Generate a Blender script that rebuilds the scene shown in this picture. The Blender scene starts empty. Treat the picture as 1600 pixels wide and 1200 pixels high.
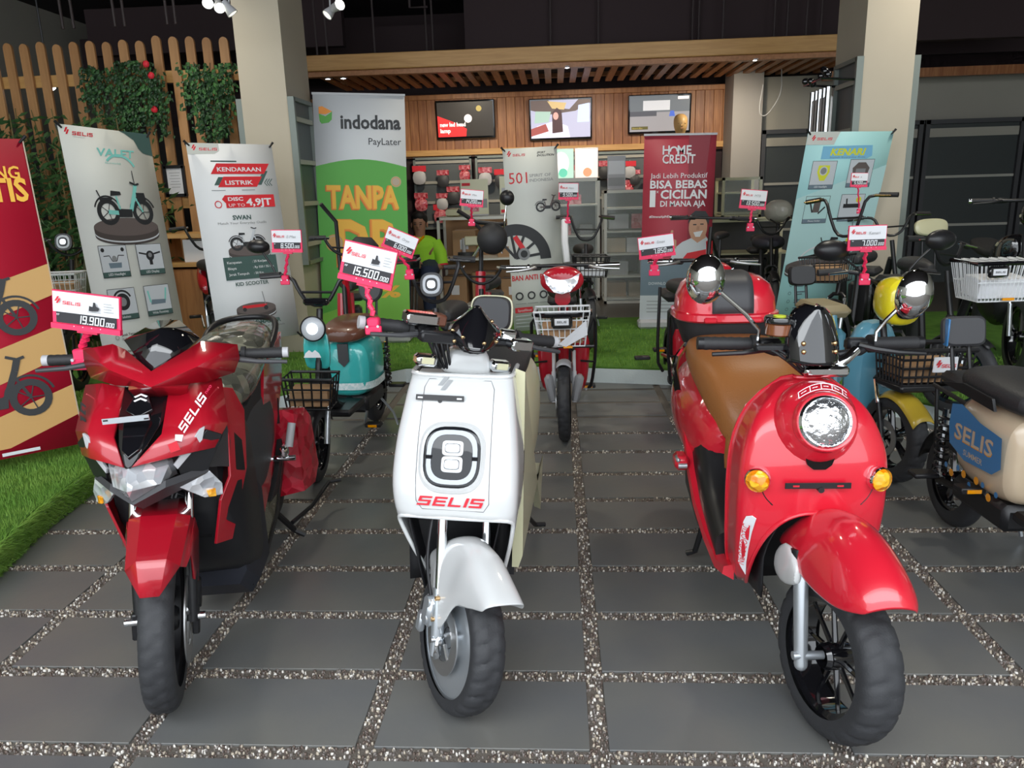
import bpy, bmesh, math, random
import numpy as np
from mathutils import Matrix, Vector, noise
random.seed(7)
R = math.radians
pi = math.pi
SC = bpy.context.scene
COL = SC.collection
# ------------------------------------------------------------------ camera, sky, sun, exposure
FPX, PITCH, ROLL, YAW, CAMH = 1190.1, 0.249875, -0.0294548, 0.0625165, 1.400
_F = Vector((-math.sin(YAW)*math.cos(PITCH), math.cos(YAW)*math.cos(PITCH), -math.sin(PITCH)))
_r = Vector((math.cos(YAW), math.sin(YAW), 0)); _u = _r.cross(_F)
_X = _r*math.cos(ROLL)+_u*math.sin(ROLL); _U = -_r*math.sin(ROLL)+_u*math.cos(ROLL)
cam = bpy.data.objects.new('camera', bpy.data.cameras.new('camera')); COL.objects.link(cam)
cam.matrix_world = Matrix(((_X.x, _U.x, -_F.x, 0), (_X.y, _U.y, -_F.y, 0), (_X.z, _U.z, -_F.z, CAMH), (0, 0, 0, 1)))
cam.data.sensor_width = 36; cam.data.lens = FPX/1600*36; cam.data.clip_end = 100
SC.camera = cam
def at(px, py, Y=None, Z=None):
    """world point seen at a photo pixel, on the upright plane y=Y or the level plane z=Z"""
    d = _F+_X*((px-800)/FPX)+_U*((600-py)/FPX)
    t = Y/d.y if Y is not None else (Z-CAMH)/d.z
    return Vector((0, 0, CAMH))+d*t
W = bpy.data.worlds.new('sky'); SC.world = W; W.use_nodes = True
_bg = W.node_tree.nodes['Background']
_bg.inputs[0].default_value = (0.88, 0.94, 1.0, 1); _bg.inputs[1].default_value = 2.1
SC.view_settings.view_transform = 'Standard'; SC.view_settings.look = 'None'
SC.view_settings.exposure = 0.32; SC.view_settings.gamma = 1.0; SC.view_settings.use_curve_mapping = False
def lamp(name, kind, loc, energy, color=(1, 1, 1), size=0.1, to=None, spot=None, label=None, cat=None, blend=.5):
    d = bpy.data.lights.new(name, kind); d.energy = energy; d.color = color
    if kind == 'AREA': d.shape = 'RECTANGLE'; d.size = size[0]; d.size_y = size[1]
    elif kind == 'SPOT': d.spot_size = spot; d.spot_blend = blend; d.shadow_soft_size = size
    elif kind == 'POINT': d.shadow_soft_size = size
    o = bpy.data.objects.new(name, d); COL.objects.link(o); o.location = loc
    if to is not None: o.rotation_euler = (Vector(to)-Vector(loc)).to_track_quat('-Z', 'Y').to_euler()
    return o
# the high, wide open shop front behind the camera and the lamps of the hall
lamp('skylight_front', 'AREA', (0, -.4, 3.7), 185, (.93, .97, 1), (9, 2.2), to=(0, 1.9, 0))
for _i, (lx, ly) in enumerate([(-1.6, 4.2), (1.5, 4.2), (-3.2, 5.6), (3.0, 5.6), (0, 6.6)]):
    lamp('hall_lamp', 'SPOT', (lx, ly, 3.45), 75, (1, .93, .78), .12, to=(lx*.8, ly+.3, 0), spot=R(120), blend=1)
for lx in (-1.2, .4, 2.0):
    lamp('counter_lamp', 'SPOT', (lx, 9.0, 2.6), 60, (1, .86, .66), .08, to=(lx, 10.2, 1.2), spot=R(130), blend=1)
# ------------------------------------------------------------------ materials
MATS = {}
def mat(name, col=(.5, .5, .5), rough=.5, metal=0., coat=0., emit=0., alpha=1., trans=0., ior=1.5, bump=None, var=None, spec=None):
    """bump=(scale, strength), var=(scale, other colour, amount)"""
    if name in MATS: return MATS[name]
    m = bpy.data.materials.new(name); m.use_nodes = True; nt = m.node_tree; b = nt.nodes['Principled BSDF']
    b.inputs['Base Color'].default_value = (*col, 1); b.inputs['Roughness'].default_value = rough
    b.inputs['Metallic'].default_value = metal; b.inputs['Coat Weight'].default_value = coat
    b.inputs['Coat Roughness'].default_value = .04
    b.inputs['Transmission Weight'].default_value = trans; b.inputs['IOR'].default_value = ior
    if spec is not None: b.inputs['Specular IOR Level'].default_value = spec
    if emit: b.inputs['Emission Color'].default_value = (*col, 1); b.inputs['Emission Strength'].default_value = emit
    b.inputs['Alpha'].default_value = alpha
    if var or bump:
        tc = nt.nodes.new('ShaderNodeTexCoord')
    if var:
        n = nt.nodes.new('ShaderNodeTexNoise'); n.inputs['Scale'].default_value = var[0]; n.inputs['Detail'].default_value = 5
        nt.links.new(tc.outputs['Object'], n.inputs['Vector'])
        mx = nt.nodes.new('ShaderNodeMix'); mx.data_type = 'RGBA'
        rp = nt.nodes.new('ShaderNodeMapRange'); rp.inputs['From Min'].default_value = .35; rp.inputs['From Max'].default_value = .65
        rp.inputs['To Max'].default_value = var[2]
        nt.links.new(n.outputs['Fac'], rp.inputs['Value']); nt.links.new(rp.outputs['Result'], mx.inputs['Factor'])
        mx.inputs['A'].default_value = (*col, 1); mx.inputs['B'].default_value = (*var[1], 1)
        nt.links.new(mx.outputs['Result'], b.inputs['Base Color'])
    if bump:
        n2 = nt.nodes.new('ShaderNodeTexNoise'); n2.inputs['Scale'].default_value = bump[0]; n2.inputs['Detail'].default_value = 3
        nt.links.new(tc.outputs['Object'], n2.inputs['Vector'])
        bp = nt.nodes.new('ShaderNodeBump'); bp.inputs['Strength'].default_value = bump[1]; bp.inputs['Distance'].default_value = .01
        nt.links.new(n2.outputs['Fac'], bp.inputs['Height']); nt.links.new(bp.outputs['Normal'], b.inputs['Normal'])
    MATS[name] = m
    return m
def wood(name, c1, c2, axis='z', rough=.45, scale=1.):
    m = bpy.data.materials.new(name); m.use_nodes = True; nt = m.node_tree; b = nt.nodes['Principled BSDF']
    tc = nt.nodes.new('ShaderNodeTexCoord'); mp = nt.nodes.new('ShaderNodeMapping')
    s = {'x': (1.2, 14, 14), 'y': (14, 1.2, 14), 'z': (14, 14, 1.2)}[axis]
    mp.inputs['Scale'].default_value = [k*scale for k in s]
    n = nt.nodes.new('ShaderNodeTexNoise'); n.inputs['Scale'].default_value = 2.2; n.inputs['Detail'].default_value = 6; n.inputs['Distortion'].default_value = .6
    nt.links.new(tc.outputs['Object'], mp.inputs['Vector']); nt.links.new(mp.outputs['Vector'], n.inputs['Vector'])
    oi = nt.nodes.new('ShaderNodeObjectInfo')
    cr = nt.nodes.new('ShaderNodeValToRGB'); cr.color_ramp.elements[0].color = (*c1, 1); cr.color_ramp.elements[1].color = (*c2, 1)
    cr.color_ramp.elements[0].position = .3; cr.color_ramp.elements[1].position = .72
    ad = nt.nodes.new('ShaderNodeMath'); ad.operation = 'MULTIPLY_ADD'; ad.inputs[1].default_value = .35
    sb = nt.nodes.new('ShaderNodeMath'); sb.operation = 'SUBTRACT'; sb.inputs[1].default_value = .17
    nt.links.new(oi.outputs['Random'], ad.inputs[0]); nt.links.new(n.outputs['Fac'], ad.inputs[2])
    nt.links.new(ad.outputs[0], sb.inputs[0]); nt.links.new(sb.outputs[0], cr.inputs['Fac'])
    nt.links.new(cr.outputs['Color'], b.inputs['Base Color']); b.inputs['Roughness'].default_value = rough
    MATS[name] = m; return m
def flake(name, c1, c2, scale, rough=.1, metal=.0, strength=.6, c3=None):
    """faceted reflector / crinkled film: cellular colour and relief"""
    m = bpy.data.materials.new(name); m.use_nodes = True; nt = m.node_tree; b = nt.nodes['Principled BSDF']
    tc = nt.nodes.new('ShaderNodeTexCoord'); v = nt.nodes.new('ShaderNodeTexVoronoi'); v.inputs['Scale'].default_value = scale
    nt.links.new(tc.outputs['Object'], v.inputs['Vector'])
    cr = nt.nodes.new('ShaderNodeValToRGB'); cr.color_ramp.elements[0].color = (*c1, 1); cr.color_ramp.elements[1].color = (*c2, 1)
    if c3: e = cr.color_ramp.elements.new(.5); e.color = (*c3, 1)
    sx = nt.nodes.new('ShaderNodeSeparateColor'); nt.links.new(v.outputs['Color'], sx.inputs[0]); nt.links.new(sx.outputs[0], cr.inputs['Fac'])
    nt.links.new(cr.outputs['Color'], b.inputs['Base Color'])
    bp = nt.nodes.new('ShaderNodeBump'); bp.inputs['Strength'].default_value = strength; bp.inputs['Distance'].default_value = .01
    nt.links.new(v.outputs['Distance'], bp.inputs['Height']); nt.links.new(bp.outputs['Normal'], b.inputs['Normal'])
    b.inputs['Roughness'].default_value = rough; b.inputs['Metallic'].default_value = metal; b.inputs['Coat Weight'].default_value = .6
    MATS[name] = m; return m
M = {}
M['red'] = mat('red_paint', (.46, .006, .020), .32, coat=1.)
M['red2'] = mat('bright_red_paint', (.68, .014, .034), .28, coat=1.)
M['white'] = mat('white_paint', (.70, .71, .71), .3, coat=1.)
M['cream'] = mat('cream_plastic', (.66, .64, .42), .4, coat=.4)
M['teal'] = mat('teal_paint', (.05, .50, .48), .3, coat=1.)
M['blue'] = mat('blue_paint', (.05, .22, .50), .35, coat=.8)
M['sky'] = mat('pale_blue_paint', (.13, .38, .52), .35, coat=.8)
M['yellow'] = mat('yellow_paint', (.85, .72, .02), .3, coat=1.)
M['ochre'] = mat('ochre_yellow_paint', (.62, .43, .04), .35, coat=.7)
M['beige'] = mat('beige_paint', (.66, .52, .36), .35, coat=.8)
M['black'] = mat('black_plastic', (.012, .012, .014), .38)
M['gloss'] = mat('gloss_black', (.008, .008, .010), .08, coat=1.)
M['matte'] = mat('matt_black_plastic', (.022, .022, .024), .6, bump=(300, .08))
M['dgrey'] = mat('dark_grey_plastic', (.05, .05, .055), .5)
M['grey'] = mat('grey_plastic', (.22, .22, .23), .5)
M['lgrey'] = mat('light_grey_plastic', (.5, .5, .52), .45)
M['rubber'] = mat('tyre_rubber', (.035, .036, .040), .62, bump=(220, .12))
M['chrome'] = mat('chrome', (.82, .84, .86), .06, metal=1.)
M['silver'] = mat('silver_alloy', (.62, .66, .70), .3, metal=.75)
M['steel'] = mat('brushed_steel', (.5, .5, .5), .35, metal=.9)
M['brass'] = mat('brass_bolt', (.75, .5, .25), .25, metal=1.)
M['orange'] = mat('amber_lens', (.95, .36, .0), .12, coat=1.)
M['orange2'] = flake('amber_reflector', (.85, .22, .0), (1., .58, .03), 60, .15)
M['lens'] = mat('headlight_reflector', (.86, .88, .92), .07, metal=.92, coat=1., bump=(34, .9), var=(18, (.5, .52, .56), .6))
M['lensw'] = flake('faceted_lamp_reflector', (.50, .52, .56), (.98, .98, 1.), 30, .10, .45, .8, (.80, .83, .88))
M['glass'] = mat('dark_glass', (.012, .013, .016), .06, coat=.3, spec=.4)
M['lit'] = mat('lit_lens', (.85, .93, 1.), .2, emit=1.2)
M['ring'] = mat('frosted_ring', (.55, .58, .62), .25)
M['saddle'] = mat('black_saddle_leather', (.03, .03, .032), .5, bump=(120, .15))
M['tan'] = mat('tan_seat_leather', (.33, .125, .035), .42, bump=(160, .12))
M['brown'] = mat('brown_seat_leather', (.13, .045, .025), .35, coat=.4)
M['film'] = flake('crinkled_film_seat', (.06, .06, .05), (.24, .235, .17), 16, .16, 0, .8, (.13, .13, .10))
M['filmk'] = mat('film_covered_panel', (.12, .115, .075), .25, coat=.7, bump=(9, .3))
M['carbon'] = mat('carbon_texture', (.035, .035, .037), .4, bump=(500, .5))
M['pink'] = mat('pink_sign_plastic', (.88, .03, .12), .4)
M['paper'] = mat('white_paper', (.82, .83, .86), .6)
M['ink'] = mat('black_ink', (.03, .03, .035), .6)
M['inkg'] = mat('grey_ink', (.35, .36, .37), .6)
M['inkr'] = mat('red_ink', (.72, .02, .04), .6)
M['digit'] = mat('white_digit', (.9, .92, .95), .6)
M['wire'] = mat('white_wire', (.78, .8, .82), .4)
M['skin'] = mat('skin', (.42, .21, .13), .55)
M['hair'] = mat('black_hair', (.012, .010, .010), .6)
M['lime'] = mat('lime_shirt', (.38, .78, .04), .8)
M['navy'] = mat('navy_trousers', (.02, .03, .07), .8)
M['card'] = mat('brown_cardboard', (.42, .25, .13), .8)
M['shelf'] = mat('white_shelf_frame', (.72, .72, .66), .45)
M['cloth'] = mat('grey_cloth', (.07, .07, .08), .9)
M['redpack'] = flake('red_packaging', (.45, .01, .03), (.75, .25, .28), 30, .25)
M['clear'] = mat('clear_glass', (.85, .95, .93), .03, alpha=.16)
M['smoke'] = mat('dark_acrylic', (.006, .006, .008), .05, coat=1., spec=.6)
# ------------------------------------------------------------------ mesh builder
def tab(x, pts):
    if x <= pts[0][0]: return pts[0][1]
    for (a, va), (b, vb) in zip(pts, pts[1:]):
        if x <= b:
            t = (x-a)/(b-a) if b > a else 0
            return va+(vb-va)*t
    return pts[-1][1]
def stab(x, pts):
    """smooth (Catmull-Rom) table"""
    n = len(pts)
    if x <= pts[0][0]: return pts[0][1]
    if x >= pts[-1][0]: return pts[-1][1]
    for i in range(n-1):
        a, va = pts[i]; b, vb = pts[i+1]
        if x <= b:
            h = b-a; t = (x-a)/h
            m0 = (vb-pts[i-1][1])/(b-pts[i-1][0]) if i > 0 else (vb-va)/h
            m1 = (pts[i+2][1]-va)/(pts[i+2][0]-a) if i < n-2 else (vb-va)/h
            return (2*t**3-3*t*t+1)*va+(t**3-2*t*t+t)*h*m0+(-2*t**3+3*t*t)*vb+(t**3-t*t)*h*m1
class MB:
    base = None
    def __init__(s, T=None): s.v = []; s.f = []; s.m = []; s.T = MB.base if T is None else T; s.mi = 0; s.L = Matrix()
    def add(s, vs, fs, m=None):
        k = len(s.v); L = s.L
        s.v += [tuple(L @ Vector(p)) for p in vs]; s.f += [tuple(i+k for i in f) for f in fs]
        s.m += [s.mi if m is None else m]*len(fs); return s
    def box(s, c, d, r=0, rz=0, rx=0, ry=0, b=0, m=None):
        x, y, z = d[0]/2, d[1]/2, d[2]/2
        Mx = Matrix.Translation(c) @ Matrix.Rotation(rz, 4, 'Z') @ Matrix.Rotation(ry, 4, 'Y') @ Matrix.Rotation(rx, 4, 'X')
        if b > 0:
            b = min(b, x*.95, y*.95, z*.95)
            vs = []
            for zz, ins in ((-z, b), (-z+b, 0), (z-b, 0), (z, b)):
                for sx, sy in ((-1, -1), (1, -1), (1, 1), (-1, 1)):
                    X, Y = sx*(x-ins), sy*(y-ins)
                    if sx*sy > 0: vs += [(X, Y-sy*(b if not ins else 0), zz), (X-sx*(b if not ins else 0), Y, zz)]
                    else: vs += [(X-sx*(b if not ins else 0), Y, zz), (X, Y-sy*(b if not ins else 0), zz)]
            fs = []
            for k in range(3):
                for i in range(8): j = (i+1) % 8; fs.append((k*8+i, k*8+j, k*8+8+j, k*8+8+i))
            fs += [tuple(range(8)), tuple(range(24, 32))]
            # corner order fix: build by angle
            for k in range(4):
                seg = vs[k*8:k*8+8]; seg.sort(key=lambda p: math.atan2(p[1]/y, p[0]/x)); vs[k*8:k*8+8] = seg
        else:
            vs = [(-x, -y, -z), (x, -y, -z), (x, y, -z), (-x, y, -z), (-x, -y, z), (x, -y, z), (x, y, z), (-x, y, z)]
            fs = [(0, 3, 2, 1), (4, 5, 6, 7), (0, 1, 5, 4), (1, 2, 6, 5), (2, 3, 7, 6), (3, 0, 4, 7)]
        return s.add([Mx @ Vector(p) for p in vs], fs, m)
    def tube(s, pts, r, n=8, closed=False, caps=True, m=None, smooth=0):
        pts = [Vector(p) for p in pts]
        if smooth and not isinstance(r, (list, tuple)):
            for _ in range(smooth):
                q = [] if closed else [pts[0]]
                N = len(pts)
                for i in range(N if closed else N-1):
                    a, b = pts[i], pts[(i+1) % N]; q += [a*.75+b*.25, a*.25+b*.75]
                if not closed: q.append(pts[-1])
                pts = q
        N = len(pts); rs = r if isinstance(r, (list, tuple)) else [r]*N
        vs, fs = [], []; prev = None
        for i, p in enumerate(pts):
            if closed: t = pts[(i+1) % N]-pts[i-1]
            else: t = pts[min(i+1, N-1)]-pts[max(i-1, 0)]
            t = t.normalized() if t.length > 1e-9 else Vector((0, 0, 1))
            if prev is None:
                a = Vector((0, 0, 1)) if abs(t.z) < .9 else Vector((1, 0, 0))
                prev = t.cross(a).normalized()
            e = (prev-t*prev.dot(t)); e = e.normalized() if e.length > 1e-6 else t.orthogonal().normalized(); prev = e; g = t.cross(e)
            for k in range(n):
                A = 2*pi*k/n; vs.append(p+(e*math.cos(A)+g*math.sin(A))*rs[i])
        for i in range(N if closed else N-1):
            j = (i+1) % N
            for k in range(n): l = (k+1) % n; fs.append((i*n+k, i*n+l, j*n+l, j*n+k))
        if caps and not closed: fs += [tuple(reversed(range(n))), tuple(range((N-1)*n, N*n))]
        return s.add(vs, fs, m)
    def cyl(s, a, b, r, n=16, r2=None, m=None): return s.tube([a, b], [r, r if r2 is None else r2], n, m=m)
    def lathe(s, prof, M4=None, n=24, m=None, arc=None):
        """prof: (radius, height) about local z of M4"""
        M4 = M4 or Matrix(); vs, fs = [], []
        for r_, h in prof:
            for k in range(n): A = 2*pi*k/n; vs.append(M4 @ Vector((r_*math.cos(A), r_*math.sin(A), h)))
        for i in range(len(prof)-1):
            for k in range(n): l = (k+1) % n; fs.append((i*n+k, i*n+l, (i+1)*n+l, (i+1)*n+k))
        ring_ = prof[0] == prof[-1]
        if prof[0][0] > 1e-6 and not ring_: fs.append(tuple(reversed(range(n))))
        if prof[-1][0] > 1e-6 and not ring_: fs.append(tuple(range((len(prof)-1)*n, len(prof)*n)))
        return s.add(vs, fs, m)
    def loft(s, rings, caps=True, m=None, closed=True, loop=False):
        n = len(rings[0]); vs = [p for r_ in rings for p in r_]; fs = []
        K = len(rings)
        for i in range(K if loop else K-1):
            j = (i+1) % K
            for k in range(n if closed else n-1): l = (k+1) % n; fs.append((i*n+k, i*n+l, j*n+l, j*n+k))
        if caps and closed and not loop: fs += [tuple(reversed(range(n))), tuple(range((K-1)*n, K*n))]
        return s.add(vs, fs, m)
    def sph(s, c, r, nu=20, nv=12, m=None, rot=None):
        r = r if isinstance(r, (list, tuple)) else (r, r, r); Q = Matrix.Translation(c) @ (rot or Matrix())
        rings = []
        for j in range(1, nv):
            B = pi*j/nv
            rings.append([Q @ Vector((r[0]*math.sin(B)*math.cos(2*pi*i/nu), r[1]*math.sin(B)*math.sin(2*pi*i/nu), r[2]*math.cos(B))) for i in range(nu)])
        return s.loft(rings, m=m)
    def prism(s, poly, y0, y1, axis='y', m=None):
        """poly of (a,b) extruded along axis from y0 to y1: axis y -> (a,y,b); x -> (x,a,b); z -> (a,b,z)"""
        f = {'y': lambda a, b, t: (a, t, b), 'x': lambda a, b, t: (t, a, b), 'z': lambda a, b, t: (a, b, t)}[axis]
        n = len(poly); vs = [f(a, b, y0) for a, b in poly]+[f(a, b, y1) for a, b in poly]
        fs = [tuple(range(n)), tuple(reversed(range(n, 2*n)))]+[(i, (i+1) % n, n+(i+1) % n, n+i) for i in range(n)]
        return s.add(vs, fs, m)
    def plate(s, pts, thick=.004, m=None, d=None):
        """flat or bent polygon with thickness along its own normal (or d)"""
        P_ = [Vector(p) for p in pts]; n = len(P_)
        if d is None:
            nn = Vector((0, 0, 0)); c = sum(P_, Vector())/n
            for i in range(n): nn += (P_[i]-c).cross(P_[(i+1) % n]-c)
            d = nn.normalized()*thick
        else: d = Vector(d)
        vs = [p+d*.5 for p in P_]+[p-d*.5 for p in P_]
        fs = [tuple(range(n)), tuple(reversed(range(n, 2*n)))]+[(i, n+i, n+(i+1) % n, (i+1) % n) for i in range(n)]
        return s.add(vs, fs, m)
    def grid(s, fn, us, vs_, keep=None, m=None):
        nu, nv = len(us), len(vs_); pts = [fn(u, v) for v in vs_ for u in us]; fs = []
        for j in range(nv-1):
            for i in range(nu-1):
                if keep is None or keep((us[i]+us[i+1])/2, (vs_[j]+vs_[j+1])/2): fs.append((j*nu+i, j*nu+i+1, (j+1)*nu+i+1, (j+1)*nu+i))
        return s.add(pts, fs, m)
    def build(s, name, mats, parent=None, sub=0, solid=0, bev=0, ang=38, flat=False, norm=True, off=-1, dbl=False):
        me = bpy.data.meshes.new(name)
        me.from_pydata(s.v if s.T is None else [tuple(s.T @ Vector(p)) for p in s.v], [], s.f)
        for mt in (mats if isinstance(mats, (list, tuple)) else [mats]): me.materials.append(mt)
        if len(me.materials) > 1: me.polygons.foreach_set('material_index', s.m)
        if norm or dbl:
            b = bmesh.new(); b.from_mesh(me)
            if dbl: bmesh.ops.remove_doubles(b, verts=b.verts, dist=.0004)
            if norm: bmesh.ops.recalc_face_normals(b, faces=b.faces)
            b.to_mesh(me); b.free()
        if not flat:
            me.shade_smooth()
            if ang: me.set_sharp_from_angle(angle=R(ang))
        o = bpy.data.objects.new(name, me); COL.objects.link(o)
        if parent is not None: o.parent = parent
        if solid:
            md = o.modifiers.new('solid', 'SOLIDIFY'); md.thickness = solid; md.offset = off
        if bev:
            md = o.modifiers.new('bevel', 'BEVEL'); md.width = bev; md.segments = 2; md.limit_method = 'ANGLE'; md.angle_limit = R(30)
        if sub:
            md = o.modifiers.new('sub', 'SUBSURF'); md.levels = md.render_levels = sub
        return o
def lin(a, b, n): return [a+(b-a)*i/(n-1) for i in range(n)]
def ell(cx, cy, cz, rx, rz, n=20, e=2.5, bottom=1.):
    """superellipse ring in the x-z plane at y=cy"""
    out = []
    for k in range(n):
        A = 2*pi*k/n; c, s_ = math.cos(A), math.sin(A)
        z = math.copysign(abs(s_)**(2/e), s_)*rz
        out.append((cx+math.copysign(abs(c)**(2/e), c)*rx, cy, cz+(z if z > 0 else z*bottom)))
    return out
def frame(o, x=(1, 0, 0), up=(0, 0, 1)):
    """matrix: local x right, local z up, local y into the surface"""
    x = Vector(x).normalized(); up = Vector(up); up = (up-x*up.dot(x)).normalized(); y = up.cross(x)
    return Matrix(((x.x, y.x, up.x, o[0]), (x.y, y.y, up.y, o[1]), (x.z, y.z, up.z, o[2]), (0, 0, 0, 1)))
def zto(o, d):
    """matrix with local z along d"""
    return Matrix.Translation(o) @ Vector(d).to_track_quat('Z', 'Y').to_matrix().to_4x4()
def thing(name, label, cat, loc=(0, 0, 0), rz=0, ry=0, group=None):
    o = bpy.data.objects.new(name, None); COL.objects.link(o); o.empty_display_size = .05
    o.location = loc; o.rotation_euler = (0, ry, rz); o['label'] = label; o['category'] = cat
    if group: o['group'] = group
    return o
def tag(o, label, cat, group=None):
    o['label'] = label; o['category'] = cat
    if group: o['group'] = group
    return o
def struct(o): o['kind'] = 'structure'; return o
def stuff(o, label=None, cat=None):
    o['kind'] = 'stuff'
    if label: o['label'] = label
    if cat: o['category'] = cat
    return o
# ------------------------------------------------------------------ lettering and print
_TX = {}
def textmesh(s_, bold=0., spacing=1.):
    k = (s_, bold, spacing)
    if k not in _TX:
        cu = bpy.data.curves.new('t', 'FONT'); cu.body = s_; cu.size = 1; cu.offset = bold; cu.space_character = spacing
        cu.resolution_u = 2; cu.fill_mode = 'FRONT'
        ob = bpy.data.objects.new('t', cu); me = bpy.data.meshes.new_from_object(ob)
        vs = [(v.co.x, v.co.y) for v in me.vertices]; fs = [tuple(p.vertices) for p in me.polygons]
        bpy.data.objects.remove(ob); bpy.data.curves.remove(cu); bpy.data.meshes.remove(me)
        _TX[k] = (vs, fs)
    return _TX[k]
SELIS = {  # wide slanted block capitals, unit height
 'S': [[(0, 0), (1, 0), (1, .6), (.22, .6), (.22, .8), (1, .8), (1, 1), (0, 1), (0, .42), (.78, .42), (.78, .2), (0, .2)]],
 'E': [[(0, 0), (1, 0), (1, .2), (.22, .2), (.22, .4), (.95, .4), (.95, .6), (.22, .6), (.22, .8), (1, .8), (1, 1), (0, 1)]],
 'L': [[(0, 0), (1, 0), (1, .2), (.22, .2), (.22, 1), (0, 1)]],
 'I': [[(0, 0), (.24, 0), (.24, 1), (0, 1)]]}
SEG = {'0': 'abcdef', '1': 'bc', '2': 'abged', '3': 'abgcd', '4': 'fgbc', '5': 'afgcd', '6': 'afgcde', '7': 'abc', '8': 'abcdefg', '9': 'abcdfg'}
class Print:
    """flat print on a plane: coordinates (a right, b up) in metres of matrix frame F; each layer a hair proud of the last"""
    def __init__(s, F, mats): s.mb = MB(); s.F = F; s.mats = mats; s.k = 1; s.names = [m.name for m in mats]; s.wf = None
    def mi(s, m):
        if m not in s.mats: s.mats.append(m)
        return s.mats.index(m)
    def put(s, vs, fs, m, lift=None):
        h = -(.0004*s.k if lift is None else lift); s.k += .2
        s.mb.add([s.F @ Vector((a, h+(s.wf(a, b) if s.wf else 0), b)) for a, b in vs], fs, s.mi(m))
    def poly(s, pts, m): s.put(pts, [tuple(range(len(pts)))], m)
    def rect(s, a, b, w, h, m, sh=0): s.poly([(a, b), (a+w, b), (a+w+sh, b+h), (a+sh, b+h)], m)
    def disc(s, a, b, r, m, n=28, ry=None): s.poly([(a+r*math.cos(2*pi*i/n), b+(ry or r)*math.sin(2*pi*i/n)) for i in range(n)], m)
    def ring(s, a, b, r, w, m, n=28, a0=0, a1=2*pi, ry=1.):
        vs = []; fs = []
        for i in range(n+1):
            A = a0+(a1-a0)*i/n; c, q = math.cos(A), math.sin(A)
            vs += [(a+(r-w/2)*c, b+(r-w/2)*q*ry), (a+(r+w/2)*c, b+(r+w/2)*q*ry)]
            if i: fs.append((2*i-2, 2*i-1, 2*i+1, 2*i))
        s.put(vs, fs, m)
    def line(s, p, q, w, m):
        dx, dy = q[0]-p[0], q[1]-p[1]; l = math.hypot(dx, dy) or 1; nx, ny = -dy/l*w/2, dx/l*w/2
        s.poly([(p[0]+nx, p[1]+ny), (q[0]+nx, q[1]+ny), (q[0]-nx, q[1]-ny), (p[0]-nx, p[1]-ny)], m)
    def pline(s, pts, w, m):
        for p, q in zip(pts, pts[1:]): s.line(p, q, w, m)
    def text(s, t, a, b, size, m, wide=1., bold=0., slant=0., align='l', width=None, rot=0., spacing=1.):
        vs, fs = textmesh(t, bold, spacing)
        if not vs: return
        x0, x1 = min(v[0] for v in vs), max(v[0] for v in vs)
        if width: wide = width/((x1-x0)*size)
        k = {'l': 0, 'c': .5, 'r': 1}[align]; c, q = math.cos(rot), math.sin(rot); out = []
        for x, y in vs:
            X = (x-x0-(x1-x0)*k)*size*wide+slant*y*size; Y = y*size
            out.append((a+X*c-Y*q, b+X*q+Y*c))
        s.put(out, fs, m)
    def selis(s, a, b, w, h, m, slant=.35, align='l'):
        word = 'SELIS'; adv = {'I': .42}
        tot = sum(adv.get(ch, 1.22) for ch in word)-.22; u = w/tot; x = a-(w/2 if align == 'c' else 0)
        for ch in word:
            for pl in SELIS[ch]: s.poly([(x+p*u+slant*q*h-slant*h/2, b+q*h) for p, q in pl], m)
            x += adv.get(ch, 1.22)*u
    def slashes(s, a, b, h, m):
        q = h*.75; w = q*.42
        for ox, oy in ((0, q*.22), (q*.28, -q*.22)): s.poly([(a+ox, b+oy), (a+ox+w, b+oy), (a+ox+w+q*.62, b+oy+q), (a+ox+q*.62, b+oy+q)], m)
    def digits(s, t, a, b, h, m, small=0):
        x = a
        for i, ch in enumerate(t):
            hh = h*.55 if (small and i >= len(t)-small) else h; w = hh*.52; g = hh*.13
            if ch == '.': s.rect(x-g*.2, b, g, g, m); x += g*1.6; continue
            S = {'a': (0, hh-g, w, g), 'd': (0, 0, w, g), 'g': (0, hh/2-g/2, w, g), 'f': (0, hh/2, g, hh/2), 'e': (0, 0, g, hh/2), 'b': (w-g, hh/2, g, hh/2), 'c': (w-g, 0, g, hh/2)}
            for sg in SEG[ch]: q = S[sg]; s.rect(x+q[0]+.12*q[1], b+q[1], q[2], q[3], m, sh=.12*q[3])
            x += w*1.28
    def build(s, name, parent): return s.mb.build(name, s.mats, parent, flat=True, norm=False)
# ================================================================== THE HALL
M['tile'] = mat('slate_tile', (.135, .14, .145), .33, bump=(30, .05), var=(2.2, (.175, .172, .155), .8))
M['grout'] = mat('washed_mortar', (.15, .13, .11), .8, bump=(260, .5))
M['turf'] = mat('artificial_turf', (.09, .25, .025), .85, bump=(300, 1.), var=(9, (.15, .34, .04), .8))
M['blade'] = mat('grass_blade', (.16, .34, .045), .7, var=(5, (.25, .42, .07), .9))
M['foam'] = mat('white_edge_foam', (.74, .83, .82), .7, bump=(60, .3))
M['wallgrey'] = mat('grey_plaster', (.36, .34, .29), .85, var=(1.2, (.31, .295, .25), .5))
M['col'] = mat('cream_plaster', (.54, .48, .38), .75, var=(1.5, (.48, .42, .33), .6))
M['ceil'] = mat('dark_ceiling_paint', (.014, .009, .010), .85)
M['bulk'] = mat('plum_bulkhead_paint', (.036, .020, .022), .8)
M['pipe'] = mat('dark_conduit_paint', (.05, .035, .035), .6)
wood('pine', (.42, .20, .075), (.58, .30, .12), 'z'); M['pine'] = MATS['pine']
wood('pine_x', (.55, .29, .09), (.70, .40, .14), 'x'); M['pinex'] = MATS['pine_x']
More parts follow.
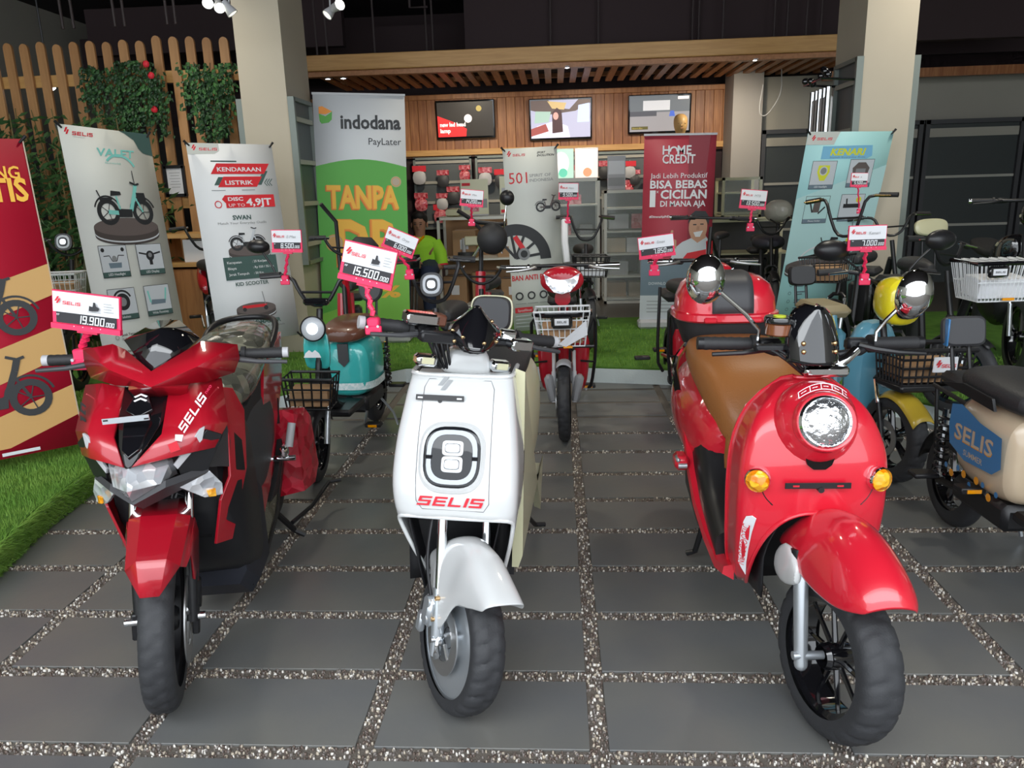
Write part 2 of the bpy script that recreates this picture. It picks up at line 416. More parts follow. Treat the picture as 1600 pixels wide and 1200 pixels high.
wood('cedar', (.26, .090, .028), (.48, .21, .075), 'z'); M['cedar'] = MATS['cedar']
wood('slatwood', (.30, .12, .04), (.45, .20, .08), 'y'); M['slatw'] = MATS['slatwood']
M['slatwall'] = mat('grey_slatwall', (.10, .115, .12), .5)
M['slatlip'] = mat('light_slat_lip', (.40, .39, .34), .5)
M['panelframe'] = mat('sage_metal_frame', (.21, .24, .22), .45, metal=.3)
M['shutter'] = mat('dark_shutter', (.035, .042, .042), .5)
# floor: bed of washed pebbles with slate tiles laid in it
X0, SX, Y0, SY = .09326, .61247, 1.64475, .33
floor = struct(MB().add([(-7, -3, -.006), (7, -3, -.006), (7, 12, -.006), (-7, 12, -.006)], [(0, 1, 2, 3)]).build('floor', M['grout'], flat=True))
tm = {}
def tile_at(i, j):
    gx, gy = SX-.050, SY-.050
    if not tm:
        b = MB(); b.box((0, 0, -.004), (gx, gy, .0085), b=.0012); o = b.build('tile', M['tile'], floor, flat=True, norm=True); tm['o'] = o
    else:
        o = tm['o'].copy(); COL.objects.link(o)
    o.location = (X0+(i+.5)*SX, Y0+(j+.5)*SY, 0); return o
far = []
for j in range(-2, 13):
    for i in range(-6, 6):
        cx, cy = X0+(i+.5)*SX, Y0+(j+.5)*SY
        if abs(cx) < cy*.78+.75 and cy < 5.9: tile_at(i, j)
        else: far.append((cx, cy))
b = MB()
for cx, cy in far: b.box((cx, cy, -.004), (SX-.05, SY-.05, .0085))
for j in range(13, 27):
    for i in range(-9, 9): b.box((X0+(i+.5)*SX, Y0+(j+.5)*SY, -.004), (SX-.05, SY-.05, .0085))
stuff(b.build('outer_tiles', M['tile'], floor, flat=True, norm=False))
# pebbles of the joints
rng = np.random.default_rng(5)
def pebbles():
    P_ = []
    def strip(x0, x1, y0, y1, dens):
        n = int((x1-x0)*(y1-y0)*dens); P_.append(np.stack([rng.uniform(x0, x1, n), rng.uniform(y0, y1, n)], 1))
    for j in range(-1, 9):
        y = Y0+j*SY; xm = y*.75+.5; d = 11500 if y < 3.2 else 6500
        strip(-xm, xm, y-.023, y+.023, d)
    for i in range(-6, 7):
        x = X0+i*SX
        for j in range(-2, 9):
            y = Y0+j*SY
            if abs(x) < (y+.2)*.75+.5: strip(x-.023, x+.023, y+.023, y+SY-.023, 11500 if y < 3.2 else 6500)
    P_ = np.concatenate(P_); n = len(P_)
    a = rng.uniform(0, pi, n); L_ = rng.uniform(.0032, .0068, n); w = L_*rng.uniform(.45, .75, n); h = rng.uniform(-.001, .0015, n)
    k = 6; A = np.arange(k)*2*pi/k
    V = np.zeros((n, 2*k, 3))
    for t, sc, zz in ((0, 1., -.004), (1, .66, None)):
        ex = np.cos(A)[None]*L_[:, None]*sc; ey = np.sin(A)[None]*w[:, None]*sc
        V[:, t*k:(t+1)*k, 0] = P_[:, :1]+ex*np.cos(a)[:, None]-ey*np.sin(a)[:, None]
        V[:, t*k:(t+1)*k, 1] = P_[:, 1:]+ex*np.sin(a)[:, None]+ey*np.cos(a)[:, None]
        V[:, t*k:(t+1)*k, 2] = -.007 if zz is not None else h[:, None]
    F_ = [tuple((i, (i+1) % k, k+(i+1) % k, k+i)) for i in range(k)]
    me = bpy.data.meshes.new('pebbles')
    quads = (np.array(F_)[None]+(np.arange(n)*2*k)[:, None, None]).reshape(-1, 4)
    caps = (np.arange(k, 2*k)[None]+(np.arange(n)*2*k)[:, None])
    me.vertices.add(n*2*k); me.vertices.foreach_set('co', V.reshape(-1))
    nl = quads.size+caps.size; me.loops.add(nl); me.polygons.add(len(quads)+n)
    me.loops.foreach_set('vertex_index', np.concatenate([quads.reshape(-1), caps.reshape(-1)]).astype(np.int32))
    st = np.concatenate([np.arange(len(quads))*4, quads.size+np.arange(n)*k]).astype(np.int32)
    me.polygons.foreach_set('loop_start', st)
    col = rng.choice(4, n, p=[.20, .32, .34, .14]).astype(np.int32)
    me.polygons.foreach_set('material_index', np.concatenate([np.repeat(col, k), col]).astype(np.int32))
    for nm, c in (('pebble_cream', (.50, .43, .34)), ('pebble_grey', (.19, .165, .15)), ('pebble_brown', (.12, .085, .068)), ('pebble_white', (.78, .74, .68))):
        me.materials.append(mat(nm, c, .45))
    me.update(calc_edges=True); me.validate(); me.shade_smooth()
    o = bpy.data.objects.new('joint_pebbles', me); COL.objects.link(o); o.parent = floor; o['kind'] = 'stuff'
pebbles()
# raised display stage covered with turf, white foam edge
SH = .12
edge = [(-2.5, -.5), (-2.32, 1.4), (-2.16, 2.45), (-2.27, 2.95), (-2.32, 3.45), (-2.2, 4.1), (-1.9, 4.75), (-1.42, 5.31), (-1.15, 5.56), (-.45, 5.62), (.30, 5.48), (.80, 5.38), (1.45, 5.0), (2.09, 4.49), (2.30, 4.22), (2.75, 3.7), (3.3, 2.9), (4.2, 2.2)]
def dens(e, n=3):
    out = []
    for a, b_ in zip(e, e[1:]):
        for k in range(n): out.append((a[0]+(b_[0]-a[0])*k/n, a[1]+(b_[1]-a[1])*k/n))
    return out+[e[-1]]
ed = dens(edge)
poly = ed+[(6.5, 2.2), (6.5, 7.65), (-6.5, 7.65), (-6.5, -.5)]
b = MB(); b.prism(poly, 0, SH-.012, 'z'); stage = struct(b.build('stage', M['foam'], flat=True))
b = MB(); b.prism(poly, SH-.012, SH, 'z'); b.build('turf_mat', M['turf'], stage, flat=True)
def inside(x, y):
    c = False; n = len(poly); j = n-1
    for i in range(n):
        xi, yi = poly[i]; xj, yj = poly[j]
        if (yi > y) != (yj > y) and x < (xj-xi)*(y-yi)/(yj-yi)+xi: c = not c
        j = i
    return c
vs, fs = [], []
def blade(x, y, z, h, w, lx, ly):
    a = random.uniform(0, pi); k = len(vs); dx, dy = math.cos(a)*w, math.sin(a)*w
    vs.extend([(x-dx, y-dy, z), (x+dx, y+dy, z), (x+lx, y+ly, z+h)]); fs.append((k, k+1, k+2))
n = 0
while n < 60000:
    r_ = random.random()
    if r_ < .62: x, y = random.uniform(-3.4, -2.05), random.uniform(1.8, 5.0)
    elif r_ < .85: x, y = random.uniform(-2.4, 2.0), random.uniform(4.9, 7.2)
    else: x, y = random.uniform(1.3, 3.2), random.uniform(3.4, 6.0)
    if not inside(x, y): continue
    n += 1; blade(x, y, SH-.002, random.uniform(.014, .034), .0024 if r_ < .62 else .004, random.uniform(-.01, .01), random.uniform(-.01, .01))
for a, b_ in zip(ed, ed[1:]):   # fringe hanging over the left part of the rim
    if a[0] < -1.9 and a[1] < 5:
        L_ = math.hypot(b_[0]-a[0], b_[1]-a[1]); nx, ny = (b_[1]-a[1])/L_, -(b_[0]-a[0])/L_
        for _ in range(int(L_*7000)):
            t = random.random(); z = random.uniform(.0, SH); x, y = a[0]+(b_[0]-a[0])*t, a[1]+(b_[1]-a[1])*t
            o_ = random.uniform(.0, .03); f_ = 1 if z > .05 else .5; blade(x+nx*o_*.4, y+ny*o_*.4, z, random.uniform(-.02, .03), .003, nx*random.uniform(.01, .05)*f_, ny*random.uniform(.01, .05)*f_)
me = bpy.data.meshes.new('turf_blades'); me.from_pydata(vs, [], fs); me.materials.append(M['blade'])
o = bpy.data.objects.new('turf_blades', me); COL.objects.link(o); o.parent = stage; o['kind'] = 'stuff'
# shell
struct(MB().box((0, 9.55, SH/2-.002), (13, 3.8, SH)).build('stage_back', mat('dark_floor_tile', (.10, .085, .07), .35), flat=True))
def wallbox(name, c, d, m): return struct(MB().box(c, d).build(name, m, flat=True))
wallbox('wall_left', (-6.6, 4.5, 2), (.2, 15, 4.4), M['wallgrey']); wallbox('wall_right', (6.6, 4.5, 2), (.2, 15, 4.4), M['wallgrey'])
wallbox('wall_back', (0, 11.6, 2), (13.4, .2, 4.4), M['bulk'])
wallbox('ceiling', (0, 5.6, 3.85), (13.4, 12.4, .1), M['ceil'])
bk = wallbox('trim_1', (2.2, 9.35, 3.22), (6.4, .12, .72), M['bulk'])      # plum bulkhead above the canopy
wallbox('trim_2', (-3.9, 9.35, 3.3), (3.0, .12, .5), M['bulk'])
for k, (a, z0, z1) in enumerate([((170, 60), 2.9, 3.8), ((262, 60), 2.9, 3.8), ((346, 50), 2.9, 3.8)]): pass
hang = [(98, 6.8), (115, 6.8), (180, 6.8), (195, 6.8), (262, 6.8), (275, 6.8), (492, 8.8), (508, 8.8), (583, 8.9), (665, 9.2), (675, 9.2), (860, 9.2), (935, 9.2), (1082, 9.2), (1092, 9.2), (1130, 9.0), (1210, 9.1), (1230, 9.1), (1260, 9.1), (1283, 9.1)]
for k, (px, Y) in enumerate(hang):
    p = at(px, 40, Y=Y); b = MB(); z0 = 2.83
    b.cyl((p.x, Y, z0), (p.x, Y, 3.82), .012, 8); b.cyl((p.x, Y, 3.76), (p.x, Y, 3.80), .03, 8)
    o = b.build('trim_%d' % (10+k), M['pipe']); struct(o)
b = MB(); p, q = at(640, 12, Y=8.9), at(668, 12, Y=8.9)
b.tube([(p.x, 8.9, 3.8), (p.x, 8.9, p.z), (q.x, 8.9, p.z)], .014, 8); struct(b.build('trim_40', M['pipe']))
b = MB(); b.tube([(-5, 8.2, 3.62), (6, 8.2, 3.62)], .03, 8); struct(b.build('trim_41', M['pipe']))
# columns with grey display panels on their flanks
for nm, (x, w) in {'column_left': (-2.445, .365), 'column_right': (2.292, .37)}.items():
    wallbox(nm, (x+w/2, 6.5, 1.9), (w, .6, 3.8), M['col'])
def panel_rack(name, label, x, y, z0, z1, w, face, t=.05, lips=4):
    t_ = thing('slat_rack', label, 'display rack', (x, y, z0)); h = z1-z0
    b = MB(); d = face*.012
    for yy in (-w/2, w/2): b.box((0, yy, h/2), (t, .035, h))
    for zz in (.015, h-.015): b.box((0, 0, zz), (t, w, .03))
    b.build('panel_frame', M['panelframe'], t_, flat=True)
    MB().box((-d, 0, h/2), (.012, w-.03, h-.03)).build('slat_board', M['slatwall'], t_, flat=True)
    for k in range(lips):
        MB().box((d, 0, h*(k+.5)/lips), (.018, w-.05, .035)).build('slat_rail', M['slatlip'], t_, flat=True)
    return t_
panel_rack('display_panel', 'grey framed slat panel on the flank of the left column', -2.045, 6.42, .85, 2.15, .46, 1)
panel_rack('display_panel', 'grey framed panel edge on the left side of the left column', -2.475, 6.3, .85, 2.15, .12, -1)
panel_rack('display_panel', 'grey framed slat panel on the flank of the right column', 2.262, 6.42, .9, 2.28, .46, -1)
panel_rack('display_panel', 'narrow grey panel edge on the far side of the right column', 2.692, 6.3, .5, 2.28, .12, 1)
# hooks with hanging chrome rods on the right column's panel
t_ = thing('rod_rack', 'chrome tubes and black hooks hanging from the right column panel', 'rack', (2.06, 6.42, 1.62))
b = MB()
for k in range(5): b.cyl((0, -.2+k*.09, 0), (0, -.2+k*.09, .46), .014 if k % 2 else .022, 8)
b.build('rod', M['chrome'], t_); b = MB()
b.tube([(.22, -.22, .50), (-.06, -.22, .52), (-.06, .2, .52), (.22, .2, .50)], .01, 6)
for k in range(7): b.sph((random.uniform(-.07, .03), -.2+k*.06, .54+random.uniform(-.03, .06)), .028, 8, 6)
b.build('hook', M['gloss'], t_); MB().box((.02, 0, .2), (.06, .34, .4), b=.01).build('acrylic_cover', M['lgrey'], t_, flat=True)
# canopy over the counter: fascia beam, cross slats
struct(MB().box((.28, 8.5, 2.742), (5.9, .10, .155), b=.006).build('trim_3', M['pinex'], flat=True))
struct(MB().box((.28, 8.56, 2.64), (5.9, .10, .05)).build('trim_4', M['slatw'], flat=True))
can = struct(MB().box((.4, 10.2, 2.78), (6.2, .06, .08)).build('canopy_bearer', M['slatw'], flat=True))
sl = None
for k in range(40):
    x = -2.62+k*.15
    if sl is None: sl = MB().box((0, 9.4, 2.70), (.075, 1.75, .03)).build('slat', M['slatw'], can, flat=True); o = sl
    else: o = sl.copy(); COL.objects.link(o)
    o.location.x = x
MB().box((.4, 9.4, 2.80), (6.2, 1.8, .02)).build('canopy_top', M['ceil'], can, flat=True)
struct(MB().box((4.9, 9.9, 2.60), (3.4, .08, .10)).build('trim_5', M['cedar'], flat=True))
for nm, px, py, Y in (('first', 512, 120, 8.7), ('second', 536, 117, 8.7), ('third', 886, 99, 8.55), ('fourth', 1180, 84, 8.55)):
    p = at(px, py, Y=Y); t_ = thing('downlight', {'first': 'small round downlight at the left end of the timber canopy', 'second': 'small round downlight second from the left in the timber canopy', 'third': 'small round downlight in the middle of the canopy beam', 'fourth': 'small round downlight towards the right end of the canopy beam'}[nm], 'downlight', (p.x, Y, 2.63))
    MB().lathe([(.045, .0), (.05, -.012), (.035, -.014)], n=16).build('bezel', M['lgrey'], t_)
    MB().lathe([(.034, -.012), (.0, -.020)], n=16).build('lamp_lens', mat('downlight_glow', (.9, .95, 1), emit=14 if nm in ('first', 'second') else 5), t_)
# cedar board wall with three screens
wb = struct(MB().box((-.42, 10.62, 2.24), (5.6, .05, .80)).build('wall_boards', M['cedar'], flat=True))
cb = None
for k in range(47):
    w = .117
    o = MB().box((0, 10.585, 2.26), (w-.006, .022+.006*(k % 3), .72), b=.002).build('board', M['cedar'], wb, flat=True) if k < 3 else cbs[k % 3].copy()
    if k == 0: cbs = []
    if k < 3: cbs.append(o)
    else: COL.objects.link(o)
    o.location.x = -1.86+(k-11)*w
MB().box((-.42, 10.56, 1.90), (5.6, .05, .075), b=.004).build('board_rail', MATS['pine_x'], wb, flat=True)
MB().box((-.42, 10.56, 2.60), (5.6, .04, .06), b=.004).build('board_rail', M['cedar'], wb, flat=True)
wallbox('wall_pier', (2.37, 10.3, 1.6), (.36, .5, 3.2), mat('pale_grey_plaster', (.36, .34, .32), .8))
wallbox('wall_back_right', (4.8, 10.3, 2.3), (4.5, .1, .72), M['wallgrey'])
wallbox('wall_lower', (-.4, 10.68, .95), (5.6, .06, 1.85), M['bulk'])
wallbox('wall_header', (.2, 10.66, 3.2), (13., .05, .6), M['bulk'])
# grey slatwall behind the counters
for k, (x, w) in enumerate([(-1.5, .78), (-.70, .72), (.06, .78), (.86, .78), (1.66, .78)]):
    t_ = thing('slatwall_panel', 'grey slatwall display panel, %s counting from the green banner' % ('first', 'second', 'third', 'fourth', 'fifth')[k], 'display panel', (x, 10.5, .9))
    b = MB()
    for xx in (-w/2+.015, w/2-.015): b.box((xx, 0, .475), (.03, .04, .93))
    for zz in (.02, .93): b.box((0, 0, zz), (w, .04, .03))
    b.build('panel_frame', M['panelframe'], t_, flat=True)
    MB().box((0, .012, .475), (w-.05, .012, .9)).build('slat_board', M['slatwall'], t_, flat=True)
    for q in range(4): MB().box((0, -.005, .10+q*.26), (w-.06, .018, .035)).build('slat_rail', M['slatlip'], t_, flat=True)
# dark shutter panels at the right of the hall
def shut(x0, x1, y0, y1, z0, z1, label):
    c = ((x0+x1)/2, (y0+y1)/2, z0); w = math.hypot(x1-x0, y1-y0); t_ = thing('shutter_panel', label, 'shutter', c, math.atan2(y1-y0, x1-x0)); h = z1-z0
    b = MB()
    for xx in (-w/2+.03, w/2-.03): b.box((xx, 0, h/2), (.05, .07, h))
    b.box((0, 0, h-.02), (w, .07, .05)); b.build('panel_frame', M['dgrey'], t_, flat=True)
    MB().box((0, .02, h/2), (w-.06, .02, h)).build('shutter_board', M['shutter'], t_, flat=True)
    for q, hh in ((.93, .10), (.68, .03), (.40, .03)): MB().box((0, -.002, h*q), (w-.12, .02, hh)).build('slat_rail', M['slatlip'] if q < .9 else M['wallgrey'], t_, flat=True)
shut(2.56, 3.5, 10.1, 10.1, .0, 2.02, 'dark shutter panel just right of the grey pier')
shut(3.52, 4.42, 9.9, 9.9, .0, 2.06, 'dark shutter panel seen just right of the right column')
shut(4.44, 5.6, 9.9, 9.9, .0, 2.06, 'dark shutter panel at the right edge of the view')
shut(5.62, 6.5, 9.9, 9.9, .0, 2.06, 'dark shutter panel in the far right corner of the hall')
b = MB(); p = at(1222, 92, Y=9.6)
b.tube([(p.x, 9.6, 2.66), (p.x+.02, 9.6, 2.4), (p.x-.10, 9.6, 2.2), (p.x-.18, 9.6, 2.14), (p.x-.24, 9.6, 2.2), (p.x-.20, 9.6, 2.5)], .006, 6, smooth=2)
tag(b.build('hanging_cable', M['inkg']), 'thin grey cable looping down from the canopy beside the grey pier', 'cable')
# picket fence on the left
fc = thing('picket_fence', 'tall timber picket fence with rounded tops along the left side', 'fence', (-3.8, 7.0, SH))
pk = None
for k in range(21):
    x = -1.75+k*.150
    if pk is None:
        pts = [(-.04, .0), (.04, .0)]+[(.04*math.cos(a), 2.60+.045*math.sin(a)) for a in lin(0, pi, 9)]
        pk = MB().prism(pts, -.012, .012).build('picket', M['pine'], fc, flat=True); o = pk
    else: o = pk.copy(); COL.objects.link(o)
    o.location = (x, -.02+random.uniform(-.003, .003), random.uniform(-.02, .02)-.010*(k < 0))
for z in (2.33, 1.25, .35): MB().box((-.25, .015, z), (3.2, .03, .10)).build('rail', M['pinex'], fc, flat=True)
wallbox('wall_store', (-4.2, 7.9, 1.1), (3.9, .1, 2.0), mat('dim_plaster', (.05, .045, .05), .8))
# track spotlights
def spot(px, py, Y, d, label, glow):
    p = at(px, py, Y=Y); t_ = thing('track_spotlight', label, 'spotlight', p)
    Q = zto((0, 0, 0), d)
    MB().lathe([(.0, -.06), (.022, -.056), (.026, -.015), (.034, .012), (.038, .038), (.035, .038), (.030, .02)], Q, 20).build('lamp_body', M['lgrey'], t_)
    MB().lathe([(.033, .034), (.0, .028)], Q, 20).build('lamp_lens', mat('spot_glow%d' % glow, (1., .97, .8), emit=glow), t_)
    MB().tube([(0, 0, 0), (0, .01, .06), (0, .01, 3.8-p.z)], .006, 6).build('bracket', M['lgrey'], t_)
    return p
spot(527, 10, 5.6, (.5, -.5, .1), 'spotlight hanging right of the left column at the top of the view', 9)
spot(516, 18, 5.7, (-.4, -.3, -.5), 'twin spotlight lower left of the one beside the left column', 1)
spot(325, 2, 5.5, (.2, -.6, -.4), 'leftmost of the three spotlights left of the left column', 9)
spot(342, 8, 5.5, (.3, -.5, -.5), 'middle one of the three spotlights left of the left column', 9)
spot(358, 14, 5.5, (.4, .1, -.6), 'spotlight touching the left edge of the left column', 1)
# ================================================================== SCOOTERS AND BIKES: shared builders
def tyre(name, parent, c, r, hw, T=None, tread=0, rim='gloss', rr=.68, spokes=5, disc=0, discr=.6, ring=None, nsp=.014, hub=.035, side=-1):
    """wheel turning about local x: tyre part with rim, spokes, hub and brake disc below it"""
    b = MB(T); na = 150 if tread else 48; th = r*(1-rr) if rr else .04; nt = 17 if tread else 11
    cx, cy, cz = c; pts, fs = [], []
    for i in range(na):
        A = 2*pi*i/na
        for j in range(nt):
            t = -1+2*j/(nt-1); B = t*pi*.5*1.28
            x = hw*math.sin(B) if abs(B) < pi/2 else math.copysign(hw*math.cos((abs(B)-pi/2)*.7), t)
            q = math.cos(B*.80); rad = r-th*(1-max(0, q)**.75)*1.02
            if tread and .12 < abs(t) < .78:
                ph = (A/(2*pi)*tread+abs(t)*.55+(0 if t > 0 else .5)) % 1
                if ph < .2: rad -= .006
            if tread and abs(t) < .07: rad -= .004
            pts.append((cx+x, cy+rad*math.sin(A), cz+rad*math.cos(A)))
    for i in range(na):
        k = (i+1) % na
        for j in range(nt-1): fs.append((i*nt+j, i*nt+j+1, k*nt+j+1, k*nt+j))
    b.add(pts, fs); ty = b.build(name+'_tyre', M['rubber'], parent, ang=0 if not tread else 50)
    Q = Matrix.Translation(c) @ Matrix.Rotation(pi/2, 4, 'Y'); R_ = r-th
    b = MB(T); w = hw*.72
    b.lathe([(R_*.90, -w*.8), (R_+.004, -w), (R_+.006, -w*.9), (R_*.93, -w*.5), (R_*.91, w*.5), (R_+.006, w*.9), (R_+.004, w), (R_*.90, w*.8), (R_*.90, -w*.8)], Q, 40)
    if ring: b.mi = 1; b.lathe([(R_+.006, side*w*1.04), (R_-.006, side*w*1.06), (R_-.006, side*w*.9), (R_+.006, side*w*.9)], Q, 40); b.mi = 0
    b.build('rim', [M[rim], M[ring or rim]], ty)
    b = MB(T)
    for k in range(spokes):
        A = 2*pi*k/spokes+.3
        for s_ in ((-.09, .09) if spokes < 8 else (0,)):
            p0 = Q @ Vector((hub*.9*math.cos(A), hub*.9*math.sin(A), 0)); p1 = Q @ Vector((R_*.92*math.cos(A+s_), R_*.92*math.sin(A+s_), 0))
            b.tube([p0, p1], [nsp, nsp*.75], 6)
    b.lathe([(hub, -w*.8), (hub*.8, -w*1.1), (hub*.8, w*1.1), (hub, w*.8), (hub, -w*.8)], Q, 20); b.build('spokes', M[rim], ty)
    if disc:
        b = MB(T); d = disc
        b.lathe([(r*discr*.62, d-.002), (r*discr, d-.002), (r*discr, d+.002), (r*discr*.62, d+.002), (r*discr*.62, d-.002)], Q, 36)
        for k in range(5):
            A = 2*pi*k/5; b.tube([Q @ Vector((hub*.6*math.cos(A), hub*.6*math.sin(A), d)), Q @ Vector((r*discr*.66*math.cos(A+.2), r*discr*.66*math.sin(A+.2), d))], .006, 6)
        b.build('brake_disc', M['steel'], ty)
    return ty
def steer(pivot, rake, th):
    """turn by th about the steering axis through pivot, leaning back by rake"""
    return Matrix.Translation(pivot) @ Matrix.Rotation(th, 4, Vector((0, math.sin(rake), math.cos(rake)))) @ Matrix.Translation(-Vector(pivot))
def fender(name, parent, ys, ztop, zbot, w, m, T=None, e=2.6, thick=.004, nu=15, bow=.03):
    b = MB(T)
    def fn(u, y):
        zt, zb, ww = stab(y, ztop), stab(y, zbot), stab(y, w)
        a = u*pi/2; x = ww*math.copysign(abs(math.sin(a))**(2/e), a); q = abs(math.cos(a))**(2/e)
        return (x, y-bow*(1-u*u)*max(0, min(1, (-.12-y)/.13)), zb+(zt-zb)*q)
    b.grid(fn, lin(-1, 1, nu), ys); return b.build(name, m, parent, solid=thick, sub=1, ang=0)
def grip_bar(parent, T, c, half, z, yb=0, r=.016, glen=.12, barm='black', gripm='matte', drop=0, ends='chrome', levers=True, lever_m='black', curve=None, names=('handlebar', 'grip', 'brake_lever')):
    x0, y0, z0 = c
    pts = curve or [(-half, y0+yb, z), (-half+glen, y0+yb*.8, z), (-.10, y0, z-drop), (.10, y0, z-drop), (half-glen, y0+yb*.8, z), (half, y0+yb, z)]
    MB(T).tube(pts, .011, 10, smooth=1).build(names[0], M[barm], parent)
    for s_ in (-1, 1):
        P0, P1 = Vector(pts[0 if s_ < 0 else -1]), Vector(pts[1 if s_ < 0 else -2]); d = (P1-P0).normalized()
        b = MB(T); rs = []; ps = []
        for k in range(13): ps.append(P0+d*glen*k/12); rs.append(r*(1 if k % 2 else .93))
        b.tube(ps, rs, 12); b.tube([P0+d*glen, P0+d*(glen+.012)], r*1.35, 12)
        g = b.build(names[1], M[gripm], parent)
        MB(T).cyl(P0-d*.014, P0+d*.002, r*.95, 12).build('bar_end', M[ends], g)
        b = MB(T); b.box(P0+d*(glen+.05), (.06, .035, .034), b=.008); b.build('switch_housing', M['black'], parent)
        if levers:
            q = P0+d*(glen+.05)
            MB(T).tube([q+Vector((0, -.02, 0)), q+Vector((s_*.03, -.045, -.005)), q+Vector((s_*.09, -.055, -.012)), q+Vector((s_*.17, -.045, -.018))], [.009, .009, .007, .006], 8).build(names[2], M[lever_m], parent)
def mirror(parent, T, base, top, face, r=(.07, .045), m='black', rod='black'):
    B, C = Vector(base), Vector(top); d = (C-B)
    MB(T).tube([B, B+Vector((0, 0, d.z*.25)), C], .0055, 8, smooth=1).build('mirror_stem', M[rod], parent)
    b = MB(T); Q = Matrix.Translation(C) @ Vector(face).to_track_quat('Z', 'X').to_matrix().to_4x4()
    rings = []
    for h, k in ((-.045, .25), (-.038, .6), (-.015, .95), (0, 1.), (.004, .98)):
        rings.append([Q @ Vector((r[1]*k*math.cos(2*pi*i/20), r[0]*k*math.sin(2*pi*i/20), h)) for i in range(20)])
    b.loft(rings); g = b.build('mirror_shell', M[m], parent)
    b = MB(T); b.add([Q @ Vector((r[1]*.92*math.cos(2*pi*i/20), r[0]*.92*math.sin(2*pi*i/20), .0055)) for i in range(20)], [tuple(range(20))])
    b.build('mirror_glass', M['chrome'], g, flat=True, norm=False)
def shield(name, parent, lv, arch, m, T=None, depth=.2, ze=0, zt=.55, ex=2.4, exz=None, shift=None, thick=.006, flank=.0, sub=0, nsteps=26):
    """front apron. lv: (z, half width, front y, flank depth); above zt it is closed, below it the opening arch(z)=fraction"""
    sh = (lambda z: stab(z, shift)) if shift else (lambda z: 0.)
    W_ = [(a[0], a[1]) for a in lv]; F_ = [(a[0], a[2]) for a in lv]; D_ = [(a[0], a[3]) for a in lv]
    zs0, zs1 = lv[0][0], lv[-1][0]
    def S(u, z):
        w, f, d = stab(z, W_), stab(z, F_), stab(z, D_); s_ = 1 if u >= 0 else -1; a = abs(u); e = stab(z, exz) if exz else ex
        # superelliptic plan from the nose to the flank
        if a <= .8:
            A = a/.8*pi/2; return (sh(z)+s_*w*math.sin(A)**(2/e), f+d*.35*(1-math.cos(A)**(2/e)), z)
        t = (a-.8)/.2; return (sh(z)+s_*(w-flank*t), f+d*(.35+.65*t), z)
    b = MB(T)
    us = lin(-1, 1, 41); b.grid(S, us, lin(zt, zs1, nsteps))
    for s_ in (-1, 1):
        def fn(t, v):
            z = zt-(zt-zs0)*v**1.6; a = arch(z); return S(s_*(a+(1-a)*t), z)
        b.grid(fn, lin(0, 1, 21), lin(0, 1, 22))
    return S, b.build(name, m, parent, solid=thick, ang=0, dbl=True, sub=sub)
def panel_on(S, pts, m, parent, name, lift=.004, T=None, n=1):
    """patch laid on a surface function: pts of (u,z)"""
    b = MB(T); b.plate([Vector(S(u, z))+Vector((0, -lift, 0)) for u, z in pts], .003); return b.build(name, m, parent)
def round_lamp(parent, c, r, d, T=None, ringm='chrome', lensm='lens', name='headlight', dome=.25, core=False):
    Q = Matrix.Translation(c) @ Vector(d).to_track_quat('Z', 'Y').to_matrix().to_4x4()
    g = MB(T).lathe([(r*.9, -.02), (r*1.08, -.01), (r*1.1, .004), (r, .01), (r*.97, .002)], Q, 32).build(name, M[ringm], parent)
    MB(T).lathe([(r*.98, .004), (r*.8, .004+r*dome*.5), (r*.45, .004+r*dome*.85), (0, .004+r*dome)], Q, 32).build('lens', M[lensm], g)
    if core: MB(T).lathe([(r*.5, .008+r*dome*.5), (r*.4, .010+r*dome), (0, .012+r*dome)], Q, 20).build('lens_core', M['lit'], g)
    return g
def sqr(M4, hw, hh, e, h, n=36):
    out = []
    for i in range(n):
        A = 2*pi*i/n; c, s_ = math.cos(A), math.sin(A)
        out.append(M4 @ Vector((math.copysign(abs(c)**(2/e), c)*hw, h, math.copysign(abs(s_)**(2/e), s_)*hh)))
    return out
